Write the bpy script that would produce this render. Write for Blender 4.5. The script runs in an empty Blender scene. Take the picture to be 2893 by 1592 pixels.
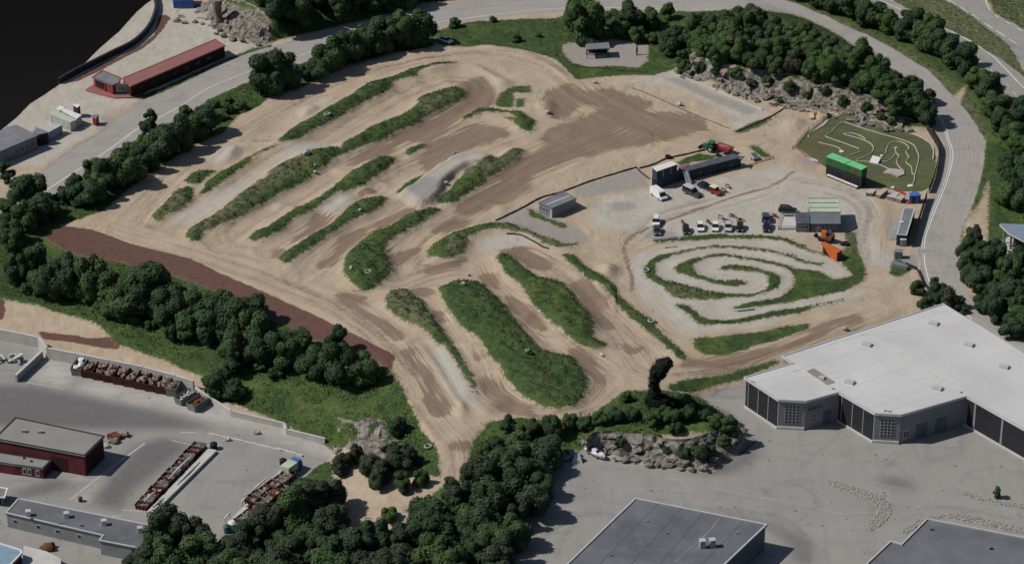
# A motocross ground above a recycling yard and a warehouse lot, seen from the air. Units: metres, x right, y away, z up.
import math, random
import numpy as np
# ---------------------------------------------------------------- terrain
X0,X1,Y0,Y1,ST=-170.0,185.0,-126.0,206.0,0.5
NX=int((X1-X0)/ST)+1; NY=int((Y1-Y0)/ST)+1
GX=X0+np.arange(NX)*ST; GY=Y0+np.arange(NY)*ST
def raster(poly,nx=NX,ny=NY,st=ST):
    p=np.array(poly,float); m=np.zeros((ny,nx),bool)
    i0=max(0,int((p[:,0].min()-X0)/st)); i1=min(nx,int((p[:,0].max()-X0)/st)+2)
    j0=max(0,int((p[:,1].min()-Y0)/st)); j1=min(ny,int((p[:,1].max()-Y0)/st)+2)
    if i1<=i0 or j1<=j0: return m
    xs=(X0+np.arange(i0,i1)*st)[None,:]; ys=(Y0+np.arange(j0,j1)*st)[:,None]
    ins=np.zeros((j1-j0,i1-i0),bool); n=len(p)
    for k in range(n):
        x1,y1=p[k]; x2,y2=p[(k+1)%n]
        if y1==y2: continue
        c=((y1>ys)!=(y2>ys))&(xs<(x2-x1)*(ys-y1)/(y2-y1)+x1); ins^=c
    m[j0:j1,i0:i1]=ins
    return m
def blur(a,r,n=1):
    a=a.astype(np.float32)
    for _ in range(n):
        for ax in (0,1):
            pad=[(0,0),(0,0)]; pad[ax]=(r+1,r)
            c=np.cumsum(np.pad(a,pad,mode='edge'),axis=ax)
            L=a.shape[ax]; k=2*r+1
            a=(c[k:k+L]-c[:L])/k if ax==0 else (c[:,k:k+L]-c[:,:L])/k
    return a
def bil(a,x,y):
    fx=min(max((x-X0)/ST,0),NX-1.001); fy=min(max((y-Y0)/ST,0),NY-1.001)
    i=int(fx); j=int(fy); u=fx-i; v=fy-j
    return float(a[j,i]*(1-u)*(1-v)+a[j,i+1]*u*(1-v)+a[j+1,i]*(1-u)*v+a[j+1,i+1]*u*v)
def hat(x,y): return bil(H,x,y)
YARD_Z,LOT_Z=-7.0,-3.0
PLATEAU=[(-151.83,18.53),(-126.83,21.75),(-117.45,24.99),(-113.10,29.35),(-94.18,20.46),(-78.52,11.12),(-66.05,1.38),(-55.91,-6.32),(-38.95,-22.05),(-30.04,-35.31),(-25.99,-46.32),(-20.97,-63.98),(-17.30,-69.96),(-11.16,-71.65),(-5.11,-63.98),(5.44,-66.38),(16.92,-63.98),(24.31,-53.49),(31.80,-45.42),(39.13,-43.60),(53.10,-38.10),(64.60,-31.57),(90.65,-13.28),(98.32,-12.29),(106.27,-16.23),(118.24,-33.45),(141.70,-65.70),(174.66,-37.17),(247.43,277.80),(-257.26,277.80),(-194.98,18.53)]
YARD=[(-144.01,-7.23),(-121.47,-16.42),(-111.80,-20.15),(-108.98,-25.41),(-101.68,-28.01),(-73.21,-40.77),(-63.69,-51.65),(-51.43,-57.46),(-50.57,-59.96),(-41.72,-63.99),(-39.45,-69.83),(-43.57,-73.98),(-46.90,-82.15),(-51.98,-91.01),(-56.17,-97.51),(-57.22,-100.07),(-61.54,-103.89),(-67.46,-114.27),(-77.06,-151.38),(-139.46,-151.38)]
LOT=[(-8.50,-143.59),(-2.26,-117.75),(1.87,-98.57),(5.67,-88.08),(7.14,-82.72),(9.15,-74.98),(11.81,-74.06),(21.17,-74.98),(22.81,-76.36),(28.74,-78.19),(34.64,-80.01),(40.50,-81.82),(42.83,-82.72),(45.62,-80.01),(50.84,-70.35),(51.65,-65.66),(50.18,-62.33),(49.49,-57.91),(41.74,-51.34),(44.82,-49.62),(47.27,-46.40),(52.62,-44.90),(64.01,-40.20),(96.03,-24.70),(105.64,-22.41),(145.35,-92.15),(131.94,-156.93)]
WAREHOUSE=[(51.87,-53.92),(63.25,-47.45),(61.16,-44.17),(101.09,-19.31),(110.99,-34.42),(126.60,-59.56),(117.50,-84.89),(100.55,-62.46),(85.23,-70.56),(79.41,-69.86),(72.49,-60.77),(64.95,-64.62),(58.81,-64.00)]
KNOLL=[(17.68,-68.22),(24.11,-58.70),(36.66,-56.06),(41.89,-57.82),(47.48,-67.36),(48.97,-71.28),(39.31,-72.63),(27.18,-71.28),(19.30,-72.97)]
HILL=[(50.09,126.63),(56.21,118.12),(66.93,114.60),(77.55,110.84),(87.84,104.73),(96.72,96.89),(103.77,93.02),(102.29,108.18),(95.30,124.42),(85.79,141.26),(76.60,152.83),(65.57,158.13),(55.99,151.37),(50.73,138.41)]
HILL_FREE=[(45.81,127.01),(54.14,117.50),(61.48,112.15),(72.83,103.73),(82.15,99.06),(92.27,92.65),(101.23,86.84),(110.27,86.84),(113.22,106.08),(108.60,122.09),(97.50,142.92),(82.54,166.21),(69.51,178.61),(55.23,175.25),(47.39,158.81)]
CUT=[(-81.67,165.60),(-69.97,150.02),(-65.33,149.21),(-72.79,155.70),(-67.00,163.11),(-48.10,167.27),(-55.66,187.78),(-85.07,187.78)]
CUT_FREE=[(-88.91,171.74),(-85.67,153.72),(-77.04,144.96),(-69.97,142.60),(-67.58,144.17),(-69.20,146.54),(-60.10,151.71),(-47.84,158.97),(-32.33,170.91),(-19.63,180.16),(-30.07,202.75),(-99.96,202.75),(-90.16,185.28)]
def solve():
    st=1.0; nx=int((X1-X0)/st)+1; ny=int((Y1-Y0)/st)+1
    R=lambda p: raster(p,nx,ny,st)
    z=np.zeros((ny,nx),np.float32); fx=R(PLATEAU)
    fr=R(HILL_FREE)|R(CUT_FREE); fx&=~fr
    for p,v in ((YARD,YARD_Z),(LOT,LOT_Z),(WAREHOUSE,LOT_Z),(HILL,5.0),(CUT,6.0),(KNOLL,1.5)):
        m=R(p); z[m]=v; fx|=m
    w=fx.astype(np.float32); zz=z*w; a=blur(zz,12,2)/np.maximum(blur(w,12,2),1e-3)
    a=np.where(fx,z,a)
    for it in range(500):
        q=np.pad(a,1,mode='edge'); b=(q[:-2,1:-1]+q[2:,1:-1]+q[1:-1,:-2]+q[1:-1,2:])*.25
        a=np.where(fx,z,b)
    a=np.clip(a,-9,8)
    k=np.arange(NX)*ST; i=np.minimum(k.astype(int),nx-2); u=(k-i).astype(np.float32)
    a=a[:,i]*(1-u)+a[:,i+1]*u
    k=np.arange(NY)*ST; i=np.minimum(k.astype(int),ny-2); u=(k-i).astype(np.float32)[:,None]
    return blur(a[i]*(1-u)+a[i+1]*u,1,1)
H=solve()
# ---------------------------------------------------------------- what covers the ground, as plan outlines
def M(polys,r=1,n=1):
    m=np.zeros((NY,NX),bool)
    for p in polys: m|=raster(p)
    return blur(m,r,n) if r else m
def near(lines):
    """distance and station along the nearest of several plan polylines"""
    D=np.full((NY,NX),1e9,np.float32); S=np.zeros((NY,NX),np.float32); L=np.zeros((NY,NX),np.float32)
    s0=0.0
    for ln in lines:
        s0+=37.0
        for (x1,y1),(x2,y2) in zip(ln[:-1],ln[1:]):
            l=math.hypot(x2-x1,y2-y1)
            if l<1e-6: continue
            i0=max(0,int((min(x1,x2)-14-X0)/ST)); i1=min(NX,int((max(x1,x2)+14-X0)/ST)+1)
            j0=max(0,int((min(y1,y2)-14-Y0)/ST)); j1=min(NY,int((max(y1,y2)+14-Y0)/ST)+1)
            if i1<=i0 or j1<=j0: continue
            gx=GX[i0:i1][None,:]-x1; gy=GY[j0:j1][:,None]-y1
            ux,uy=(x2-x1)/l,(y2-y1)/l
            t=np.clip(gx*ux+gy*uy,0,l); lat=gx*uy-gy*ux
            d=np.hypot(gx-t*ux,gy-t*uy); sub=D[j0:j1,i0:i1]; k=d<sub
            sub[k]=d[k]; S[j0:j1,i0:i1][k]=(t+s0)[k]; L[j0:j1,i0:i1][k]=np.where(lat<0,-d,d)[k]
            s0+=l
    return D,S,L
def spline(p,step=1.0):
    out=[]
    for i in range(len(p)-1):
        p0=p[max(i-1,0)];p1=p[i];p2=p[i+1];p3=p[min(i+2,len(p)-1)]
        n=max(1,int(math.hypot(p2[0]-p1[0],p2[1]-p1[1])/step))
        for k in range(n):
            t=k/n
            out.append(tuple(.5*(2*p1[a]+(p2[a]-p0[a])*t+(2*p0[a]-5*p1[a]+4*p2[a]-p3[a])*t*t+(3*p1[a]-p0[a]-3*p2[a]+p3[a])*t**3) for a in (0,1)))
    out.append(tuple(p[-1])); return out
def band(line,w): return near([spline(line)])[0]<w/2
RIDGES=[
[(-61.31,79.09),(-58.31,86.51),(-54.49,91.40),(-50.98,97.04),(-47.37,102.05),(-44.03,107.10),(-42.13,111.48),(-39.27,115.17),(-35.44,118.14),(-30.69,121.87),(-27.72,124.89),(-23.20,127.92),(-19.23,129.44),(-15.54,130.20),(-15.51,128.30),(-21.61,125.64),(-25.82,122.62),(-26.34,119.63),(-30.56,118.14),(-33.22,115.91),(-33.61,110.02),(-38.22,104.93),(-41.89,99.90),(-45.74,93.51),(-50.16,87.90),(-53.98,83.06),(-56.07,79.09),(-57.48,78.40),(-61.17,77.04),(-64.33,72.65),(-67.57,69.64),(-68.98,65.65),(-65.09,69.64),(-68.99,64.33),(-72.67,57.14),(-75.00,51.35),(-77.97,46.90),(-80.03,45.00),(-78.22,52.63),(-75.63,58.44),(-73.35,61.70),(-70.58,66.32),(-67.26,71.65),(-60.63,78.40),(-70.06,79.09),(-67.73,79.09)],
[(-84.50,53.27),(-82.46,58.44),(-79.19,60.07),(-76.03,59.74),(-78.29,56.50),(-79.79,51.35),(-81.99,50.71)],
[(-90.78,33.21),(-87.97,40.62),(-85.89,47.53),(-83.40,50.71),(-81.52,48.80),(-81.47,42.49),(-83.42,36.90),(-87.32,34.43),(-88.48,31.07)],
[(-42.08,79.09),(-37.17,87.21),(-32.35,92.10),(-27.48,97.04),(-25.24,102.05),(-26.18,103.48),(-24.18,107.10),(-21.22,109.29),(-16.74,111.48),(-14.33,111.85),(-12.78,109.29),(-13.03,105.65),(-15.67,102.05),(-19.46,97.76),(-23.77,92.10),(-25.72,87.90),(-29.46,85.13),(-33.63,79.09),(-38.98,75.01),(-42.87,71.65),(-45.28,67.97),(-44.90,71.65),(-44.60,77.04)],
[(-67.42,46.27),(-65.11,52.63),(-62.76,59.09),(-58.65,65.65),(-54.80,68.31),(-53.77,70.31),(-49.31,72.99),(-45.60,74.00),(-45.34,68.97),(-48.70,62.36),(-51.53,57.14),(-54.57,51.35),(-59.05,46.90),(-62.79,40.62),(-66.62,36.28),(-66.58,34.43),(-70.47,31.37),(-74.27,27.73),(-76.73,24.72),(-77.64,19.95),(-79.33,20.55),(-80.93,22.93),(-80.95,25.92),(-77.36,31.37),(-73.60,35.66),(-71.31,41.24),(-68.94,46.27),(-65.32,53.91),(-61.45,59.09)],
[(-65.18,21.74),(-64.05,24.72),(-61.18,26.53),(-59.02,30.76),(-55.53,36.28),(-51.92,40.62),(-49.36,44.37),(-46.77,48.16),(-45.22,50.71),(-43.23,55.85),(-41.14,59.74),(-38.98,62.36),(-36.03,66.98),(-33.22,68.64),(-31.18,67.97),(-30.26,66.32),(-31.31,63.67),(-32.91,60.40),(-35.57,55.85),(-36.87,53.27),(-39.55,50.07),(-42.27,48.16),(-44.45,46.90),(-46.49,43.12),(-48.75,38.75),(-51.58,35.05),(-55.20,31.37),(-56.80,26.53),(-59.05,23.53),(-62.64,20.55),(-64.24,20.25)],
[(-57.35,11.16),(-55.66,14.07),(-52.93,17.59),(-50.24,22.33),(-46.70,27.13),(-43.39,31.98),(-41.71,36.90),(-39.66,40.62),(-37.80,42.49),(-35.06,43.75),(-32.06,45.63),(-32.47,41.87),(-33.97,37.51),(-36.61,34.43),(-39.78,31.37),(-42.34,27.73),(-45.37,22.93),(-47.58,18.77),(-51.31,13.49),(-53.77,10.00),(-54.46,8.27),(-56.15,9.42)],
[(-40.92,5.40),(-40.89,10.00),(-39.75,14.07),(-37.78,18.18),(-35.80,22.33),(-33.99,24.72),(-31.87,26.53),(-28.69,29.55),(-27.67,31.98),(-26.37,34.43),(-22.57,36.90),(-19.84,38.75),(-17.85,36.90),(-19.72,33.82),(-22.13,30.76),(-25.03,26.53),(-28.46,22.93),(-30.26,19.95),(-31.21,16.41),(-31.34,12.90),(-29.85,8.85),(-28.88,4.26),(-29.84,1.42),(-32.29,-3.53),(-33.54,-5.20),(-35.60,-6.04),(-36.98,-4.65),(-38.70,-1.85),(-40.22,1.99)],
[(-19.09,42.49),(-17.21,46.27),(-15.31,49.44),(-14.80,52.63),(-12.87,55.85),(-10.07,59.09),(-7.78,57.14),(-6.04,53.27),(-8.56,50.07),(-11.32,46.27),(-14.05,41.87),(-16.82,40.62),(-18.49,40.62)],
[(-29.86,46.90),(-27.24,52.63),(-23.95,56.50),(-20.10,61.70),(-16.23,68.31),(-13.98,71.65),(-12.51,70.31),(-14.47,66.32),(-17.28,63.67),(-20.59,58.44),(-23.86,53.27),(-27.07,47.53)],
[(-21.06,11.16),(-20.63,15.24),(-19.08,18.18),(-16.45,22.33),(-12.42,25.92),(-8.89,28.34),(-4.23,30.16),(-0.10,29.55),(4.73,27.73),(0.01,28.34),(4.11,25.92),(7.37,22.93),(10.33,19.95),(12.75,18.18),(15.48,19.36),(18.81,22.33),(14.91,17.59),(11.10,16.71),(8.14,18.18),(6.80,20.55),(4.10,24.12),(0.01,25.92),(-4.21,26.83),(-8.30,24.72),(-11.54,21.74),(-10.95,18.77),(-11.96,13.49),(-14.60,10.58),(-17.29,10.58),(-19.48,12.32)],
[(-3.76,11.16),(-2.69,14.07),(-1.34,13.49),(0.54,9.42),(3.47,3.69),(6.64,0.29),(9.80,-0.73),(11.13,-0.73),(12.43,-2.41),(14.45,-7.42),(15.91,-12.92),(18.16,-17.26),(19.32,-22.62),(18.70,-26.86),(19.13,-30.00),(21.91,-31.04),(21.61,-32.60),(18.52,-34.16),(16.51,-33.12),(15.02,-31.57),(13.54,-28.96),(10.55,-23.68),(7.01,-17.26),(4.96,-12.92),(3.16,-6.32),(1.07,-0.73),(-1.32,2.55)],
[(-18.56,-3.81),(-15.86,-6.87),(-13.17,-10.73),(-10.22,-16.18),(-7.46,-19.95),(-8.61,-21.02),(-10.70,-18.88),(-13.66,-12.65),(-16.08,-9.08)],
[(-17.24,-4.09),(-13.34,-0.73),(-7.23,-2.41),(-5.36,-6.32),(-1.92,-12.92),(0.68,-18.88),(2.47,-25.27),(-3.91,-10.73),(-1.81,-14.55),(0.52,-18.88),(2.57,-25.27),(4.34,-30.00),(5.59,-33.12),(7.59,-36.22),(10.36,-37.24),(13.65,-37.24),(14.58,-41.32),(16.01,-44.85),(16.93,-48.35),(16.58,-52.80),(15.50,-57.19),(13.48,-60.09),(10.03,-61.30),(6.13,-60.09),(3.20,-57.19),(1.24,-53.78),(-0.24,-49.84),(-1.74,-46.35),(0.65,-52.80),(-1.34,-48.35),(-2.85,-42.33),(-5.15,-37.24),(-6.97,-31.04),(-8.80,-27.38),(-11.67,-23.68),(-13.27,-19.95),(-15.20,-14.01),(-16.88,-8.53)],
[(-16.80,-24.22),(-14.91,-28.96),(-12.78,-34.16),(-10.12,-43.34),(-8.04,-50.33),(-7.25,-54.76),(-8.50,-52.80),(-11.10,-44.85),(-13.73,-37.24),(-15.63,-31.04)],
[(-30.18,-10.18),(-29.04,-5.76),(-26.44,-4.93),(-24.25,-7.42),(-20.98,-11.83),(-19.55,-16.72),(-17.63,-21.56),(-15.98,-26.33),(-15.37,-31.04),(-16.88,-32.08),(-19.30,-26.86),(-21.69,-23.68),(-24.59,-21.56),(-27.54,-18.34),(-29.50,-14.55)],
[(12.14,13.49),(13.49,14.07),(15.86,11.16),(16.34,8.27),(18.94,4.83),(21.25,1.42),(23.31,-0.73),(24.98,-6.59),(27.21,-10.46),(29.62,-15.64),(32.31,-19.68),(34.41,-24.74),(36.28,-28.69),(38.35,-33.12),(40.27,-37.75),(40.31,-39.29),(38.08,-38.52),(36.73,-35.19),(35.13,-31.56),(33.25,-27.91),(31.11,-23.95),(28.68,-20.22),(26.03,-14.28),(23.86,-8.81),(22.13,-4.93),(20.40,-0.73),(18.81,-0.73),(16.26,4.26),(13.67,8.85)],
[(32.17,5.01),(32.53,8.11),(33.85,10.71),(35.90,13.32),(39.10,14.37),(41.56,15.01),(41.54,14.64),(39.02,12.80),(36.99,10.71),(34.99,9.15),(34.51,6.56),(34.72,2.96),(36.52,0.41),(39.30,-1.11),(41.63,-2.12),(43.93,-3.63),(47.37,-5.64),(50.86,-6.64),(54.39,-6.89),(57.48,-6.64),(59.92,-5.64),(61.58,-2.62),(62.09,0.92),(61.77,2.96),(59.97,4.50),(57.37,5.01),(54.04,5.53),(51.16,5.53),(50.27,6.56),(51.07,7.85),(54.22,8.11),(57.30,7.33),(60.09,6.04),(62.61,4.50),(64.36,2.45),(64.87,-0.09),(63.91,-3.13),(61.85,-5.14),(59.81,-7.14),(56.66,-8.13),(53.12,-8.13),(49.52,-9.13),(45.95,-9.62),(41.73,-9.13),(38.95,-8.13),(37.63,-6.14),(36.35,-3.13),(34.56,-0.60),(32.98,1.43),(32.10,3.47)],
[(39.47,7.07),(40.75,8.63),(43.30,11.23),(46.02,12.27),(48.49,13.06),(46.70,11.49),(44.67,9.67),(43.77,6.56),(44.35,3.99),(46.63,1.94),(48.92,0.41),(51.28,-0.09),(53.68,0.16),(55.81,-0.09),(56.69,-1.11),(55.91,-2.12),(53.48,-2.88),(50.67,-2.12),(47.67,-0.60),(44.90,0.92),(42.38,2.96),(40.06,4.50)],
[(52.02,-14.05),(52.82,-12.58),(56.45,-11.10),(60.09,-9.62),(62.48,-9.13),(64.72,-10.61),(62.29,-11.60),(57.48,-13.07),(53.87,-14.30)],
[(38.52,-12.09),(39.96,-11.60),(41.58,-12.09),(42.82,-15.03),(44.30,-17.95),(46.53,-19.65),(50.00,-19.89),(53.55,-18.92),(57.19,-16.98),(62.01,-15.03),(66.82,-13.56),(72.86,-11.60),(77.76,-9.62),(81.37,-8.88),(77.69,-10.36),(71.55,-13.07),(67.78,-16.01),(64.19,-16.98),(59.41,-18.44),(54.62,-20.37),(51.03,-21.81),(47.09,-21.81),(44.28,-22.29),(42.61,-18.92),(40.48,-15.03)],
[(33.56,21.27),(36.73,21.00),(42.98,23.42),(47.93,24.23),(52.41,25.04),(54.06,23.96),(60.25,24.50),(65.08,23.42),(67.93,22.34),(70.64,19.67),(73.29,16.48),(76.50,14.37),(79.93,12.27),(76.42,13.58),(72.51,15.95),(69.58,18.60),(66.87,21.27),(62.54,22.34),(52.73,22.34),(45.31,21.27),(40.39,20.74),(35.47,20.20)],
[(-14.89,91.40),(-11.10,95.63),(-8.46,98.82),(-4.58,98.11),(-0.71,96.33),(2.27,97.04),(2.97,94.21),(5.91,90.70),(5.28,83.75),(2.65,85.13),(0.01,90.00),(-4.44,94.92),(2.25,90.00),(-0.70,94.92),(-4.27,95.98),(-8.43,95.98),(-11.07,93.15)],
[(-28.12,70.98),(-27.60,72.99),(-24.51,76.37),(-22.21,77.04),(-23.30,74.34),(-25.27,72.32),(-26.90,68.97)],
]
ridge=M(RIDGES,0)
for ln,w in (([(41.07,14.90),(44.06,16.22),(47.03,17.12),(50.01,17.97),(52.44,17.81),(56.07,17.44),(59.67,16.75),(63.23,15.53),(66.74,13.85),(69.45,11.49),(71.95,9.67),(74.29,8.89),(75.75,8.99)],1.1),
             ([(48.25,13.06),(50.70,13.48),(53.35,13.22),(55.71,12.27),(59.27,11.23),(62.77,9.67),(66.22,7.59),(67.54,6.04)],1.3)):
    ridge|=band(ln,w)
GRASS=[
[(-13.47,57.79),(-10.10,61.70),(-4.41,65.65),(-0.11,72.32),(3.36,72.32),(1.04,66.32),(-2.96,59.74),(-6.06,55.20),(-9.20,57.14)],
[(-22.64,152.97),(-12.44,160.28),(-0.92,161.76),(12.94,163.24),(24.77,173.73),(53.98,173.71),(71.72,176.65),(82.27,163.41),(92.83,152.97),(102.38,135.85),(111.59,119.38),(115.53,111.36),(112.02,88.10),(105.51,87.29),(101.62,91.54),(87.84,104.69),(66.97,115.10),(52.12,122.19),(48.05,128.37),(38.93,122.09),(30.08,122.09),(23.41,120.74),(17.86,119.38),(12.54,133.09),(4.73,138.68),(-6.56,142.92),(-15.59,141.50),(-21.30,144.35)],
[(-22.78,158.81),(-32.88,151.52),(-43.89,142.92),(-54.62,133.08),(-61.06,128.93),(-66.33,124.82),(-79.45,110.03),(-88.24,99.58),(-94.69,89.36),(-103.58,74.47),(-112.17,60.07),(-120.48,46.14),(-128.87,34.87),(-131.91,16.16),(-117.22,23.30),(-113.19,30.01),(-103.27,38.22),(-97.82,51.88),(-91.93,63.62),(-82.96,78.14),(-77.19,84.34),(-73.90,95.72),(-68.96,101.39),(-66.26,108.71),(-57.88,114.02),(-47.62,127.56),(-34.63,137.28),(-22.38,142.07)],
[(-134.33,31.55),(-123.08,22.99),(-117.34,24.18),(-108.43,16.19),(-96.18,11.94),(-80.73,3.59),(-69.43,-4.45),(-55.14,-17.77),(-45.20,-27.34),(-32.69,-37.87),(-27.48,-42.52),(-24.98,-49.72),(-19.98,-68.17),(-16.32,-75.26),(-15.27,-84.80),(-19.61,-82.82),(-25.06,-74.65),(-30.61,-66.94),(-38.58,-67.52),(-41.40,-64.68),(-52.70,-54.87),(-62.24,-47.92),(-67.57,-44.06),(-70.34,-38.48),(-71.52,-35.39),(-81.00,-28.24),(-92.50,-21.31),(-99.29,-11.61),(-113.61,-4.13),(-129.83,1.84)],
[(-79.31,-111.79),(-70.73,-98.42),(-57.14,-89.01),(-47.84,-74.39),(-40.26,-69.47),(-37.05,-96.03),(-32.55,-101.50),(-24.31,-96.72),(-17.67,-91.71),(-10.13,-83.75),(-8.53,-73.01),(-5.10,-65.57),(1.06,-63.98),(8.97,-65.56),(16.93,-63.31),(25.22,-52.84),(36.85,-52.90),(41.37,-52.83),(50.15,-68.37),(49.03,-71.87),(35.84,-72.66),(18.46,-72.58),(9.73,-75.95),(6.58,-87.36),(1.00,-103.07),(-3.05,-129.68),(-77.92,-123.79)],
[(42.20,-27.91),(44.79,-27.38),(47.34,-27.38),(55.17,-25.27),(62.43,-23.15),(58.67,-23.68),(68.16,-21.02),(70.27,-20.49),(68.95,-23.68),(60.82,-28.96),(52.90,-32.60),(55.95,-32.08),(49.36,-35.70),(44.30,-35.70),(41.97,-32.08)],
[(35.03,-49.84),(38.69,-46.48),(43.83,-44.18),(47.69,-42.77),(56.79,-38.49),(61.43,-35.99),(61.34,-37.29),(52.72,-43.10),(46.28,-45.70),(39.72,-50.91),(35.91,-52.10)],
[(66.27,8.11),(68.06,6.56),(74.46,5.53),(77.61,0.92),(82.12,2.96),(85.43,7.07),(85.47,2.96),(83.37,-1.11),(79.44,-4.64),(72.01,-8.13),(64.72,-10.61),(62.48,-9.13),(65.05,-6.64),(67.80,-2.12),(68.39,1.94)],
[(82.54,26.12),(85.55,26.66),(84.92,15.95),(86.03,8.11),(85.14,-0.09),(81.72,6.04),(79.88,11.75),(75.33,14.90),(80.04,13.32),(82.51,18.60)],
[(111.87,176.77),(127.75,176.77),(133.78,164.29),(138.40,152.11),(141.50,143.38),(143.00,125.64),(153.28,92.10),(142.06,119.63),(138.39,130.97),(128.60,149.72),(120.68,161.83),(115.23,169.66)],[(140.31,178.46),(151.75,181.86),(166.83,152.11),(162.96,130.20),(147.49,154.52),(140.86,166.76)],
[(127.03,119.38),(119.09,93.16),(117.19,63.62),(111.61,45.00),(105.83,31.55),(102.64,14.28),(101.92,-6.32),(110.89,-23.42),(124.44,63.62),(119.71,45.00),(113.80,31.55),(109.96,14.28),(108.18,-2.28),(112.19,-14.26),(119.41,-25.89),(143.73,-55.26),(161.50,35.98),(137.94,93.16),(137.24,114.02),(133.41,133.08),(119.49,155.88),(106.72,175.25),(101.13,189.13),(76.20,189.13),(78.51,173.73),(90.66,154.19),(100.59,140.09),(109.71,122.09),(118.31,103.47)],
[(-76.48,162.28),(-16.33,176.77),(-13.18,183.57),(-87.69,178.57),(-86.75,167.89),(-70.98,152.56),(-68.28,148.64),(-69.09,145.40),(-60.06,151.10),(-47.82,158.60),(-35.37,165.93),(-29.06,169.24)],
[(-103.50,107.83),(-95.76,114.43),(-87.66,124.89),(-80.72,133.27),(-73.60,141.03),(-67.58,144.12),(-69.85,141.03),(-79.05,131.74),(-87.38,121.87),(-95.45,111.48),(-101.40,105.29)],
[(18.25,116.65),(21.24,114.43),(24.59,115.17),(24.21,112.22),(20.56,111.48),(18.78,112.95)],
[(-4.60,102.76),(-3.13,110.02),(-0.11,114.43),(5.23,115.17),(5.20,110.02),(0.49,110.75),(0.19,101.33),(-3.10,101.33)], [(1.09,106.38),(3.20,107.10),(3.18,101.33),(1.08,101.33)],
[(59.00,85.13),(63.45,90.00),(68.15,93.51),(72.11,96.33),(66.30,88.60),(61.59,84.44)],
[(42.80,66.32),(49.13,71.65),(53.96,70.31),(52.68,68.31),(46.82,66.32),(44.38,63.67)], [(62.23,77.04),(64.75,75.69),(68.33,69.64),(65.98,68.97),(63.44,73.66)],
[(93.78,12.90),(96.54,13.49),(97.38,7.12),(93.64,2.55),(91.44,4.26)],
[(3.35,40.00),(5.56,37.51),(9.13,33.82),(14.58,29.55),(12.36,28.34),(9.11,31.98),(4.71,35.05)],
]
grass=M(GRASS,0)
DRY=[
[(123.90,116.69),(113.61,135.87),(104.10,151.52),(89.77,169.21),(87.04,164.72),(103.31,144.35),(112.59,127.56),(121.18,108.71),(123.38,85.59),(119.26,63.62),(112.01,40.47),(107.82,31.55),(112.81,31.55),(120.15,58.89),(126.57,85.59),(126.26,106.08)],
[(-14.31,57.14),(-10.11,62.36),(-4.41,66.32),(-0.11,73.66),(3.65,72.99),(1.33,65.65),(-2.95,59.09),(-6.05,54.56)],
[(-59.88,70.98),(-51.54,71.65),(-52.54,59.74),(-61.95,48.16),(-66.92,40.00),(-63.04,42.49),(-75.31,24.12),(-80.93,22.93),(-73.71,36.90),(-64.15,57.14)],
[(-90.78,33.21),(-87.97,40.62),(-85.89,47.53),(-83.40,50.71),(-81.52,48.80),(-81.47,42.49),(-83.42,36.90),(-87.32,34.43),(-88.48,31.07)],
[(-30.18,-10.18),(-29.04,-5.76),(-26.44,-4.93),(-24.25,-7.42),(-20.98,-11.83),(-19.55,-16.72),(-17.63,-21.56),(-20.64,-24.74),(-24.59,-21.56),(-27.54,-18.34)],
[(-16.45,22.33),(-11.01,22.93),(-9.63,21.74),(-10.91,15.83),(-14.63,12.32),(-17.40,15.83)], [(-4.12,29.55),(4.11,25.92),(12.75,18.18),(18.81,22.33),(14.89,16.41),(6.79,19.36),(-1.36,25.92)],
[(-126.87,68.24),(-123.54,75.21),(-121.21,79.29),(-117.48,84.09),(-112.37,90.00),(-111.42,87.21),(-114.19,81.34),(-116.83,73.86),(-118.81,68.24)],
[(-129.93,65.65),(-120.61,75.01),(-114.18,79.09),(-115.97,75.01),(-123.24,59.09),(-127.77,51.35),(-130.45,45.00),(-132.34,57.14)],
[(90.83,30.16),(93.52,34.43),(97.74,35.05),(94.68,27.73),(93.58,22.93),(95.14,19.95),(93.84,13.49),(91.48,16.41),(90.45,21.74)],
[(111.87,176.77),(127.75,176.77),(133.78,164.29),(138.40,152.11),(141.62,144.17),(143.00,125.64),(142.06,119.63),(138.51,131.74),(128.71,150.52),(120.78,162.64),(115.28,170.07)], [(140.06,176.77),(151.22,178.46),(157.35,152.11),(147.37,153.72),(140.86,166.76)],
[(83.53,175.09),(94.90,159.38),(109.88,137.91),(116.10,125.64),(123.19,99.18),(125.38,79.09),(127.12,79.09),(126.18,99.18),(118.98,124.13),(111.71,140.25),(95.23,162.64)],
[(37.83,-2.12),(41.58,-3.13),(46.21,-5.14),(45.98,-9.13),(41.29,-8.63),(38.08,-6.64)], [(82.54,26.12),(85.55,26.66),(84.92,15.95),(81.98,13.32),(80.25,15.43)],
[(31.63,-23.68),(33.90,-24.74),(35.91,-31.04),(33.09,-31.57),(34.48,-28.96),(33.55,-26.86)], [(17.93,-26.86),(21.65,-31.04),(19.13,-30.26)],
[(-58.88,-0.73),(-52.05,-7.98),(-44.32,-14.55),(-36.24,-20.49),(-32.10,-26.86),(-33.92,-26.33),(-41.55,-17.80),(-49.77,-10.71),(-56.79,-4.09)],
[(-26.34,119.63),(-23.12,124.89),(-18.54,125.64),(-24.43,116.65),(-29.81,113.69)], [(-25.82,101.33),(-15.14,106.38),(-22.33,93.51)],
[(-99.93,28.94),(-92.79,21.74),(-86.84,17.02),(-90.41,19.95),(-97.16,24.12)],
[(29.59,138.69),(34.23,137.91),(32.54,134.04),(29.49,135.59)],
]
dry=M(DRY,2,2)
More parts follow.
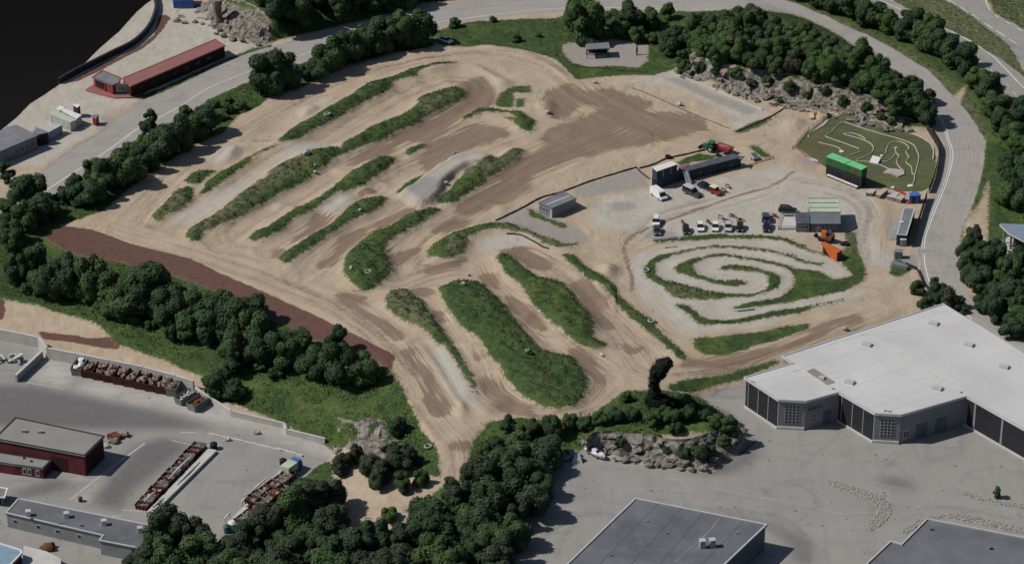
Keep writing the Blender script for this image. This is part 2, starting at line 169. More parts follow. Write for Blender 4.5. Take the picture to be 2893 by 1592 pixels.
WET=[
[(9.06,110.02),(12.44,114.43),(16.15,118.14),(18.45,111.48),(22.68,111.48),(25.76,113.69),(28.77,112.95),(30.74,108.56),(34.36,108.56),(38.66,103.48),(36.74,100.61),(32.83,99.90),(34.22,97.04),(37.75,96.33),(40.26,99.18),(43.70,96.33),(47.34,97.76),(50.45,94.92),(53.08,89.30),(51.37,85.13),(45.39,83.06),(39.63,85.13),(30.87,86.51),(24.95,85.13),(18.37,79.09),(7.00,79.09),(9.71,86.51),(13.29,90.00),(16.86,91.40),(19.30,94.92),(25.35,99.18),(24.24,102.05),(21.90,104.21),(18.27,102.76),(15.15,95.63),(12.15,92.80),(10.38,93.51),(8.95,98.47),(8.10,104.21)],
[(-4.23,52.63),(-2.56,59.09),(0.01,64.33),(5.21,70.98),(11.96,79.09),(24.78,79.09),(20.27,72.99),(15.90,71.65),(16.43,68.97),(12.92,65.65),(7.15,61.70),(2.85,57.14),(0.01,52.63),(-4.21,47.53)],
[(11.98,80.45),(21.97,83.20),(39.60,84.58),(45.40,83.20),(39.35,79.09),(24.63,73.66),(18.73,68.97),(15.30,70.31)],
[(-14.59,40.62),(-9.92,46.27),(-5.75,51.35),(-1.53,57.14),(4.95,66.98),(4.86,51.35),(-0.10,45.00),(-2.89,40.00),(-7.05,38.75),(-9.80,35.66),(-13.96,36.28)],
[(-20.90,25.92),(-19.33,28.94),(-15.02,33.82),(-12.24,32.59),(-8.95,34.43),(-11.64,28.94),(-15.15,25.92),(-19.25,25.32)],
[(-28.69,6.55),(-30.51,12.32),(-28.46,15.24),(-25.04,18.18),(-20.70,18.18),(-22.76,14.07),(-26.17,11.16),(-26.86,7.69)],
[(-21.55,9.42),(-18.31,8.27),(-14.32,10.00),(-11.94,12.32),(-10.04,11.16),(-13.47,7.12),(-18.75,4.26),(-21.37,2.55)],
[(-45.06,63.67),(-42.07,66.98),(-40.56,71.65),(-36.95,75.01),(-31.00,79.09),(-28.13,80.45),(-30.30,75.69),(-31.92,72.32),(-34.65,68.31),(-37.50,67.64),(-41.62,63.67)],
[(-16.79,114.43),(-13.80,117.39),(-10.48,119.63),(-8.06,121.87),(-5.88,115.17),(-4.32,106.38),(-6.08,100.61),(-9.65,99.18),(-12.71,104.21),(-12.49,110.02),(-14.35,113.69)],
[(-33.63,79.09),(-28.03,86.51),(-23.74,90.70),(-19.43,96.33),(-15.65,101.33),(-11.49,102.76),(-9.64,98.47),(-12.56,94.21),(-14.88,90.70),(-21.97,79.09)],
[(-23.94,75.69),(-16.71,81.85),(-10.47,90.62),(-1.91,86.84),(0.21,83.09),(-4.01,80.61),(-9.24,75.69),(-15.47,72.03),(-21.71,70.82)],
[(-55.26,19.95),(-53.63,24.12),(-51.20,28.94),(-50.71,34.43),(-48.88,36.28),(-46.28,34.43),(-43.83,35.05),(-45.22,30.16),(-48.31,26.53),(-52.34,21.14),(-54.40,19.36)],
[(-59.23,11.16),(-58.03,17.00),(-56.18,17.59),(-54.97,15.83),(-57.16,12.32)], [(-35.79,28.34),(-33.76,32.59),(-30.59,36.28),(-26.55,40.00),(-23.45,38.75),(-26.67,35.05),(-28.20,31.37),(-31.92,27.73)],
[(-48.23,7.12),(-47.40,11.16),(-44.27,12.90),(-43.06,20.55),(-43.73,22.93),(-41.16,25.92),(-36.94,29.55),(-35.68,25.92),(-39.44,18.77),(-41.58,12.90),(-42.17,8.85),(-45.76,5.97)],
[(-40.02,48.16),(-36.76,50.71),(-33.92,50.07),(-34.91,46.90),(-39.37,46.27)], [(-22.46,64.33),(-16.58,71.65),(-14.53,70.31),(-20.12,62.36),(-23.97,57.14)],
[(-25.95,66.32),(-17.54,76.37),(-14.61,75.01),(-18.00,70.31),(-23.03,64.33)], [(-10.21,70.31),(-3.00,70.98),(-5.86,67.64),(-9.90,68.97)],
[(-43.22,-6.32),(-39.56,-5.76),(-33.42,-7.98),(-36.65,-11.83),(-33.89,-15.10),(-29.85,-18.88),(-28.46,-21.56),(-25.77,-24.74),(-24.39,-27.91),(-26.87,-30.00),(-28.79,-26.33),(-32.35,-21.02),(-36.47,-15.64),(-40.33,-11.28)],
[(-27.01,-33.12),(-24.95,-34.16),(-23.01,-31.04),(-21.94,-33.12),(-22.05,-37.75),(-19.74,-39.29),(-18.13,-43.34),(-17.76,-48.35),(-16.45,-51.32),(-17.33,-56.22),(-13.36,-57.68),(-13.28,-62.02),(-17.14,-64.40),(-20.79,-55.73),(-18.91,-52.30),(-21.10,-44.85),(-23.49,-40.30)],
[(-25.90,-5.20),(-20.19,-1.85),(-17.98,-6.32),(-22.12,-8.53)], [(-19.87,-14.55),(-14.92,-15.10),(-16.14,-18.88),(-13.27,-19.95),(-17.37,-21.56)], [(-9.48,-34.16),(-7.97,-33.12),(-5.90,-38.27),(-8.65,-39.79)],
[(-7.11,-43.34),(-3.83,-48.35),(-0.34,-54.76),(4.22,-59.61),(4.20,-63.93),(-0.09,-59.61),(-3.78,-57.19),(-7.53,-50.82)],
[(-2.36,-6.32),(-0.52,-6.87),(2.88,-10.73),(5.98,-16.18),(8.75,-23.68),(7.45,-25.27),(3.87,-22.62),(1.04,-17.80),(-1.04,-12.37)],
[(-8.63,4.26),(-4.10,4.83),(-2.75,-0.28),(-2.73,-5.20),(-5.38,-2.97),(-7.25,-0.73)],
[(13.25,-0.73),(19.07,-0.73),(21.26,-7.98),(24.63,-9.08),(21.11,-13.47),(22.04,-17.26),(24.71,-23.15),(23.36,-25.27),(19.37,-20.49),(16.92,-14.55),(14.97,-7.42)],
[(12.41,-35.70),(13.99,-32.08),(17.24,-34.67),(19.69,-37.75),(20.05,-43.34),(21.69,-47.35),(19.81,-52.30),(18.43,-58.16),(15.40,-62.02),(13.94,-61.54),(17.96,-57.19),(19.14,-49.34),(17.24,-45.85),(15.62,-39.29),(13.90,-37.24)],
[(-3.71,-52.30),(0.01,-57.19),(3.19,-60.58),(7.33,-62.49),(3.66,-63.45),(-1.22,-61.06),(-3.67,-59.13)], [(24.96,-31.04),(27.55,-30.00),(27.94,-33.12),(32.41,-29.48),(29.93,-34.16),(27.58,-36.22),(26.09,-35.19)],
[(37.49,-40.30),(41.65,-37.75),(46.67,-38.27),(53.23,-34.67),(61.79,-31.04),(60.61,-31.57),(65.97,-28.43),(69.83,-25.27),(68.90,-24.22),(73.42,-19.95),(77.30,-17.26),(83.35,-16.45),(81.86,-18.32),(84.42,-18.77),(79.45,-21.68),(75.48,-22.61),(71.18,-27.51),(64.40,-32.07),(57.72,-36.40),(52.41,-40.20),(55.50,-38.76),(49.04,-41.07),(43.96,-41.59),(38.92,-41.82)],
[(-14.74,-75.16),(-13.33,-73.24),(-9.73,-72.20),(-8.02,-74.95),(-9.67,-76.80),(-12.56,-76.02)],
[(-4.05,15.83),(0.01,18.18),(2.99,19.07),(4.88,16.41),(7.55,12.90),(10.99,8.27),(8.81,5.40),(4.01,5.40),(1.35,11.16),(-0.80,13.49)], [(14.31,-0.73),(16.21,1.99),(19.34,-0.73)],
[(-59.63,15.24),(-56.48,18.77),(-55.95,11.16),(-58.26,11.16)],
]
wet=np.maximum(M(WET,5,2)*1.16,M(WET,2,1)*.92)
for ln,w,s in (([(73.09,60.72),(71.47,58.44),(68.88,54.56),(64.34,50.71),(58.48,47.53),(51.66,42.49),(45.84,38.13),(40.05,33.21),(34.34,28.94),(30.07,24.72),(27.99,19.95),(27.58,15.83),(28.19,10.00),(28.78,4.26),(29.03,4.50),(29.10,-0.09),(28.46,-4.64)],1.3,.8),
             ([(-50.97,-0.28),(-51.03,4.83),(-49.91,8.27),(-48.48,11.16)],.6,.7), ([(-29.02,63.67),(-29.72,59.09),(-31.36,57.14),(-34.04,53.27)],.6,.7),
             ([(30.92,104.93),(30.79,110.02),(32.18,115.17),(34.69,117.39)],.5,.6), ([(-94.37,35.66),(-93.47,32.59),(-91.55,30.16),(-88.94,28.94)],.6,.55),([(-70.82,25.92),(-69.64,21.74),(-66.63,18.18),(-62.47,17.00)],.6,.5),
             ([(24.71,-46.35),(26.31,-43.34),(29.80,-43.84),(25.88,-41.32),(25.32,-35.70)],.6,.6),([(18.88,103.48),(25.43,102.05),(31.32,99.18),(37.69,94.92)],.6,.6)):
    wet=np.maximum(wet,blur(band(ln,w),1)*s)
GRAV=[
[(20.95,42.49),(23.81,45.00),(29.50,47.53),(34.91,42.49),(43.29,42.49),(50.57,47.53),(57.86,51.35),(68.47,51.35),(73.35,57.14),(81.69,55.20),(90.85,48.16),(92.61,38.75),(90.29,27.73),(90.05,18.18),(93.78,12.90),(100.22,10.58),(99.52,7.12),(91.90,8.27),(86.01,8.27),(85.78,26.53),(81.61,25.92),(70.56,24.72),(62.36,24.72),(55.95,23.53),(42.24,22.33),(32.39,21.14),(28.81,27.73),(23.32,27.73),(19.35,33.82)],
[(29.87,14.37),(42.78,19.67),(64.95,21.81),(74.17,15.43),(80.83,9.15),(82.23,3.99),(77.61,0.92),(68.59,7.07),(67.80,-2.12),(62.64,-7.14),(81.86,-4.13),(86.04,-4.13),(81.35,-9.13),(69.08,-14.54),(59.15,-21.81),(45.04,-25.16),(41.45,-27.53),(39.31,-24.20),(33.95,-14.54),(29.70,-3.13),(28.05,3.99)],
[(-85.62,31.37),(-77.18,44.37),(-67.14,59.09),(-59.88,67.64),(-62.24,71.65),(-53.44,74.34),(-54.35,70.31),(-60.32,64.99),(-65.50,57.79),(-67.93,52.63),(-67.84,50.07),(-75.16,37.51),(-81.31,29.55)],
[(-28.43,46.27),(-25.44,49.44),(-22.77,54.56),(-20.06,59.74),(-15.89,65.65),(-11.63,68.97),(-4.42,67.64),(-5.83,63.67),(-11.54,62.36),(-14.88,57.14),(-17.06,52.63),(-18.59,45.00),(-19.88,40.62),(-23.47,39.37)],
[(-48.99,38.13),(-46.42,41.87),(-44.17,46.90),(-40.46,45.63),(-39.20,42.49),(-41.74,37.51),(-42.97,34.43),(-46.60,35.05)],
[(-19.40,-33.12),(-15.35,-32.08),(-13.48,-37.24),(-11.08,-45.85),(-8.50,-52.80),(-6.98,-57.19),(-8.67,-59.61),(-11.65,-57.19),(-13.73,-51.32),(-16.38,-43.34)],
[(31.04,117.39),(35.17,121.87),(39.92,125.64),(45.91,122.62),(53.04,113.69),(60.12,106.38),(67.99,99.18),(69.97,97.76),(65.87,90.70),(60.22,85.82),(58.25,87.21),(60.74,93.51),(55.30,101.33),(49.68,107.83),(42.50,115.17),(34.97,116.65)],
[(-59.22,91.40),(-55.57,99.18),(-51.21,106.38),(-47.42,108.56),(-50.96,102.05),(-54.80,96.33),(-56.90,92.10)], [(-78.26,75.01),(-68.72,79.09),(-71.71,72.99),(-73.40,65.65),(-79.02,64.33)],
[(-8.21,15.83),(-6.91,21.74),(-2.84,25.32),(1.27,25.32),(4.70,22.93),(4.67,18.77),(-0.10,18.18),(-5.51,15.83),(-7.38,13.49)],
[(88.00,21.74),(91.00,17.00),(94.31,12.90),(99.95,10.58),(99.52,7.12),(93.17,7.69),(85.20,8.27),(85.59,24.72)],
[(-62.67,73.66),(-56.56,77.72),(-43.69,76.37),(-51.54,71.65),(-58.62,73.66)],
[(-143.70,63.62),(-137.15,88.10),(-124.93,115.35),(-106.42,176.77),(-94.70,176.77),(-73.35,143.77),(-67.33,138.68),(-83.47,130.31),(-101.92,106.08),(-109.66,98.29),(-111.28,85.59),(-122.99,63.62)],
[(25.14,42.49),(35.28,51.35),(46.64,52.63),(61.37,61.05),(69.36,62.36),(68.45,66.98),(79.03,57.14),(75.67,51.35),(58.74,51.35),(57.08,40.00),(37.48,37.51)],
]
grav=np.maximum(M(GRAV,4,2),M(GRAV,2,1)*.9)
DARK=[
[(14.73,144.17),(20.42,146.54),(29.86,147.33),(36.12,146.54),(39.09,142.60),(38.02,131.74),(35.37,127.16),(29.27,128.68),(21.55,127.92),(16.99,130.97),(15.19,134.04),(14.04,140.25)],
[(-4.12,30.16),(-2.49,36.90),(2.79,38.75),(5.02,40.62),(11.34,33.82),(13.51,31.37),(17.29,27.73),(19.10,22.93),(15.49,19.95),(12.22,18.77),(8.99,21.74),(4.11,25.92),(-0.82,28.94)],
[(15.22,50.07),(31.76,63.02),(34.95,57.14),(35.31,51.99),(29.59,50.07),(23.90,48.16),(19.92,46.27),(16.56,46.27)], [(23.74,42.49),(30.77,43.75),(32.02,40.00),(26.38,37.51)],
[(41.25,121.12),(47.28,119.63),(54.37,110.75),(61.48,104.21),(67.04,98.47),(63.81,94.92),(58.29,101.33),(49.84,110.75)], [(-28.43,46.27),(-23.84,52.63),(-20.45,52.63),(-18.15,50.71),(-18.59,45.00),(-19.88,40.62),(-23.49,40.00)],
[(73.37,71.70),(77.23,70.44),(80.37,65.46),(78.35,62.98),(76.35,64.63),(74.20,68.77)], [(-112.24,95.98),(-108.63,95.63),(-106.93,93.86),(-109.59,85.47),(-112.14,88.25),(-109.63,91.75)],[(94.28,33.82),(97.39,34.43),(95.15,24.72),(92.63,21.74)],
[(32.58,25.92),(37.06,28.34),(41.06,25.92),(40.91,22.93),(34.02,21.14)],
]
dark=M(DARK,2,2)
RED=[[(-117.10,22.42),(-113.22,30.23),(-104.98,28.04),(-94.15,20.14),(-78.61,11.98),(-70.13,4.04),(-57.81,-6.33),(-45.78,-16.87),(-35.94,-26.69),(-26.80,-36.24),(-27.48,-42.52),(-35.54,-35.61),(-45.20,-27.34),(-55.09,-18.57),(-69.29,-6.10),(-80.65,2.74),(-96.08,11.07),(-108.32,15.33)],
[(-123.36,116.65),(-115.84,129.44),(-110.41,135.59),(-105.39,143.38),(-102.72,150.52),(-102.94,164.29),(-100.51,165.52),(-99.25,162.64),(-100.63,154.52),(-102.29,146.54),(-105.04,140.25),(-110.13,133.27),(-115.27,124.89),(-120.51,118.14)],
[(-125.31,1.40),(-122.94,-0.32),(-122.11,-2.42),(-121.78,-8.60),(-124.72,-8.40)], [(-113.21,-13.46),(-109.90,-14.63),(-103.15,-16.20),(-100.33,-17.79),(-95.14,-17.49),(-92.13,-18.68),(-92.19,-22.93),(-97.28,-21.55),(-105.49,-18.34),(-110.89,-17.08)]]
red=M(RED,1,1)
ROCK=[[(44.59,124.82),(49.82,131.26),(56.29,119.25),(66.97,115.10),(77.58,111.16),(87.87,105.01),(97.81,97.06),(102.21,92.46),(107.87,89.28),(97.21,89.01),(87.22,96.04),(82.14,99.08),(72.79,103.28),(61.43,111.54),(54.10,117.07)],
[(-98.78,170.49),(-88.85,171.14),(-86.82,155.97),(-80.48,148.74),(-73.83,144.18),(-69.38,143.16),(-68.09,147.91),(-69.72,150.67),(-74.55,156.23),(-81.61,164.44),(-89.21,175.31)],
[(15.67,-72.85),(18.09,-71.33),(22.88,-71.88),(26.49,-72.26),(32.49,-72.77),(34.81,-74.92),(40.85,-73.98),(49.53,-63.96),(51.38,-65.82),(50.84,-70.08),(45.35,-80.57),(40.49,-81.99),(34.62,-80.25),(28.73,-78.43),(22.80,-76.62),(20.93,-74.87)],
[(-30.96,-58.18),(-29.20,-57.38),(-25.19,-70.42),(-19.65,-81.42),(-22.17,-83.80),(-38.72,-64.70),(-39.13,-56.07),(-36.30,-59.03)]]
rock=M(ROCK,2,1)
PILE=[[(-98.41,170.07),(-88.76,170.24),(-87.55,156.95),(-97.49,161.01)]]
ROAD=[
[(-132.61,37.51),(-130.20,43.43),(-123.24,59.09),(-115.97,75.01),(-114.18,79.09),(-113.60,79.09),(-109.48,85.82),(-106.17,94.92),(-101.36,104.93),(-95.45,111.48),(-87.38,121.87),(-80.59,131.74),(-73.41,138.69),(-65.23,144.57),(-63.49,145.75),(-56.34,152.11),(-46.15,156.95),(-38.51,164.29),(-32.22,167.58),(-24.60,170.91),(-14.69,175.93),(-14.56,175.93),(-4.87,180.16),(8.16,182.71),(27.77,184.42),(53.86,183.57),(69.93,180.16),(80.43,176.77),(84.10,174.25),(89.22,166.76),(94.90,159.38),(103.30,148.92),(109.88,137.91),(116.10,125.64),(120.26,110.75),(123.19,99.18),(124.68,88.60),(125.38,79.09),(125.67,79.09),(122.40,62.36),(119.14,49.44),(115.43,36.90),(112.23,27.73),(110.19,18.77),(109.43,11.16),(108.61,-0.73),(108.87,-0.73),(109.56,-9.08),(113.21,-19.95),(118.61,-31.04),(128.74,-49.88),(127.95,-55.11),(118.09,-34.71),(112.61,-26.02),(107.05,-17.87),(100.27,-7.98),(99.08,-0.73),(99.08,-0.73),(99.17,4.26),(99.61,10.00),(99.88,18.77),(102.08,27.73),(105.28,40.00),(109.14,52.63),(113.26,68.97),(114.59,79.09),(114.01,79.09),(114.82,92.10),(113.72,102.05),(110.11,112.11),(103.41,122.98),(97.98,135.11),(93.93,149.66),(83.37,165.86),(74.97,162.59),(65.38,162.66),(49.77,167.58),(27.28,167.17),(14.45,167.58),(2.89,165.93),(-4.78,162.23),(-16.03,158.97),(-23.56,154.93),(-37.80,146.54),(-52.92,136.36),(-60.85,129.44),(-67.60,124.89),(-73.25,118.88),(-82.89,106.38),(-87.84,95.63),(-95.02,85.13),(-101.26,78.27),(-102.62,77.38),(-107.71,64.66),(-111.27,56.82),(-118.17,45.32),(-127.85,28.34),(-132.28,21.78)],
]
HIGHWAY=[[(103.66,181.86),(109.98,180.16),(115.28,170.07),(120.78,162.64),(128.71,150.52),(138.51,131.74),(142.29,121.12),(155.00,85.13),(151.43,64.86),(137.23,88.60),(135.66,102.76),(133.32,117.39),(129.23,131.74),(124.50,142.60),(116.98,157.76),(107.14,169.24)],
[(126.35,181.01),(139.50,181.86),(139.50,175.09),(140.54,166.76),(147.37,153.72),(162.69,128.68),(157.48,99.18),(143.00,125.64),(141.50,143.38),(138.40,152.11),(133.78,164.29),(127.75,176.77)]]
ACCESS=[[(100.33,15.83),(99.84,5.40),(95.92,8.27),(93.71,12.32),(93.91,14.07)]]
TURF=[[(74.99,75.91),(79.19,86.18),(79.97,84.67),(83.27,88.57),(85.51,92.73),(87.79,95.31),(89.44,95.44),(91.38,94.56),(95.67,91.21),(100.85,88.06),(105.97,84.45),(109.21,81.02),(110.78,77.60),(111.15,73.38),(110.99,67.94),(110.35,62.98),(108.68,56.87),(107.13,51.64),(105.06,49.24),(99.94,49.05),(94.95,51.64),(90.50,51.24),(81.01,64.63)]]
PATH=[[(-38.46,-69.75),(-36.12,-77.14),(-32.31,-81.39),(-29.04,-85.14),(-31.88,-85.75),(-31.70,-89.60),(-28.81,-91.03),(-24.07,-91.49),(-21.30,-89.50),(-19.97,-86.50),(-15.73,-85.48),(-14.30,-85.62),(-13.52,-89.64),(-11.35,-92.20),(-7.61,-90.74),(-7.16,-89.14),(-2.47,-83.08),(-7.22,-82.83),(-10.02,-86.68),(-14.81,-84.02),(-16.66,-86.16),(-22.49,-89.30),(-25.97,-91.15),(-27.03,-94.30),(-21.09,-96.92),(-21.37,-102.76),(-25.49,-104.31),(-30.15,-103.57),(-34.94,-100.61),(-37.64,-102.35),(-38.35,-106.16),(-39.07,-101.69),(-37.43,-97.58),(-38.15,-88.70),(-37.91,-79.78),(-39.16,-74.55)]]
road=M(ROAD,0); hiway=M(HIGHWAY,0); turf=M(TURF,0); path=M(PATH,0); lot=M([LOT],0); yard=M([YARD],0)
conc=M([[(-113.20,-35.21),(-108.98,-25.45),(-101.93,-28.07),(-102.60,-32.65),(-102.22,-39.26),(-105.46,-37.75)],[(-100.44,-39.26),(-99.20,-35.21),(-84.89,-40.27),(-74.53,-42.77),(-71.68,-46.25),(-63.65,-52.16),(-51.41,-57.74),(-59.57,-55.16),(-41.69,-64.48),(-39.40,-70.51),(-44.02,-66.57),(-59.42,-57.08),(-55.78,-57.46),(-78.89,-49.21),(-92.05,-43.77)],[(-99.92,-77.64),(-97.35,-75.36),(-93.19,-77.64),(-94.34,-79.90),(-99.38,-78.09)],[(-78.39,-91.88),(-76.73,-91.97),(-65.49,-66.34),(-67.63,-65.63)],
 [(-94.88,-88.37),(-91.65,-82.15),(-87.76,-74.90),(-86.85,-74.44),(-89.74,-82.15),(-91.33,-88.37)]],3,2)
patch=M([[(-90.97,-87.49),(-89.01,-80.35),(-83.48,-63.75),(-77.71,-60.43),(-71.23,-63.75),(-82.37,-83.94),(-83.97,-90.57),(-86.80,-90.57)],[(-108.58,-83.94),(-99.44,-77.64),(-94.88,-79.45),(-99.05,-83.94),(-108.17,-86.60)],[(79.07,-84.52),(82.65,-84.29),(86.86,-86.75),(85.83,-89.41),(78.18,-86.08)],[(32.12,-99.00),(48.43,-98.57),(54.24,-101.57),(61.51,-108.34),(61.57,-117.75),(58.40,-117.75),(58.54,-110.84),(53.84,-103.70),(48.31,-100.29)],
 [(-128.55,-36.23),(-110.54,-37.75),(-94.56,-43.77),(-78.79,-50.19),(-65.67,-57.46),(-90.37,-57.46),(-125.29,-55.53)],[(-12.73,174.25),(-11.15,177.62),(-6.62,179.31),(-6.91,173.83),(-11.73,172.16)],[(-109.72,86.51),(-107.29,90.70),(-106.21,90.35),(-108.71,85.47)],[(37.08,-78.33),(45.39,-79.84),(50.64,-73.13),(54.61,-68.48),(53.30,-76.36),(46.37,-83.17),(39.26,-82.72)]],3,2)
ruts=np.zeros((NY,NX),bool)
for ln in ([(2.96,-115.38),(8.06,-105.82),(12.76,-100.72),(17.46,-98.14),(21.67,-97.71)],[(1.14,-117.42),(6.21,-107.50),(10.89,-102.00),(16.28,-99.00),(21.64,-98.57)],[(9.31,-115.38),(9.83,-110.84),(11.27,-106.66),(13.18,-102.85)],
 [(59.51,-115.38),(60.91,-112.50),(61.43,-109.17),(60.35,-105.82),(58.11,-102.43),(54.17,-99.43),(49.65,-97.71),(36.93,-95.98)],[(59.79,-117.42),(61.52,-113.32),(62.12,-109.17),(60.85,-105.40),(58.64,-101.57),(54.94,-98.57),(49.91,-97.28)],[(58.44,-112.08),(57.31,-109.17),(54.43,-104.97),(52.72,-103.28)],
 [(59.21,-92.05),(60.19,-91.62),(61.25,-92.93),(61.33,-94.68),(60.43,-94.24)],[(61.95,-87.64),(64.07,-90.30),(65.15,-93.80),(64.64,-96.85),(61.91,-95.98),(61.80,-99.86),(60.26,-101.57)],[(53.10,-88.97),(53.84,-88.53),(55.12,-90.30),(54.78,-91.62),(53.91,-90.74)],[(86.79,-96.85),(90.63,-95.98),(95.24,-96.41),(99.66,-98.14),(104.06,-99.86),(108.22,-99.43)],
 [(15.83,-98.14),(17.04,-96.41),(19.83,-96.85)],[(43.34,-93.80),(43.97,-91.18),(45.49,-89.41)],[(-94.28,-83.94),(-97.50,-84.83),(-106.13,-84.38)],[(53.57,-88.53),(54.75,-91.62),(55.15,-92.49)],[(-72.63,-79.00),(-66.13,-79.22),(-60.34,-79.67)],[(-100.05,-76.73),(-90.31,-77.64),(-87.82,-78.32)],[(-114.62,-44.27),(-106.72,-46.74)],[(-102.58,-47.73),(-100.92,-43.27)],[(62.85,-80.01),(65.33,-76.36),(69.80,-69.88),(73.32,-63.76)],[(80.66,-80.91),(83.58,-76.36)],[(96.39,-86.30),(99.14,-81.82)],[(-83.95,-70.30),(-80.56,-72.38),(-76.78,-73.75)],[(-58.99,-80.35),(-56.33,-77.64),(-54.73,-79.67)]):
    ruts|=band(ln,.35)
lines=[spline(p) for p in ([(-95.47,31.55),(-86.28,58.89),(-73.05,85.59),(-55.52,111.36),(-37.60,127.56),(-21.10,135.87),(-6.53,138.68),(5.82,133.08),(14.60,122.09),(20.92,108.71),(33.41,93.16),(48.78,80.61),(64.43,78.14)],
[(-81.08,27.16),(-70.06,49.58),(-61.21,68.41),(-48.49,83.09),(-33.47,106.08),(-20.73,119.38),(-11.91,119.38),(-8.53,111.36),(-14.86,98.29),(-30.32,78.14),(-42.24,63.62),(-54.49,45.00),(-66.39,29.35),(-71.40,18.53)],
[(-59.48,16.40),(-48.63,31.55),(-39.40,47.28),(-29.82,63.62),(-19.68,73.25),(-9.34,85.59),(-1.92,88.10)], [(-52.64,1.79),(-40.23,22.82),(-28.85,35.98),(-23.09,45.00),(-14.25,61.25),(-0.84,73.25),(11.89,85.59)],
[(-27.66,1.79),(-27.95,10.07),(-22.48,22.82),(-13.79,33.76),(1.23,54.21),(16.91,70.82),(33.13,85.59)], [(-97.93,27.16),(-76.88,14.28),(-56.34,-0.25),(-41.33,-12.29),(-30.33,-27.79),(-22.38,-46.32),(-15.65,-65.70),(-11.12,-74.38),(-10.11,-85.16)],
[(-21.68,-6.32),(-15.73,-18.18),(-9.87,-37.17),(-6.08,-53.49),(1.06,-62.25),(9.88,-63.12),(17.97,-57.02),(20.94,-46.32),(12.12,-33.45),(3.93,-18.18),(-5.56,-0.25),(-8.54,10.07)],
[(4.10,14.28),(12.68,1.79),(19.90,-16.23),(27.72,-33.45),(31.92,-42.69),(41.91,-42.46),(55.94,-36.76),(70.65,-25.89),(85.83,-14.26)], [(-8.52,7.99),(-20.03,3.85),(-27.52,-2.28),(-36.98,-4.30)],
[(27.33,3.99),(30.89,-3.13),(35.12,-14.54),(40.44,-24.68),(46.25,-24.20),(54.45,-22.77),(63.99,-19.40),(73.85,-13.56),(83.92,-7.14)], [(30.08,7.07),(35.24,14.90),(42.72,18.60),(52.59,20.20),(64.74,19.14),(73.93,12.80),(79.31,6.04)],
[(33.63,5.53),(35.76,10.19),(41.23,13.32),(49.88,15.95),(59.50,14.37),(68.68,8.11),(79.16,4.50)], [(37.30,7.07),(39.92,11.23),(47.33,13.85),(42.42,12.80),(37.40,9.15),(36.70,4.50),(40.55,-0.09),(48.68,-3.63),(55.73,-4.64),(59.47,-2.12)],
[(49.50,9.67),(61.37,7.07),(66.23,1.94),(65.90,-2.12),(61.42,-7.63),(50.57,-11.10),(45.66,-14.54),(47.82,-17.47),(59.75,-14.05),(79.29,-6.14)],
[(85.45,10.58),(88.10,27.73),(89.83,38.75),(86.57,47.53),(75.90,53.91),(59.15,57.14)],[(31.32,21.74),(37.31,33.82),(51.66,42.49),(66.32,51.35)])]
DIST,STA,LAT=near(lines)
lane=np.clip((9-DIST)/4,0,1)*np.clip(DIST*0+1,0,1)
rdist,rsta,rlat=near([spline([(-131.63,31.37),(-129.09,36.28),(-120.33,52.63),(-111.05,68.31),(-106.61,79.09),(-106.61,79.09),(-99.32,92.10),(-94.23,99.90),(-83.63,114.43),(-75.39,124.89),(-64.76,137.91),(-62.29,137.14),(-47.46,151.31),(-28.89,163.46),(-14.44,167.58),(-4.83,171.74),(14.57,175.09),(43.69,175.09),(69.29,171.63),(83.24,171.74),(94.50,155.33),(105.03,136.36),(114.78,115.17),(119.54,94.21),(119.84,79.09),(117.99,65.65),(113.51,49.44),(109.20,33.82),(105.31,18.77),(104.23,4.26),(104.69,-6.32),(110.78,-18.88),(118.21,-33.74),(126.71,-47.27)],2)])
road_lane=rdist<9
cuts=np.zeros((NY,NX),bool); rr_=random.Random(12)
for li,ln in enumerate(lines[:9]+lines[14:]):
    for k in range(4):
        off=rr_.uniform(-3.6,3.6); ph,fq,am=rr_.uniform(0,6),rr_.uniform(.03,.09),rr_.uniform(.3,1.6); a0=int(rr_.uniform(0,.35)*len(ln)); a1=int(rr_.uniform(.55,1)*len(ln)); out=[]
        for i in range(a0,min(a1,len(ln)-1)):
            dx,dy=ln[i+1][0]-ln[i][0],ln[i+1][1]-ln[i][1]; l=math.hypot(dx,dy) or 1; o=off+am*math.sin(fq*i+ph)
            out.append((ln[i][0]-dy/l*o,ln[i][1]+dx/l*o))
        if len(out)>6: cuts|=near([out[::2]])[0]<.22
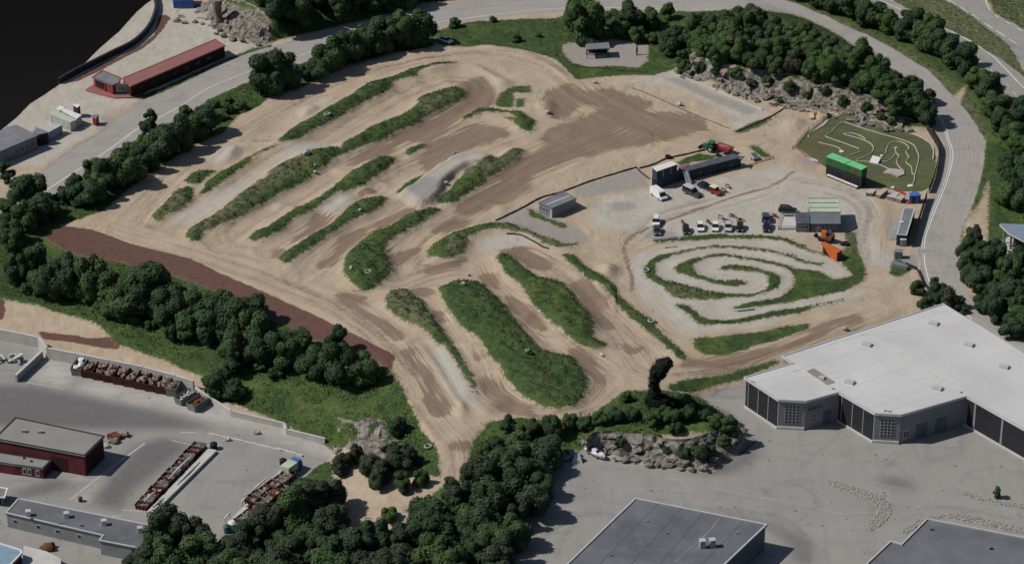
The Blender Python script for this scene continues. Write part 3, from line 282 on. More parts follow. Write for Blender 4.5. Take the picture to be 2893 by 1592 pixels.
for ln in ([(-29.02,63.67),(-29.72,59.09),(-31.36,57.14),(-34.04,53.27)],[(-50.97,-0.28),(-51.03,4.83),(-49.91,8.27),(-48.48,11.16)],[(30.92,104.93),(30.79,110.02),(32.18,115.17),(34.69,117.39)],[(11.28,94.92),(13.93,93.51),(17.02,99.90),(20.66,102.76),(25.43,102.05),(30.72,99.18)],[(-94.37,35.66),(-93.47,32.59),(-91.55,30.16),(-88.94,28.94)],[(-70.98,27.73),(-70.99,24.72),(-69.27,20.55),(-66.63,18.18),(-63.01,17.00)],[(-73.01,25.92),(-72.69,22.33),(-71.39,19.95)],
 [(-2.36,-7.42),(1.31,-16.18),(4.63,-24.22),(9.98,-27.91)],[(16.92,-14.55),(20.60,-22.62),(23.75,-28.96),(24.89,-33.12)],[(16.14,-1.85),(18.35,-9.08),(21.01,-17.26),(24.40,-24.74),(26.75,-31.04)],[(-22.84,17.00),(-23.21,11.16),(-22.48,4.26)],[(-20.70,18.18),(-21.68,14.07),(-21.81,8.85),(-20.36,4.83)],[(-37.01,-15.10),(-32.28,-22.62),(-28.36,-31.04),(-25.32,-38.27),(-21.07,-45.85)],[(-3.66,51.35),(1.43,59.74),(7.77,67.64),(16.00,77.04)],[(30.67,106.38),(34.35,100.61),(40.07,94.92),(48.70,90.00),(54.17,83.06)]):
    cuts|=band(ln,.5)
cuts=blur(cuts,1)*1.3
STA=np.where(road&road_lane,rsta,STA); LAT=np.where(road&road_lane,rlat,LAT); lane=np.where(road&road_lane,1,lane).astype(np.float32)
pave_any=road|hiway|lot|yard|turf
ridge&=~pave_any; grass&=~pave_any&~path
gr=grass&~M(DARK[:1],0)&~M([[(17.86,119.38),(23.40,120.19),(30.06,121.55),(38.93,122.09),(45.70,124.81),(44.90,108.71),(17.71,111.36)]],0)
# relief: grassed ridges, table tops, banks and heaps
rng=np.random.RandomState(4)
def smooth_noise(cell,amp):
    n=max(3,int((X1-X0)/cell)); a=rng.rand(n+2,n+2).astype(np.float32)
    ix=np.linspace(0,n,NX); iy=np.linspace(0,n,NY); i=ix.astype(int); j=iy.astype(int)
    u=(ix-i); v=(iy-j)[:,None]; u=u*u*(3-2*u); v=v*v*(3-2*v)
    return amp*((a[j][:,i]*(1-u)+a[j][:,i+1]*u)*(1-v)+(a[j+1][:,i]*(1-u)+a[j+1][:,i+1]*u)*v-.5)
soft=blur(ridge,2,2); wide=blur(ridge,5,2)
oval=M([[(25.97,29.38),(89.69,29.38),(83.36,-30.27),(23.93,-35.39)]],0)
rough=smooth_noise(1.6,1.)+smooth_noise(4,1.)
H=H+np.where(oval,.4,1.0)*(soft*.9+wide*1.15)*(1+.35*rough)
H=H+blur(gr,1)*(.28*smooth_noise(1.3,1)+.5*smooth_noise(5,1))+blur(rock,1)*(smooth_noise(1.5,1.2)+smooth_noise(4,1.6))
for p,z,r in ((GRAV[3],2.3,1),(GRAV[4],1.0,3),(DRY[1],1.5,2),(GRAV[7],.7,3),(GRAV[8],.7,3),(GRAV[2],.35,5),([(-26.34,119.63),(-23.12,124.89),(-15.52,128.68),(-9.36,128.68),(-4.70,121.12),(-0.11,116.65),(-3.14,113.69),(-6.22,121.12),(-9.94,125.64),(-15.49,127.16),(-21.55,123.38)],1.2,2),
  ([(-11.70,143.78),(-6.36,141.81),(-0.12,138.69),(5.34,134.81),(-0.93,141.03),(5.60,136.36),(11.41,129.44),(16.17,119.63),(12.54,121.87),(5.57,131.74),(-0.92,137.91),(-0.12,136.36),(-6.35,140.25)],1.0,2),
  ([(21.40,7.12),(22.77,8.27),(24.89,7.69),(25.60,4.83),(24.18,1.99),(22.08,2.55)],1.6,2),([(73.53,86.62),(75.00,90.98),(76.67,93.17),(77.85,91.85),(76.73,87.49),(74.85,84.89)],1.6,3),([(71.58,87.49),(72.64,89.23),(72.90,87.92),(72.02,86.18)],.8,2),
  ([(-22.58,-28.43),(-19.34,-35.19),(-16.39,-42.84),(-13.73,-51.32),(-10.88,-59.13),(-10.81,-64.40),(-12.38,-57.68),(-15.00,-49.84),(-17.66,-42.33),(-20.36,-35.19)],.8,1),
  ([(8.40,104.21),(9.63,106.38),(11.08,102.76),(11.30,96.33),(10.38,93.51),(8.31,94.21)],1.0,2),([(-12.85,-58.65),(-10.91,-57.19),(-10.11,-62.02),(-10.55,-64.88)],.8,2),
  ([(-4.02,10.00),(-5.11,13.49),(-3.77,15.24),(-1.88,15.24),(-0.80,13.49),(-3.22,12.90)],.4,2),([(-33.42,-7.98),(-30.42,-4.09),(-27.84,-2.41),(-29.06,-5.20),(-31.54,-9.08)],.5,2)):
    H=H+blur(M([p],0),r,2)*z
H=H-np.where(ridge|gr,0,1)*cuts*.10
lanes_on=np.clip((5.5-DIST)/2,0,1)*(~(ridge|gr|pave_any)).astype(np.float32)*np.where(oval,.3,1.)
H=H+blur(lanes_on,2)*(.22*np.sin(STA*.55+3*np.sin(STA*.06))*np.clip(np.sin(STA*.045+1.2),0,1)+.11*np.clip(np.abs(LAT)-2.5,0,3))
for p,z in (([(-28.43,46.27),(-27.47,42.49),(-23.47,39.37),(-19.88,40.62),(-18.87,45.00),(-22.59,48.16)],0),([(-74.20,75.01),(-71.77,73.66),(-72.54,65.65),(-76.44,64.33)],.9),([(-57.91,98.47),(-55.15,102.05),(-52.55,98.47),(-55.81,93.51)],.9),([(-25.60,-30.00),(-23.11,-27.91),(-22.06,-28.96),(-24.78,-31.57)],.7),([(-45.97,33.82),(-42.72,35.05),(-44.12,30.16)],.6),([(-39.46,48.16),(-36.76,50.71),(-34.88,46.27)],.7),([(12.14,-20.49),(10.55,-23.68),(12.56,-26.33),(14.15,-23.68)] ,.7),([(22.29,-8.53),(24.88,-9.63),(23.75,-12.37),(21.17,-11.28)],.8),([(1.56,-17.26),(4.42,-15.64),(5.44,-18.88),(2.59,-20.49)],.7),([(-12.83,-31.04),(-8.77,-30.00),(-7.71,-33.12),(-11.25,-34.16)],.8),([(-46.95,61.70),(-41.21,61.05),(-43.86,57.14)],.8),([(-59.26,41.87),(-53.79,39.37),(-55.57,36.90),(-59.87,38.75)],.7),([(-34.12,55.20),(-30.63,52.63),(-33.07,50.07)],.7),([(-8.49,43.75),(-0.10,40.62),(-2.88,37.51)],.6)):
    if z: H=H+blur(M([p],0),2,1)*z*.9
H=H+np.where(pave_any,0,1)*(smooth_noise(2.2,.1)+smooth_noise(9,.25))
bank=blur(ridge,3,2)*(1-blur(ridge,1,1))
VOID=[(-162.14,1.79),(-145.77,63.62),(-136.76,85.59),(-133.73,93.67),(-131.34,102.95),(-128.37,108.71),(-125.04,116.16),(-120.56,128.11),(-117.16,140.94),(-112.95,152.97),(-109.49,167.71),(-107.32,174.34),(-105.21,178.61),(-104.36,201.80),(-112.33,277.80),(-218.44,277.80)]
# ---------------------------------------------------------------- Blender
import bpy
from mathutils import Vector, Matrix
from mathutils.geometry import tessellate_polygon
sc=bpy.context.scene; COL=sc.collection
random.seed(7)
sun_el,sun_az=math.radians(46),math.radians(3)      # light falls towards +x
world=bpy.data.worlds.new("World"); sc.world=world; world.use_nodes=True
nt=world.node_tree; bg=nt.nodes['Background']
sky=nt.nodes.new('ShaderNodeTexSky'); sky.sky_type='NISHITA'; sky.sun_disc=False
sky.sun_elevation=sun_el; sky.sun_rotation=math.radians(-90)-sun_az
tc=nt.nodes.new('ShaderNodeTexCoord'); sep=nt.nodes.new('ShaderNodeSeparateXYZ')
nt.links.new(tc.outputs['Generated'],sep.inputs[0])
gt=nt.nodes.new('ShaderNodeMath'); gt.operation='GREATER_THAN'; gt.inputs[1].default_value=-.02; nt.links.new(sep.outputs['Z'],gt.inputs[0])
rmp=nt.nodes.new('ShaderNodeMapRange'); rmp.inputs[1].default_value=-.375; rmp.inputs[2].default_value=-.455; rmp.inputs[3].default_value=.105; rmp.inputs[4].default_value=.30
nt.links.new(sep.outputs['Z'],rmp.inputs[0])
cmb=nt.nodes.new('ShaderNodeCombineColor'); [nt.links.new(rmp.outputs[0],cmb.inputs[i]) for i in range(3)]
mx=nt.nodes.new('ShaderNodeMix'); mx.data_type='RGBA'
nt.links.new(gt.outputs[0],mx.inputs[0]); nt.links.new(cmb.outputs[0],mx.inputs[6]); nt.links.new(sky.outputs[0],mx.inputs[7])
nt.links.new(mx.outputs[2],bg.inputs[0]); bg.inputs[1].default_value=.055
sd=bpy.data.lights.new('sun','SUN'); sd.energy=4.0; sd.angle=math.radians(.6); sd.color=(1,.95,.88)
so=bpy.data.objects.new('sun',sd); COL.objects.link(so)
dirv=Vector((math.cos(sun_az)*math.cos(sun_el),math.sin(sun_az)*math.cos(sun_el),-math.sin(sun_el)))
so.rotation_euler=dirv.to_track_quat('-Z','Y').to_euler(); so.location=(-200,0,200)
cd=bpy.data.cameras.new('camera'); cd.sensor_width=36; cd.lens=36*8204/2893; cd.clip_end=5000; cd.clip_start=1
co=bpy.data.objects.new('camera',cd); COL.objects.link(co); co.location=(0,-618,329)
co.rotation_euler=(-Vector((0,-618,329))).to_track_quat('-Z','Y').to_euler(); sc.camera=co
sc.view_settings.view_transform='Standard'; sc.view_settings.look='None'; sc.view_settings.exposure=0; sc.view_settings.gamma=1

class NT:
    def __init__(s,name):
        s.m=bpy.data.materials.new(name); s.m.use_nodes=True; s.t=s.m.node_tree
        s.b=s.t.nodes['Principled BSDF']; s.b.inputs['Roughness'].default_value=.9; s.b.inputs['Specular IOR Level'].default_value=.2
    def put(s,v,inp):
        if hasattr(v,'is_output'): s.t.links.new(v,inp)
        elif isinstance(v,(tuple,list)): inp.default_value=tuple(v) if len(v)==len(inp.default_value) else tuple(v)+(1,)
        else: inp.default_value=v
    def attr(s,n):
        a=s.t.nodes.new('ShaderNodeAttribute'); a.attribute_name=n; return a.outputs['Fac']
    def noise(s,vec,scale,detail=3,rough=.55,dist=0):
        n=s.t.nodes.new('ShaderNodeTexNoise'); n.inputs['Scale'].default_value=scale; n.inputs['Detail'].default_value=detail; n.inputs['Roughness'].default_value=rough; n.inputs['Distortion'].default_value=dist
        if vec is not None: s.t.links.new(vec,n.inputs['Vector'])
        return n.outputs['Fac']
    def geo(s,n='Position'): return s.t.nodes.new('ShaderNodeNewGeometry').outputs[n]
    def obj(s): return s.t.nodes.new('ShaderNodeTexCoord').outputs['Object']
    def rnd(s): return s.t.nodes.new('ShaderNodeObjectInfo').outputs['Random']
    def vec(s,x,y,z=0.0):
        c=s.t.nodes.new('ShaderNodeCombineXYZ')
        for i,v in enumerate((x,y,z)): s.put(v,c.inputs[i])
        return c.outputs[0]
    def m2(s,op,a,b=0.0,c=0.0):
        n=s.t.nodes.new('ShaderNodeMath'); n.operation=op
        for i,v in enumerate((a,b,c)): s.put(v,n.inputs[i])
        return n.outputs[0]
    def rng(s,v,a,b,c=0.0,d=1.0):
        n=s.t.nodes.new('ShaderNodeMapRange')
        for i,q in enumerate((v,a,b,c,d)): s.put(q,n.inputs[i])
        return n.outputs[0]
    def mix(s,f,a,b):
        n=s.t.nodes.new('ShaderNodeMix'); n.data_type='RGBA'
        s.put(f,n.inputs[0]); s.put(a,n.inputs[6]); s.put(b,n.inputs[7]); return n.outputs[2]
    def scale(s,v,x,y,z):
        n=s.t.nodes.new('ShaderNodeMapping'); n.inputs['Scale'].default_value=(x,y,z); s.t.links.new(v,n.inputs['Vector']); return n.outputs[0]
    def done(s,col,bump=None,bs=.3,bd=.1):
        s.put(col,s.b.inputs['Base Color'])
        if bump is not None:
            n=s.t.nodes.new('ShaderNodeBump'); n.inputs['Strength'].default_value=bs; n.inputs['Distance'].default_value=bd
            s.t.links.new(bump,n.inputs['Height']); s.t.links.new(n.outputs[0],s.b.inputs['Normal'])
        return s.m
def ground_material():
    g=NT('ground_cover'); P=g.geo()
    n1=g.noise(P,.9,4,.6); n2=g.noise(P,.12,3); n3=g.noise(P,3.2,3,.65); n4=g.noise(P,.035,3)
    lat,sta=g.attr('lat'),g.attr('sta')
    st=g.noise(g.vec(g.m2('MULTIPLY',lat,1.15),g.m2('MULTIPLY',sta,.07)),1.0,4,.62,.4)
    st2=g.noise(g.vec(g.m2('MULTIPLY',lat,2.4),g.m2('MULTIPLY',sta,.05)),1.3,3,.6,.3)
    gen=g.noise(g.scale(P,.6,.25,.6),1.0,4,.6,.6)
    ln=g.attr('lane'); strk=g.m2('ADD',g.m2('MULTIPLY',st,ln),g.m2('MULTIPLY',gen,g.m2('SUBTRACT',1.0,ln)))
    def edge(a,noise,amp,soft):
        v=g.m2('ADD',g.attr(a),g.m2('MULTIPLY',g.m2('SUBTRACT',noise,.5),amp))
        return g.rng(v,.5-soft,.5+soft)
    dirt=g.mix(g.rng(n2,.3,.7),(.425,.345,.256),(.352,.282,.208))
    dirt=g.mix(g.rng(strk,.5,.72,0,.55),dirt,(.285,.225,.17)); dirt=g.mix(g.rng(strk,.30,.45,.45,0),dirt,(.51,.43,.33))
    dirt=g.mix(g.rng(n3,.55,.8,0,.3),dirt,(.30,.23,.17))
    gv=g.mix(g.rng(n2,.3,.7),(.43,.398,.345),(.37,.342,.30)); gv=g.mix(g.rng(strk,.5,.75,0,.55),gv,(.29,.272,.245)); gv=g.mix(g.rng(strk,.28,.45,.4,0),gv,(.50,.465,.41))
    c=g.mix(edge('grav',g.m2('ADD',g.m2('MULTIPLY',strk,.6),g.m2('MULTIPLY',n2,.4)),.9,.35),dirt,gv)
    c=g.mix(g.m2('MULTIPLY',edge('dark',n1,.6,.3),.8),c,g.mix(n1,(.215,.205,.20),(.30,.285,.275)))
    wetc=g.mix(g.rng(st2,.35,.65),(.165,.116,.084),(.22,.158,.115))
    wf=g.m2('MULTIPLY',edge('wet',g.m2('ADD',g.m2('MULTIPLY',st2,.55),g.m2('MULTIPLY',strk,.45)),2.7,.13),g.rng(st2,.32,.46,.45,1.0)); c=g.mix(g.m2('MULTIPLY',wf,.95),c,wetc)
    rut=g.m2('MULTIPLY',g.rng(st2,.60,.645,0,.62),g.m2('MULTIPLY',ln,g.rng(g.attr('grav'),.3,.8,1,.35))); c=g.mix(rut,c,(.20,.145,.11))
    c=g.mix(g.m2('MULTIPLY',g.attr('cuts'),g.rng(n1,.35,.6,.2,.75)),c,(.15,.11,.085))
    c=g.mix(edge('red',n1,.5,.15),c,g.mix(n1,(.085,.043,.036),(.135,.072,.058))); 
    c=g.mix(g.m2('MULTIPLY',edge('red',n1,.1,.1),g.rng(n3,.69,.72)),c,(.35,.27,.23))
    rk=g.mix(g.rng(n1,.38,.62),(.05,.047,.042),(.25,.225,.19)); c=g.mix(edge('rock',n1,.6,.15),c,rk)
    gr=g.mix(g.rng(n3,.35,.7),(.026,.052,.016),(.055,.10,.028)); gr=g.mix(g.rng(n2,.45,.68,0,.75),gr,(.085,.125,.03)); gr=g.mix(g.rng(g.noise(P,.28,4,.65),.5,.7,0,.7),gr,(.018,.034,.014)); gr=g.mix(g.rng(n1,.3,.48,.6,0),gr,(.02,.036,.014))
    dryc=g.mix(n3,(.06,.066,.032),(.225,.20,.13))
    dn=g.m2('MULTIPLY',g.attr('dry'),g.rng(n1,.38,.56)); gr=g.mix(g.m2('MULTIPLY',dn,.85),gr,dryc)
    gr=g.mix(g.m2('MULTIPLY',g.rng(n4,.45,.7,.15,.55),g.rng(n1,.5,.62)),gr,(.13,.125,.06))
    fr=g.m2('MULTIPLY',g.rng(g.m2('ADD',g.attr('grass'),g.m2('MULTIPLY',g.m2('SUBTRACT',n3,.5),1.5)),.08,.34),g.rng(n1,.42,.56,.1,.8)); c=g.mix(fr,c,g.mix(n3,(.085,.085,.04),(.24,.21,.135))); gf=edge('grass',g.m2('ADD',g.m2('MULTIPLY',n1,.6),g.m2('MULTIPLY',n3,.4)),1.7,.14); c=g.mix(gf,c,gr)
    asp=g.mix(g.rng(n2,.3,.7),(.235,.225,.215),(.285,.27,.257)); asp=g.mix(g.rng(n4,.35,.65,0,.8),asp,(.275,.268,.25))
    asp=g.mix(g.rng(g.noise(g.scale(P,.5,.06,.5),1.0,4,.6),.5,.75,0,.6),asp,(.205,.198,.192)); asp=g.mix(g.rng(n1,.58,.8,0,.4),asp,(.33,.305,.285))
    asp=g.mix(g.m2('MULTIPLY',g.attr('conc'),g.rng(n2,.25,.6,.4,.9)),asp,(.43,.41,.385)); asp=g.mix(g.m2('MULTIPLY',g.attr('patch'),.92),asp,g.mix(n1,(.10,.098,.10),(.135,.13,.129)))
    asp=g.mix(g.m2('MULTIPLY',g.rng(st2,.45,.7,0,.35),g.attr('road')),asp,(.25,.238,.225)); asp=g.mix(g.m2('MULTIPLY',g.attr('road'),.75),asp,g.mix(g.rng(st2,.35,.65),(.355,.332,.31),(.275,.26,.245)))
    asp=g.mix(g.m2('MULTIPLY',g.attr('ruts'),g.rng(n1,.3,.6,.15,.65)),asp,(.15,.145,.145))
    asp=g.mix(g.rng(g.noise(g.scale(P,.09,.22,.2),1.0,5,.65,1.0),.52,.72,0,.5),asp,(.175,.17,.168)); asp=g.mix(g.rng(n3,.74,.76,0,.6),asp,(.16,.155,.15))
    c=g.mix(edge('pave',n1,.25,.12),c,asp)
    tf=g.mix(g.rng(n2,.3,.7),(.07,.088,.036),(.105,.118,.056)); tf=g.mix(g.rng(g.noise(g.scale(P,.2,1.2,1),.5,3),.5,.7,0,.6),tf,(.05,.07,.035))
    tf=g.mix(g.rng(g.noise(P,.16,2),.55,.62,0,.75),tf,(.085,.083,.06)); c=g.mix(edge('turf',n1,.1,.1),c,tf)
    bump=g.m2('ADD',g.m2('MULTIPLY',n3,.5),g.m2('MULTIPLY',strk,.8)); bump=g.m2('MULTIPLY',bump,g.m2('SUBTRACT',1.0,g.m2('MULTIPLY',g.attr('pave'),.85)))
    return g.done(c,bump,.55,.35)
GROUND=ground_material()
def build_ground():
    Z=H.astype(np.float32); xx,yy=np.meshgrid(GX,GY)
    jx=blur(np.random.RandomState(1).rand(NY,NX)-.5,0); 
    v=np.stack([xx,yy,Z],-1).reshape(-1,3).astype(np.float32)
    idx=np.arange(NX*NY).reshape(NY,NX)
    q=np.stack([idx[:-1,:-1],idx[:-1,1:],idx[1:,1:],idx[1:,:-1]],-1)
    void=raster(VOID)
    bad=void[:-1,:-1]&void[:-1,1:]&void[1:,1:]&void[1:,:-1]
    cut=lambda m: m[:-1,:-1]
    for j,i in zip(*np.nonzero(void&(blur(void,1)<.999))):        # the sheet's own cut edge runs straight
        p=Vector((GX[i],GY[j])); best=None
        for a,b in zip(VOID,VOID[1:]):
            A_,B_=Vector(a),Vector(b); d=B_-A_; t=max(0,min(1,(p-A_).dot(d)/d.dot(d))); q_=A_+d*t; l=(q_-p).length
            if best is None or l<best[0]: best=(l,q_)
        if best[0]<1.2: v[j*NX+i,0],v[j*NX+i,1]=best[1].x,best[1].y
    track=raster(TRACK)
    kind=np.zeros((NY-1,NX-1),np.int32)                    # 0 ground
    kind[cut(track&~(gr|ridge))]=1; kind[cut(path)]=6
    kind[cut(road)]=2; kind[cut(hiway)]=3; kind[cut(lot)]=4; kind[cut(yard)]=5; kind[cut(turf)]=7
    pv=blur(road|hiway|lot|yard,1); pv=np.maximum(pv,blur(M(ACCESS,0),2)*.6)
    A=dict(grass=blur(ridge|gr,1,2),dry=dry,wet=wet,grav=grav,dark=dark,red=red,rock=np.maximum(rock,0),pave=pv,conc=conc,patch=patch,ruts=blur(ruts,1)*1.6,cuts=cuts,turf=blur(turf,1),lat=LAT,sta=STA,lane=lane,road=blur(road,1))
    for k,nm in enumerate(('ground','dirt_track','road','highway','parking_lot','yard','dirt_path','artificial_turf')):
        f=q[(kind==k)&~bad]
        u,inv=np.unique(f.reshape(-1),return_inverse=True); f=inv.reshape(-1,4).astype(np.int32)
        me=bpy.data.meshes.new(nm); me.vertices.add(len(u)); me.vertices.foreach_set('co',v[u].ravel())
        me.loops.add(f.size); me.loops.foreach_set('vertex_index',f.ravel()); me.polygons.add(len(f))
        me.polygons.foreach_set('loop_start',np.arange(len(f),dtype=np.int32)*4)
        me.polygons.foreach_set('use_smooth',np.ones(len(f),bool)); me.update(calc_edges=True)
        for an,a in A.items():
            at=me.attributes.new(an,'FLOAT','POINT'); at.data.foreach_set('value',np.ascontiguousarray(a.reshape(-1)[u],dtype=np.float32))
        me.materials.append(GROUND); o=bpy.data.objects.new(nm,me); COL.objects.link(o); o['kind']='structure'
TRACK=[(-101.44,31.49),(-91.38,58.56),(-77.30,85.57),(-64.06,108.52),(-43.19,128.20),(-22.36,141.32),(-4.29,142.27),(5.85,138.44),(15.69,121.40),(30.00,119.47),(47.91,124.68),(69.15,98.27),(58.63,85.75),(48.49,75.54),(34.38,63.77),(14.46,49.63),(9.32,45.01),(-3.80,33.77),(-16.49,20.06),(1.19,25.64),(20.91,22.90),(27.51,14.31),(28.19,5.86),(33.88,-18.49),(41.25,-37.72),(56.33,-31.47),(76.02,-18.31),(95.75,-10.20),(96.15,-14.91),(64.23,-36.91),(52.82,-43.33),(36.87,-52.57),(25.18,-53.98),(16.93,-63.21),(5.45,-65.83),(-4.23,-63.81),(-8.53,-72.95),(-16.37,-72.94),(-19.98,-68.11),(-25.08,-46.46),(-30.02,-35.57),(-38.94,-22.22),(-55.90,-6.43),(-76.47,9.99),(-94.17,20.32)]
build_ground()
# ---------------------------------------------------------------- building blocks
from mathutils import noise as mnoise
def tag(o,label,cat,group=None,kind=None):
    o['label']=label; o['category']=cat
    if group: o['group']=group
    if kind: o['kind']=kind
    return o
def empty(name,label,cat,loc,rz=0.0,group=None):
    o=bpy.data.objects.new(name,None); COL.objects.link(o); o.location=loc; o.rotation_euler=(0,0,rz); o.empty_display_size=.5
    return tag(o,label,cat,group)
class MB:
    def __init__(s): s.v=[]; s.f=[]
    def add(s,vs,fs):
        n=len(s.v); s.v+= [tuple(q) for q in vs]; s.f+=[tuple(i+n for i in f) for f in fs]; return s
    def box(s,c,d,rz=0.0,tilt=0.0):
        a,b,h=d[0]/2,d[1]/2,d[2]/2; M_=Matrix.Rotation(rz,3,'Z')@Matrix.Rotation(tilt,3,'Y')
        vs=[M_@Vector((x*a,y*b,z*h))+Vector(c) for z in (-1,1) for x,y in ((-1,-1),(1,-1),(1,1),(-1,1))]
        return s.add(vs,[(3,2,1,0),(4,5,6,7),(0,1,5,4),(1,2,6,5),(2,3,7,6),(3,0,4,7)])
    def prism(s,poly,z0,z1,top=None):
        p=ccw(poly); n=len(p); t=top if top else p
        zt=z1 if isinstance(z1,(list,tuple)) else [z1]*n
        vs=[(x,y,z0) for x,y in p]+[(t[i][0],t[i][1],zt[i]) for i in range(n)]
        tri=tessellate_polygon([[Vector((x,y,0)) for x,y in p]])
        fs=[(i,(i+1)%n,n+(i+1)%n,n+i) for i in range(n)]
        for a,b,c in tri:
            if (p[b][0]-p[a][0])*(p[c][1]-p[a][1])-(p[b][1]-p[a][1])*(p[c][0]-p[a][0])<0: b,c=c,b
            fs+=[(n+a,n+b,n+c),(c,b,a)]
        return s.add(vs,fs)
    def tube(s,pts,r,n=8,caps=True):
        pts=[Vector(p) for p in pts]; rr=r if isinstance(r,(list,tuple)) else [r]*len(pts); vs=[]; fs=[]
        for i,p in enumerate(pts):
            d=(pts[min(i+1,len(pts)-1)]-pts[max(i-1,0)]).normalized(); u=d.cross(Vector((0,0,1)) if abs(d.z)<.95 else Vector((1,0,0))).normalized(); w=d.cross(u)
            for k in range(n):
                a=2*math.pi*k/n; vs.append(p+(u*math.cos(a)+w*math.sin(a))*rr[i])
        for i in range(len(pts)-1):
            for k in range(n): fs.append((i*n+k,i*n+(k+1)%n,(i+1)*n+(k+1)%n,(i+1)*n+k))
        if caps: fs+=[tuple(range(n-1,-1,-1)),tuple(range((len(pts)-1)*n,len(pts)*n))]
        return s.add(vs,fs)
    def side(s,prof,w,inset=0.0,ys=0.0):
        """a side profile (x,z) given width w, its upper points pulled in by inset"""
        n=len(prof); zs=[z for x,z in prof]; z0,z1=min(zs),max(zs); vs=[]
        for sg in (-1,1):
            for x,z in prof: vs.append((x,ys+sg*(w/2-inset*(z-z0)/max(z1-z0,1e-6)),z))
        fs=[(i,(i+1)%n,n+(i+1)%n,n+i) for i in range(n)]
        tri=tessellate_polygon([[Vector((x,z,0)) for x,z in prof]])
        for a,b,c in tri: fs+=[(a,c,b),(n+a,n+b,n+c)]
        return s.add(vs,fs)
    def blob(s,c,r,sub=2,amp=.2,fr=1.2,seed=0,sq=(1,1,1)):
        vs,fs=ICO[sub]; out=[]
        for v in vs:
            q=Vector(v); k=1+amp*mnoise.noise(q*fr+Vector((seed*7.3,seed*3.1,seed*1.7)))*1.6
            out.append((c[0]+q.x*r*sq[0]*k,c[1]+q.y*r*sq[1]*k,c[2]+q.z*r*sq[2]*k))
        return s.add(out,fs)
    def ring(s,c,R,r,n=14,m=7,axis='Z'):
        vs=[];fs=[]
        for i in range(n):
            a=2*math.pi*i/n
            for j in range(m):
                b=2*math.pi*j/m; x=(R+r*math.cos(b))*math.cos(a); y=(R+r*math.cos(b))*math.sin(a); z=r*math.sin(b)
                vs.append((c[0]+x,c[1]+y,c[2]+z) if axis=='Z' else (c[0]+x,c[1]+z,c[2]+y))
        for i in range(n):
            for j in range(m): fs.append((i*m+j,((i+1)%n)*m+j,((i+1)%n)*m+(j+1)%m,i*m+(j+1)%m))
        return s.add(vs,fs)
    def mesh(s,name,mat,off=(0,0,0),smooth=False,bev=0.0):
        me=bpy.data.meshes.new(name); me.from_pydata([(x-off[0],y-off[1],z-off[2]) for x,y,z in s.v],[],s.f); me.materials.append(mat)
        import bmesh
        b=bmesh.new(); b.from_mesh(me); bmesh.ops.recalc_face_normals(b,faces=b.faces); b.to_mesh(me); b.free()
        if smooth: me.polygons.foreach_set('use_smooth',[True]*len(me.polygons))
        return me
def ccw(p):
    a=sum(p[i][0]*p[(i+1)%len(p)][1]-p[(i+1)%len(p)][0]*p[i][1] for i in range(len(p)))
    return list(p) if a>0 else list(reversed(p))
def grow(poly,d):
    p=ccw(poly); n=len(p); out=[]
    for i in range(n):
        a,b,c=Vector(p[i-1]),Vector(p[i]),Vector(p[(i+1)%n]); e1=(b-a).normalized(); e2=(c-b).normalized()
        n1=Vector((e1.y,-e1.x)); n2=Vector((e2.y,-e2.x)); m=(n1+n2); k=1+n1.dot(n2); m=m/max(k,.3); out.append((b.x+m.x*d,b.y+m.y*d))
    return out
def _ico():
    import bmesh; out={}
    for sub in (1,2,3):
        b=bmesh.new(); bmesh.ops.create_icosphere(b,subdivisions=sub,radius=1); b.verts.ensure_lookup_table()
        out[sub]=([tuple(v.co) for v in b.verts],[tuple(v.index for v in f.verts) for f in b.faces]); b.free()
    return out
ICO=_ico()
def part(name,mb,mat,root,world=True,smooth=False,label=None,loc=None):
    off=(0,0,0)
    if world:
        r=root; off=Vector((0,0,0))
        while r is not None: off=off+r.location; r=r.parent
    o=bpy.data.objects.new(name,mb.mesh(name,mat,off,smooth)); COL.objects.link(o); o.parent=root
    if loc is not None: o.location=loc
    if label: o['label']=label
    return o
def solid(name,mb,mat,label,cat,loc,group=None,smooth=False,rz=0.0,world=True,kind=None):
    o=bpy.data.objects.new(name,mb.mesh(name,mat,loc if world else (0,0,0),smooth)); COL.objects.link(o); o.location=loc; o.rotation_euler=(0,0,rz)
    return tag(o,label,cat,group,kind)
def G(p,dz=0.0): return (p[0],p[1],hat(p[0],p[1])+dz)
def paint(name,c,rough=.75,var=.22,sc_=.6,stain=None,metal=0.0,streak=False):
    g=NT(name); P=g.geo(); n=g.noise(P,sc_,4,.6); v2=g.noise(g.scale(P,2.5,2.5,.35) if streak else P,sc_*4,3)
    lo=tuple(x*(1-var) for x in c); hi=tuple(min(1,x*(1+var*.6)) for x in c)
    col=g.mix(g.rng(n,.3,.7),lo,hi); col=g.mix(g.rng(v2,.55,.8,0,.5),col,tuple(x*.7 for x in lo) if stain is None else stain)
    g.b.inputs['Roughness'].default_value=rough; g.b.inputs['Metallic'].default_value=metal
    return g.done(col,v2,.12,.05)
def gloss(name,c,rough=.3):
    g=NT(name); n=g.noise(g.geo(),1.2,3); g.b.inputs['Roughness'].default_value=rough; g.b.inputs['Specular IOR Level'].default_value=.5
    return g.done(g.mix(n,tuple(x*.85 for x in c),tuple(min(1,x*1.08) for x in c)))
def scrapmat():
    g=NT('scrap'); P=g.geo(); a=g.noise(P,1.1,4,.7); b=g.noise(P,2.7,2)
    c=g.mix(g.rng(a,.4,.6),(.06,.045,.042),(.28,.19,.13)); c=g.mix(g.rng(b,.56,.64),c,(.46,.43,.41)); c=g.mix(g.rng(g.noise(P,1.7,2),.62,.66),c,(.025,.022,.025))
    return g.done(c,a,.6,.2)
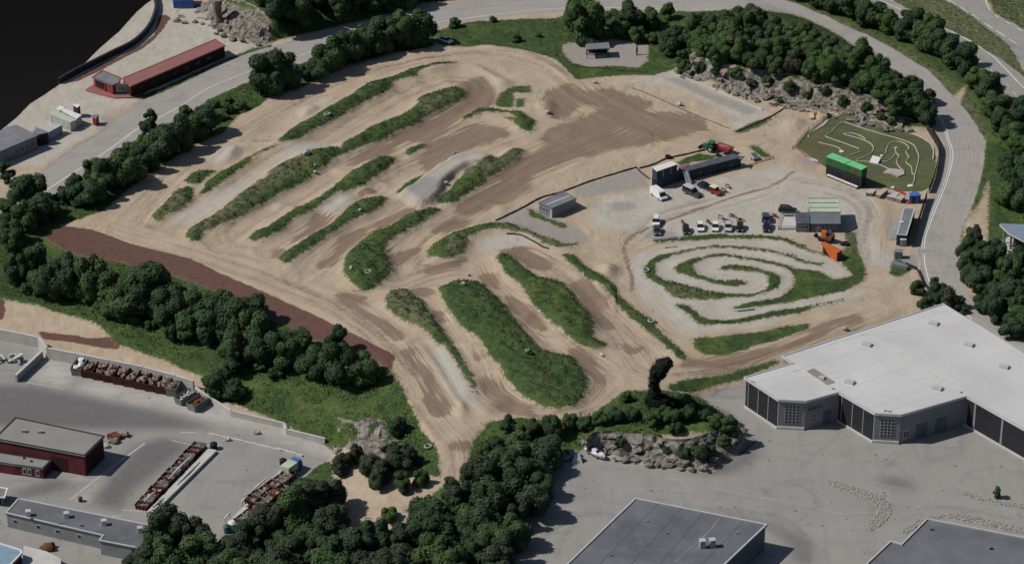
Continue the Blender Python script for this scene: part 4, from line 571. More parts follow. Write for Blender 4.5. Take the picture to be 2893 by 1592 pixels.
def rockmat():
    g=NT('cliff_rock'); P=g.geo(); a=g.noise(P,.55,5,.65); b=g.noise(g.scale(P,.5,.5,2.2),1.1,4,.6)
    c=g.mix(g.rng(a,.35,.65),(.085,.08,.073),(.28,.255,.225)); c=g.mix(g.rng(b,.55,.7),c,(.04,.038,.036)); c=g.mix(g.rng(g.noise(P,.3,3),.58,.7,0,.6),c,(.30,.21,.15)); c=g.mix(g.rng(g.noise(P,2.,3),.62,.75,0,.7),c,(.05,.065,.03))
    return g.done(c,a,.9,.5)
def leafmat(name,lo,hi,litc):
    g=NT(name); t=g.attr('tint'); r=g.rnd(); n=g.noise(g.geo(),.55,3,.6)
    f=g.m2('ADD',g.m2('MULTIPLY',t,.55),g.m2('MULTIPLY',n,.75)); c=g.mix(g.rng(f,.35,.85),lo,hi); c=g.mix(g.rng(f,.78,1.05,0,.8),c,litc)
    c=g.mix(g.m2('MULTIPLY',r,.4),c,(hi[0]*1.15,hi[1]*.85,hi[2]*.9)); g.b.inputs['Roughness'].default_value=.8
    return g.done(c)
MT=dict(
 asph_roof=paint('grey_felt_roof',(.125,.13,.145),.9,.28,.10,(.165,.165,.165)), grey_roof2=paint('weathered_felt_roof',(.225,.225,.22),.9,.14,.2,(.17,.165,.16)),
 white_roof=paint('white_membrane_roof',(.49,.49,.487),.75,.13,.07,(.40,.39,.37)), dirtline=paint('roof_dirt',(.52,.49,.45),.9,.12,.5),
 slate=paint('grey_sheet_roof',(.17,.18,.195),.6,.18,.4,streak=True), concrete=paint('concrete',(.40,.385,.365),.9,.15,.4), pale=paint('pale_concrete',(.46,.45,.43),.9,.14,.35,(.33,.32,.31)),
 darkwall=paint('dark_cladding',(.022,.023,.027),.6,.2), greywall=paint('grey_wall',(.20,.205,.215),.8,.15,.4,streak=True), bluewall=paint('blue_grey_cladding',(.10,.12,.15),.6,.2,.4,streak=True),
 redroof=paint('red_sheet_roof',(.25,.112,.102),.7,.1,.3,(.22,.085,.08)), redwall=paint('dark_red_wall',(.10,.024,.029),.8,.2,.4), redpaint=paint('red_paint',(.24,.038,.036),.6,.2),
 blackwall=paint('black_red_wall',(.03,.014,.015),.8,.2), white=paint('white_paint',(.62,.62,.615),.6,.1), dirtywhite=paint('dirty_white',(.42,.42,.41),.8,.22,.8), trim=paint('pale_metal_trim',(.42,.43,.44),.5,.12),
 navy=paint('navy_container',(.028,.04,.065),.6,.25,.5,streak=True), navyroof=paint('dusty_container_roof',(.075,.085,.115),.7,.3,.5,(.19,.175,.15)), skyblue=paint('pale_blue_sheet',(.20,.29,.37),.7,.15), bluebox=paint('blue_tarp',(.06,.14,.38),.6,.2),
 SEAM=paint('roof_seam',(.46,.46,.455),.8,.15,.8),green=paint('green_roof',(.15,.50,.235),.6,.14,.5,streak=True), dgreen=paint('green_panels',(.03,.10,.035),.7,.2), palegreen=paint('pale_green_roof',(.40,.47,.37),.7,.15,.5,(.40,.34,.28)),
 trgreen=gloss('green_tractor_paint',(.01,.13,.06)), orange=paint('orange_paint',(.45,.11,.03),.6,.15,.8), rust=paint('rust',(.13,.055,.03),.9,.35,1.2), rustred=paint('red_brown_skip',(.085,.032,.030),.8,.35,.7,streak=True),
 greyskip=paint('grey_skip',(.20,.20,.195),.8,.25,.7,streak=True), glass=gloss('dark_glass',(.015,.018,.024),.15), rubber=paint('rubber',(.018,.018,.019),.9,.2), black=paint('black_plastic',(.015,.015,.017),.7,.2),
 wood=paint('weathered_wood',(.21,.175,.135),.9,.25,1.), newwood=paint('pale_plywood',(.55,.40,.25),.8,.15), tin=paint('tin',(.30,.30,.31),.5,.2), dtimber=paint('dark_timber',(.035,.032,.034),.9,.3,1.), soil=paint('edge_soil',(.06,.052,.046),.9,.3,1.),
 carwhite=gloss('white_car_paint',(.68,.68,.68)), carsilver=gloss('silver_car_paint',(.42,.45,.49)), carblack=gloss('black_car_paint',(.012,.013,.016)), cardark=gloss('charcoal_car_paint',(.05,.053,.06)), carnavy=gloss('navy_car_paint',(.012,.016,.04)), carred=gloss('red_car_paint',(.28,.02,.018)), cream=gloss('cream_paint',(.62,.57,.43),.5), lamp=gloss('lamp_lens',(.7,.7,.68),.1),
 mark=paint('road_paint',(.66,.65,.63),.8,.2,2.), lotmark=paint('worn_lot_paint',(.42,.41,.40),.9,.25,2.),ymark=paint('yellow_road_paint',(.55,.49,.30),.8,.2,2.), hose=paint('white_hose',(.42,.385,.30),.7,.2,1.), redhose=paint('red_kerb',(.23,.055,.045),.8,.2,1.), pinkboard=paint('pinkish_board',(.40,.34,.31),.9,.2,1.), redmat=paint('red_mat',(.34,.03,.035),.9,.15), bluesteel=paint('blue_steel_roof',(.19,.24,.31),.5,.1), tan=paint('tan_cover',(.43,.345,.24),.85,.15), stone=paint('pale_stone',(.30,.285,.26),.9,.3,2.), scrap=scrapmat(), rock=rockmat(), bark=paint('bark',(.07,.052,.038),.95,.3,2.), teal=paint('teal_plastic',(.03,.12,.11),.6,.2),
)
LEAF=dict(dark=leafmat('dark_foliage',(.012,.026,.011),(.038,.074,.031),(.072,.118,.05)),mid=leafmat('green_foliage',(.017,.036,.012),(.056,.104,.034),(.10,.155,.054)),
 light=leafmat('light_green_foliage',(.02,.045,.01),(.065,.12,.03),(.10,.16,.045)),olive=leafmat('dull_olive_foliage',(.014,.024,.012),(.042,.06,.034),(.075,.095,.055)))
# ---------------------------------------------------------------- trees
def crown_mesh(seed,tall=1.0,sparse=0):
    """crown of unit width: lumpy leaf clumps and many small leaf faces"""
    R=random.Random(seed); mb=MB(); tint=[]; lobes=[((0,0,.42*tall),.33)]
    for i in range(16):
        a=R.random()*6.283; h=R.uniform(.16,.82)*tall; w=.34*math.sqrt(max(.05,1-((h/tall-.42)/.52)**2)); rr=R.uniform(.11,.23)
        d=R.uniform(.5,1.12)*w; lobes.append(((math.cos(a)*d,math.sin(a)*d,h),rr))
    for k,(c,r) in enumerate(lobes):
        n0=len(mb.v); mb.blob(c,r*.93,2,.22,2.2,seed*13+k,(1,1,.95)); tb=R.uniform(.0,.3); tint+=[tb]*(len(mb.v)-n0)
    for k,(c,r) in enumerate(lobes):
        cl=R.uniform(0,.35)
        for i in range(int(900*r if k else 260)):
            u=R.uniform(-1,1); a=R.random()*6.283; s=math.sqrt(1-u*u); d=Vector((s*math.cos(a),s*math.sin(a),u))
            p=Vector(c)+d*r*R.uniform(.90,1.12)
            if p.z<.06: continue
            if any((p-Vector(c2)).length<r2*.85 for j,(c2,r2) in enumerate(lobes) if j!=k): continue
            nrm=(d+Vector((R.uniform(-1,1),R.uniform(-1,1),R.uniform(-.3,1.1)))*.42).normalized(); t1=nrm.orthogonal().normalized(); t1=Matrix.Rotation(R.random()*6.28,3,nrm)@t1; t2=nrm.cross(t1)
            L=R.uniform(.020,.043); Wd=L*R.uniform(.6,.9)
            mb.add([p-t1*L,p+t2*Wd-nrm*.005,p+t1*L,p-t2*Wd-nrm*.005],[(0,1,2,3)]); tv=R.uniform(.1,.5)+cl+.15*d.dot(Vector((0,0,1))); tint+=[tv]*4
    return mb,tint
def mesh_tint(name,mb,tint,mat):
    me=bpy.data.meshes.new(name); me.from_pydata(mb.v,[],mb.f); me.materials.append(mat)
    at=me.attributes.new('tint','FLOAT','POINT'); at.data.foreach_set('value',tint); return me
CROWN={}; 
for kd,mt in LEAF.items():
    CROWN[kd]=[mesh_tint('crown',*crown_mesh(s+({'dark':0,'mid':20,'light':40,'olive':60}[kd]),t),mt) for s,t in enumerate((.95,1.05,.85,1.15,.9))]
    CROWN[kd+'_tall']=[mesh_tint('crown',*crown_mesh(90+s,1.75),mt) for s in range(2)]
    CROWN[kd+'_bush']=[mesh_tint('crown',*crown_mesh(120+s,.72),mt) for s in range(3)]
def trunk_mesh(tall):
    mb=MB(); R=random.Random(5)
    mb.tube([(0,0,-.08),(.005,0,.1),(-.01,.01,.3*tall),(0,0,.55*tall)],[.035,.028,.02,.008],7)
    for i in range(5):
        a=i*1.3; z=.12+.07*i; mb.tube([(0,0,z*tall),(math.cos(a)*.12,math.sin(a)*.12,(z+.1)*tall),(math.cos(a)*.26,math.sin(a)*.26,(z+.2)*tall)],[.014,.010,.004],5)
    return mb.mesh('trunk',MT['bark'])
TRUNK={1:trunk_mesh(1),2:trunk_mesh(1.7)}
def tree(x,y,d,kind,label,group,name='tree',cat='tree',shift=.30):
    y+=d*shift; z=hat(x,y)-.1
    t=empty(name,label,cat,(x,y,z),0,group); rz=random.random()*6.28; sx=d*random.uniform(1.08,1.24)
    o=bpy.data.objects.new('crown',random.choice(CROWN[kind])); COL.objects.link(o); o.parent=t; o.scale=(sx*random.uniform(.86,1.16),sx*random.uniform(.86,1.16),sx*random.uniform(.8,1.18)); o.rotation_euler=(random.uniform(-.06,.06),random.uniform(-.06,.06),rz)
    if not kind.endswith('bush'):
        k=bpy.data.objects.new('trunk',TRUNK[2 if kind.endswith('tall') else 1]); COL.objects.link(k); k.parent=t; k.scale=(d,d,d)
    return t
ONES='first second third fourth fifth sixth seventh eighth ninth tenth eleventh twelfth thirteenth fourteenth fifteenth sixteenth seventeenth eighteenth nineteenth'.split()
TENS={2:('twenty','twentieth'),3:('thirty','thirtieth'),4:('forty','fortieth'),5:('fifty','fiftieth'),6:('sixty','sixtieth'),7:('seventy','seventieth'),8:('eighty','eightieth'),9:('ninety','ninetieth')}
def nth(i):
    if i<=19: return ONES[i-1]
    if i>=100: return 'hundred and '+nth(i-100) if i>100 else 'hundredth'
    t,u=divmod(i,10); return TENS[t][1] if u==0 else TENS[t][0]+'-'+ONES[u-1]
HUE=dict(dark='dark green',mid='mid green',light='bright light green',olive='dull grey-green')
def stand(items,where,group,frm='left',key=None,bush=False):
    """items: (x,y,d,kind); where ends the label"""
    items=sorted(items,key=key or (lambda q:q[0])); ds=sorted(q[2] for q in items); med=ds[len(ds)//2]
    for i,(x,y,d,k) in enumerate(items):
        sz='large' if d>med*1.18 else 'small' if d<med*.84 else 'medium-sized'; shp='tall' if k.endswith('tall') else 'round'
        b=k.endswith('bush') or bush
        tree(x,y,d,k,f"{sz} {HUE[k.split('_')[0]]} {'bush' if b else shp+' tree'}, {nth(i+1)} from {frm} {where}",group,'bush' if b else ('broadleaf_tree' if shp=='round' else 'slender_tree'),'bush' if b else 'tree')
def kinds(pts,seq,k=1.0): return [(x,y,d*k,seq[i%len(seq)]) for i,(x,y,d) in enumerate(pts)]
def fill(poly,d0,d1,gap,seq,seed,avoid=()):
    R=random.Random(seed); xs=[p[0] for p in poly]; ys=[p[1] for p in poly]; out=[]
    ins=lambda x,y,p: sum(((p[i][1]>y)!=(p[(i+1)%len(p)][1]>y)) and x<(p[(i+1)%len(p)][0]-p[i][0])*(y-p[i][1])/(p[(i+1)%len(p)][1]-p[i][1])+p[i][0] for i in range(len(p)))%2
    for k in range(6000):
        x=R.uniform(min(xs),max(xs)); y=R.uniform(min(ys),max(ys))
        if not ins(x,y,poly) or any(ins(x,y,a) for a in avoid): continue
        d=R.uniform(d0,d1)
        if all(math.hypot(x-q[0],y-q[1])>gap*(d+q[2])/2 for q in out): out.append((x,y,d,R.choice(seq)))
    return out
ROADROW=[(-27.1,140.7,7.9),(-32.1,138.7,6.5),(-36.3,137.9,6.8),(-40.4,134.4,6.7),(-44.1,130.5,6.9),(-47.9,126.8,6.7),(-51.1,122.9,6.2),(-54.3,117.9,5.5),(-57.2,117.7,3.7),(-34.9,145.5,5.0)]
stand(kinds(ROADROW,['dark','mid','dark','dark','mid'],1.22),'in row above outer lane','trees in the row above the outer dirt lane')
PAIR=[(-62.8,109.5,7.9),(-67.7,106.0,8.3)]; stand(kinds(PAIR,['dark'],1.2),'of the pair by road','pair of dark trees by the outer lane')
LEFTROAD=[(-81.2,81.7,6.6),(-84.5,77.8,6.5),(-88.0,70.9,6.9),(-91.7,65.5,6.8),(-95.4,59.3,6.6),(-99.6,51.6,7.6),(-103.7,47.8,6.1),(-97.9,66.0,5.4),(-101.6,62.5,4.1),(-111.6,40.4,6.2),(-118.4,31.8,7.2),(-121.5,26.0,5.9),(-107.5,39.6,6.0),(-105.5,43.6,5.1),(-124.9,28.4,5.6),(-124.2,19.8,5.1),(-93.2,75.5,5.2)]
stand(kinds(LEFTROAD,['dark','mid','dark','dark','dark','mid'],1.12),'in belt below the road','trees in the belt below the road')
stand([(x,y,d,k) for (x,y,d),k in zip([(-88.1,93.6,3.9),(-108.5,55.7,4.7),(-96.5,81.3,4.4),(-123.2,40.5,8.9),(-129.6,51.9,3.9),(-16.4,155.5,3.9),(-5.5,160.3,2.1),(1.1,145.4,2.7),(7.6,148.6,1.8)],['light_bush','mid','dark_tall','dark','dark_tall','mid_bush','mid_bush','mid_bush','mid_bush'])],'alone on the road verge','lone plants on the road verge')
BANK=[(-120.6,4.5,5.0),(-116.6,8.0,5.0),(-110.9,-2.8,7.3),(-106.4,-1.9,7.1),(-101.3,-4.3,7.3),(-95.6,-6.0,7.6),(-90.1,-8.2,8.0),(-84.2,-10.6,8.2),(-78.8,-15.3,7.7),(-73.7,-15.8,7.3),(-108.6,2.3,5.8),(-114.0,-0.8,5.4),(-93.3,-13.6,7.2),(-87.6,-13.7,7.2),(-81.5,-18.4,7.5),(-75.5,-21.7,7.5),(-69.6,-25.6,7.8),(-64.8,-26.2,7.8),(-59.9,-29.8,8.0),(-63.3,-34.0,6.6),(-57.7,-35.5,6.8),(-54.0,-34.2,6.4),(-50.1,-38.3,6.9),(-46.3,-41.2,6.4),(-60.7,-19.3,5.6),(-68.6,-15.0,6.0)]
stand(kinds(BANK,['dark','mid','dark','dark','mid','mid','dark'],1.14),'below the red soil bank','trees in the belt below the red soil bank')
stand(kinds([(-39.5,-48.0,9.4),(-34.6,-47.6,7.6),(-44.3,-43.5,6.5),(-41.1,-34.3,5.5),(-48.7,-31.0,5.2)],['dark','mid','dark']),'in slope-end clump','trees in the clump at the end of the slope')
stand([(x,y,d,k) for (x,y,d),k in zip([(-80.3,-22.2,4.7),(-116.9,6.1,3.9),(-66.8,-45.0,6.4),(-63.3,-46.3,5.1),(-64.4,-37.6,4.0),(-25.2,-68.8,4.0),(-123.0,15.2,4.9)],['dark','light_bush','dark','dark','dark_tall','dark','mid'])],'standing alone on grassy slope','single trees on the slope')
stand([(x,y,d,k) for (x,y,d),k in zip([(-36.3,-77.0,4.7),(-31.3,-81.9,5.2),(-27.7,-85.0,5.1),(-24.3,-82.8,5.3),(-22.3,-80.0,4.3),(-29.3,-87.5,4.8),(-23.7,-89.4,4.1),(-19.5,-87.9,3.2),(-37.5,-80.1,4.0),(-25.9,-76.2,3.0),(-34.2,-76.2,4.2)],['olive','olive','olive','olive','olive','dark','dark','mid','olive','olive','olive'])],'round the small outcrop','trees around the small outcrop')
LOWB=fill([(-118.05,0.48),(-103.94,-4.74),(-90.43,-14.25),(-78.49,-20.22),(-69.52,-26.21),(-61.42,-34.71),(-53.62,-40.71),(-53.93,-36.09),(-63.87,-26.89),(-79.17,-12.87),(-94.19,-5.99),(-109.34,0.16)],2.6,4.2,.9,['mid_bush','dark_bush','mid_bush'],17)+fill([(-117.41,31.68),(-109.73,41.54),(-101.32,55.50),(-92.84,72.05),(-83.80,86.93),(-73.88,95.58),(-70.01,100.95),(-78.87,103.31),(-94.07,83.47),(-107.15,61.13),(-119.67,40.46)],2.2,3.8,1.2,['mid_bush','dark_bush'],19)
stand(LOWB,'on grass banks above yard','low bushes on the grass banks')
PATHCUT=[(-42.90,-83.61),(-37.20,-76.75),(-24.76,-83.42),(-19.42,-90.08),(-11.76,-89.56),(-7.45,-94.09),(-13.28,-99.32),(-17.53,-97.67),(-20.65,-106.24),(-27.41,-103.88),(-34.14,-103.47),(-41.32,-109.52),(-43.39,-103.16)]
W1=fill([(-78.55,-118.28),(-76.71,-112.83),(-71.15,-110.60),(-63.66,-110.91),(-56.82,-113.28),(-52.24,-108.19),(-47.74,-100.93),(-43.94,-94.38),(-39.00,-91.39),(-36.84,-96.83),(-36.72,-105.43),(-38.11,-114.81),(-39.42,-120.56),(-39.12,-132.42),(-77.26,-129.50)],6.2,8.6,.66,['olive','dark','olive','dark','mid','olive'],3)
stand(W1,'in wood beside yard','trees of the wood beside the yard')
W2=fill([(-39.12,-132.42),(-37.34,-121.03),(-31.96,-114.04),(-26.96,-115.06),(-21.28,-112.60),(-18.97,-106.44),(-15.77,-100.86),(-9.10,-97.43),(-4.95,-88.33),(3.63,-79.70),(8.40,-77.80),(7.40,-90.56),(3.51,-103.07),(0.16,-115.16),(-2.63,-135.31)],5.8,8.2,.66,['dark','olive','olive','mid','dark','olive','mid','dark'],5,[])
stand(W2,'in wood beside lot','trees of the wood beside the lot')
stand([(x,y,d,k) for (x,y,d),k in zip([(-12.5,-97.1,3.9),(-25.9,-99.8,3.5),(-6.3,-78.1,3.5),(-0.7,-71.0,3.8),(1.9,-73.7,4.5),(4.5,-70.8,4.0),(8.5,-71.6,4.7),(12.4,-68.9,3.9),(1.0,-79.5,4.8),(-3.3,-75.4,3.0)],['dark_tall','light_bush','mid_bush','dark','mid','dark_bush','dark','mid_bush','dark','olive_bush'])],'under the lower bend','scrub under the lower bend')
stand(kinds([(16.3,-69.8,3.5),(19.4,-69.5,3.0),(22.9,-69.1,3.5),(26.4,-68.3,3.8),(30.7,-70.5,3.5),(35.1,-70.1,4.4),(38.7,-68.4,3.5),(42.6,-68.5,3.1),(44.6,-71.7,3.5),(47.2,-72.0,3.8),(40.7,-80.2,3.8),(35.8,-73.1,3.0),(25.4,-59.8,3.2),(38.1,-62.4,4.1),(40.2,-64.2,3.0),(32.6,-67.3,3.9),(23.6,-75.3,2.3),(28.8,-76.0,1.9),(33.9,-77.6,2.6),(37.3,-79.3,2.9),(43.4,-78.1,2.6),(46.2,-74.6,3.0),(48.1,-72.6,3.0),(27.1,-73.8,2.1),(31.4,-75.0,2.3)],['mid_bush','mid_bush','dark_bush','dark_bush']),'on the rock knoll','bushes on the knoll')
HILLT=fill([(50.61,125.23),(56.23,117.50),(66.91,113.51),(77.40,108.65),(87.68,102.59),(96.64,95.39),(104.23,90.65),(102.14,97.46),(95.54,111.02),(86.14,127.04),(77.06,137.81),(66.84,143.83),(56.46,140.31),(51.02,133.42)],5.0,7.2,.66,['mid','mid','light','mid','dark','mid','olive'],8,[[(68.06,129.90),(74.86,131.46),(78.72,124.51),(84.33,113.51),(81.81,109.72),(76.87,115.85),(70.78,121.91)]])
HILLT+=kinds([(47.9,125.5,4.4),(49.9,132.4,4.9),(69.3,146.6,5.9),(101.2,98.6,6.7),(97.8,96.7,6.4),(103.9,93.5,7.1),(106.9,90.7,7.7),(110.0,89.5,6.6),(102.5,89.2,5.8),(109.4,102.2,6.1),(112.5,100.6,5.4),(94.9,99.6,5.6),(61.0,141.0,5.9),(56.5,141.1,5.2),(53.1,139.7,5.6),(110.8,86.7,6.2)],['mid','dark','dark','dark'])
stand([(x,y,d,k) for (x,y,d),k in zip([(56.2,116.5,2.6),(61.5,113.9,3.3),(65.7,110.3,2.4),(70.0,110.1,2.8),(75.6,105.6,3.3),(80.3,103.2,2.4),(85.0,101.9,3.0),(89.3,96.6,2.6),(95.5,93.2,3.0),(98.8,89.5,2.6),(52.1,120.7,2.9),(72.8,103.2,1.9),(101.3,87.7,2.3)],['dark_bush','mid_bush']*8)],'growing on hill rock face','bushes on the rock face')
stand(HILLT,'on hill above rocks','trees on the hill')
stand(kinds([(108.2,103.7,3.2),(105.4,104.5,3.0)],['dark_tall']),'at hill end by road','spindly trees by the road')
stand([(x,y,d,k) for (x,y,d),k in zip([(20.6,144.0,12.7),(45.1,135.5,9.4),(26.1,158.8,4.6),(29.5,155.4,5.3),(34.5,152.6,6.9),(39.4,155.4,5.7),(45.2,161.5,4.6),(30.9,147.3,5.7),(41.0,144.6,4.5),(22.8,139.2,4.5),(35.3,144.4,5.0),(52.7,123.3,4.4),(47.9,123.2,3.8)],['mid','dark','mid','mid','dark','mid','light','mid_bush','mid_bush','dark_bush','mid_bush','light_bush','mid_bush'])],'behind the open shelter','trees behind the shelter')
OUTER=[(83.4,176.5,6.6),(88.2,170.5,6.8),(93.1,165.0,6.9),(98.3,161.2,7.2),(103.4,155.3,7.6),(108.1,150.8,7.1),(112.8,143.6,7.0),(117.3,138.1,7.2),(121.3,132.7,6.7),(124.1,126.6,6.7),(126.2,120.1,6.4),(128.4,111.8,6.8),(129.8,101.9,6.1),(130.3,92.9,6.4),(131.7,84.2,6.4),(132.7,75.5,6.3),(137.5,87.9,6.4),(132.3,66.0,6.6),(128.2,57.6,6.2),(131.7,55.4,6.2),(128.8,44.9,6.5),(124.8,38.6,5.2),(115.6,151.9,5.7),(120.7,147.2,5.9),(106.6,158.8,5.5),(135.8,63.7,7.2),(130.7,31.4,8.0)]
stand(kinds(OUTER,['dark','mid','dark','mid','dark','light'],1.1),'between the two roads','trees between the roads')
stand(kinds([(117.8,-17.9,6.6),(111.9,-16.3,5.3),(122.5,-14.4,6.6),(122.5,3.9,5.8),(110.0,3.8,4.6),(116.9,-29.7,6.1),(114.0,18.7,4.5),(112.1,8.8,6.0),(114.6,3.6,6.2),(118.3,7.8,5.2),(119.5,-3.4,6.3),(111.8,-7.2,6.3),(116.1,-13.1,6.6),(121.5,-10.3,6.2),(118.2,-20.8,6.7),(113.1,-21.1,5.2),(119.8,-25.8,6.5),(110.1,-2.3,4.8),(126.1,1.9,5.8)],['olive','dark','dark','dark','mid','dark']),'by the blue-roofed building','trees beside the blue-roofed building')
stand(kinds([(98.0,-14.9,4.1),(101.2,-13.1,5.1),(103.8,-15.0,5.3),(106.7,-16.2,2.8),(97.1,-7.1,3.2),(101.5,-2.3,2.5)],['dark','dark','olive','dark_bush']),'at white warehouse corner','plants at the warehouse corner')
TOPW=fill([(-79.10,165.33),(-69.72,150.64),(-65.92,147.27),(-69.73,145.70),(-62.55,150.66),(-53.95,154.57),(-44.72,160.19),(-35.37,165.93),(-29.07,169.43),(-22.76,174.54),(-17.99,179.01)],7.,9.5,.66,['dark','dark','dark','mid'],11)
stand(TOPW,'in wood across road','trees in the wood across the road')
t=[(31.9,-63.2,4.6)][0]; z=hat(t[0],t[1]); R_=random.Random(3)
kt=empty('leaning_tree','tall black leaning tree with bushy top on the rock knoll','tree',(t[0],t[1],z))

mb=MB(); tint=[]
for i,(dx,dz,r) in enumerate([(0,2,2.3),(-1.,2.6,1.8),(1.6,2.2,1.9),(3.4,1.7,1.6),(5.,1.0,1.3),(-.4,4.6,1.5),(-.6,6.4,1.3),(-.5,8.0,1.5),(.1,9.8,1.9),(1.1,11.2,2.0),(2.2,11.8,1.5),(.6,9.0,1.5)]):
    n0=len(mb.v); mb.blob((dx,0,dz),r*.9,2,.25,2.,i); tint+=[.05]*(len(mb.v)-n0)
    for k in range(150):
        d=Vector((R_.gauss(0,1),R_.gauss(0,1),R_.gauss(0,1))).normalized(); p=Vector((dx,0,dz))+d*r*R_.uniform(.88,1.12); t1=d.orthogonal().normalized(); t1=Matrix.Rotation(R_.random()*6,3,d)@t1; t2=(d+Vector((R_.uniform(-.6,.6),0,R_.uniform(-.5,.8)))).normalized().cross(t1)
        mb.add([p-t1*.2,p+t2*.15,p+t1*.2,p-t2*.15],[(0,1,2,3)]); tint+=[R_.uniform(0,.35)]*4
bl=leafmat('blackish_foliage',(.004,.007,.004),(.012,.02,.010),(.022,.03,.018))
o=bpy.data.objects.new('crown',mesh_tint('crown',mb,tint,bl)); COL.objects.link(o); o.parent=kt
part('trunk',MB().tube([(0,0,-.5),(-.3,0,3),(-.6,0,7),(0,0,10)],[.35,.3,.22,.1],8),MT['bark'],kt,False)
# ---------------------------------------------------------------- buildings
def cen(poly): return (sum(p[0] for p in poly)/len(poly),sum(p[1] for p in poly)/len(poly))
def building(name,label,roof,z0,zr,wall,rmat,cat='building',over=.25,thick=.25,zs=None,parapet=None,group=None):
    """walls up to a roof slab whose outline is given; zs gives each roof corner its own height"""
    roof=ccw(roof) if zs is None else roof; c=cen(roof); e=empty(name,label,cat,(c[0],c[1],z0),0,group)
    w=grow(roof,-over); top=[z-thick for z in zs] if zs else zr-thick
    part('wall',MB().prism(w,z0-.4,top),wall,e)
    r=MB()
    if zs:
        n=len(roof); vs=[(x,y,z-thick) for (x,y),z in zip(roof,zs)]+[(x,y,z) for (x,y),z in zip(roof,zs)]
        r.add(vs,[tuple(range(n-1,-1,-1)),tuple(range(n,2*n))]+[(i,(i+1)%n,n+(i+1)%n,n+i) for i in range(n)])
    else: r.prism(roof,zr-thick,zr)
    part('roof',r,rmat,e)
    if parapet:
        m=MB(); inn=grow(roof,-.35); n=len(roof)
        for i in range(n):
            a,b=roof[i],roof[(i+1)%n]; a2,b2=inn[i],inn[(i+1)%n]
            m.prism([a,b,b2,a2],zr+.003,zr+parapet[0])
        part('roof_edge',m,parapet[1],e)
    return e,w
def panel(e,w,i,u0,u1,z0,z1,mat,name,t=.07,parent=None):
    """a slab standing proud of wall edge i of outline w"""
    a,b=Vector(w[i]),Vector(w[(i+1)%len(w)]); d=b-a; n=Vector((d.y,-d.x)).normalized(); p,q=a+d*u0,a+d*u1
    return part(name,MB().prism([tuple(p+n*.004),tuple(p+n*t),tuple(q+n*t),tuple(q+n*.004)],z0,z1),mat,parent or e)
def window(e,w,i,u0,u1,z0,z1,nx=1,nz=1,frame=None):
    f=panel(e,w,i,u0,u1,z0,z1,frame or MT['trim'],'window',.06); du=(u1-u0)/nx; dz=(z1-z0)/nz
    a,b=Vector(w[i]),Vector(w[(i+1)%len(w)]); d=b-a; n=Vector((d.y,-d.x)).normalized(); m=MB()
    for ix in range(nx):
        for iz in range(nz):
            p=a+d*(u0+du*(ix+.12)); q=a+d*(u0+du*(ix+.88)); m.prism([tuple(p+n*.05),tuple(p+n*.085),tuple(q+n*.085),tuple(q+n*.05)],z0+dz*(iz+.13),z0+dz*(iz+.87))
    part('pane',m,MT['glass'],f)
def edge_to(w,dx,dy):
    """index of the longest wall edge facing the given way"""
    best=None
    for i in range(len(w)):
        a,b=Vector(w[i]),Vector(w[(i+1)%len(w)]); d=b-a; n=Vector((d.y,-d.x)).normalized(); s=max(0,n.dot(Vector((dx,dy)).normalized()))**3*d.length
        if best is None or s>best[0]: best=(s,i)
    return best[1]
def edge_near(w,p): 
    return min(range(len(w)),key=lambda i:(Vector(w[i])+Vector(w[(i+1)%len(w)])-2*Vector(p)).length)
def roofbox(e,p,z,d,mat,name='roof_vent',cap=None,rz=0.0):
    o=part(name,MB().box((p[0],p[1],z+d[2]/2),d,rz),mat,e)
    if cap: part('cap',MB().box((p[0],p[1],z+d[2]+.06),(d[0]*1.15,d[1]*1.15,.1),rz),cap,o)
    return o
# white-roofed warehouse
e,w=building('warehouse','large warehouse with stepped white roof and skylights',WAREHOUSE,LOT_Z,4.5,MT['greywall'],MT['white_roof'],'warehouse',.35,.4,parapet=(.18,MT['trim']))
for p in [(97.65,-29.08),(81.12,-39.07),(104.39,-39.18),(110.91,-49.31),(75.39,-56.24),(94.67,-58.97)]:
    o=roofbox(e,p,4.503,(2.2,1.5,.45),MT['trim'],'skylight',rz=-.55); part('pane',MB().box((p[0],p[1],5.0),(1.9,1.2,.08),-.55),MT['carsilver'],o)
part('roof_hatch',MB().prism([(66.16,-51.10),(68.00,-49.81),(72.21,-56.14),(70.26,-57.31)],4.505,4.56),MT['grey_roof2'],e); part('roof_vent',MB().box((*[(69.38,-54.42)][0],4.75),(1.2,1,.5),-.5),MT['trim'],e)
for s in ([(82.38,-34.94),(82.89,-34.84),(88.14,-41.73),(96.69,-54.76),(101.14,-61.69),(100.51,-61.88),(95.84,-55.65),(87.47,-43.16)],[(63.32,-48.10),(63.83,-47.95),(67.64,-52.44),(71.72,-58.68),(71.16,-59.31),(67.04,-53.58)]):
    part('roof_gutter',MB().prism(s,4.504,4.512),MT['dirtline'],e)
sm=MB(); q0,q1=[(52.68,-54.66),(58.96,-63.66)]; u0,u1=[(51.87,-53.92),(63.25,-47.45)]; dv=(Vector(u1)-Vector(u0)).normalized()
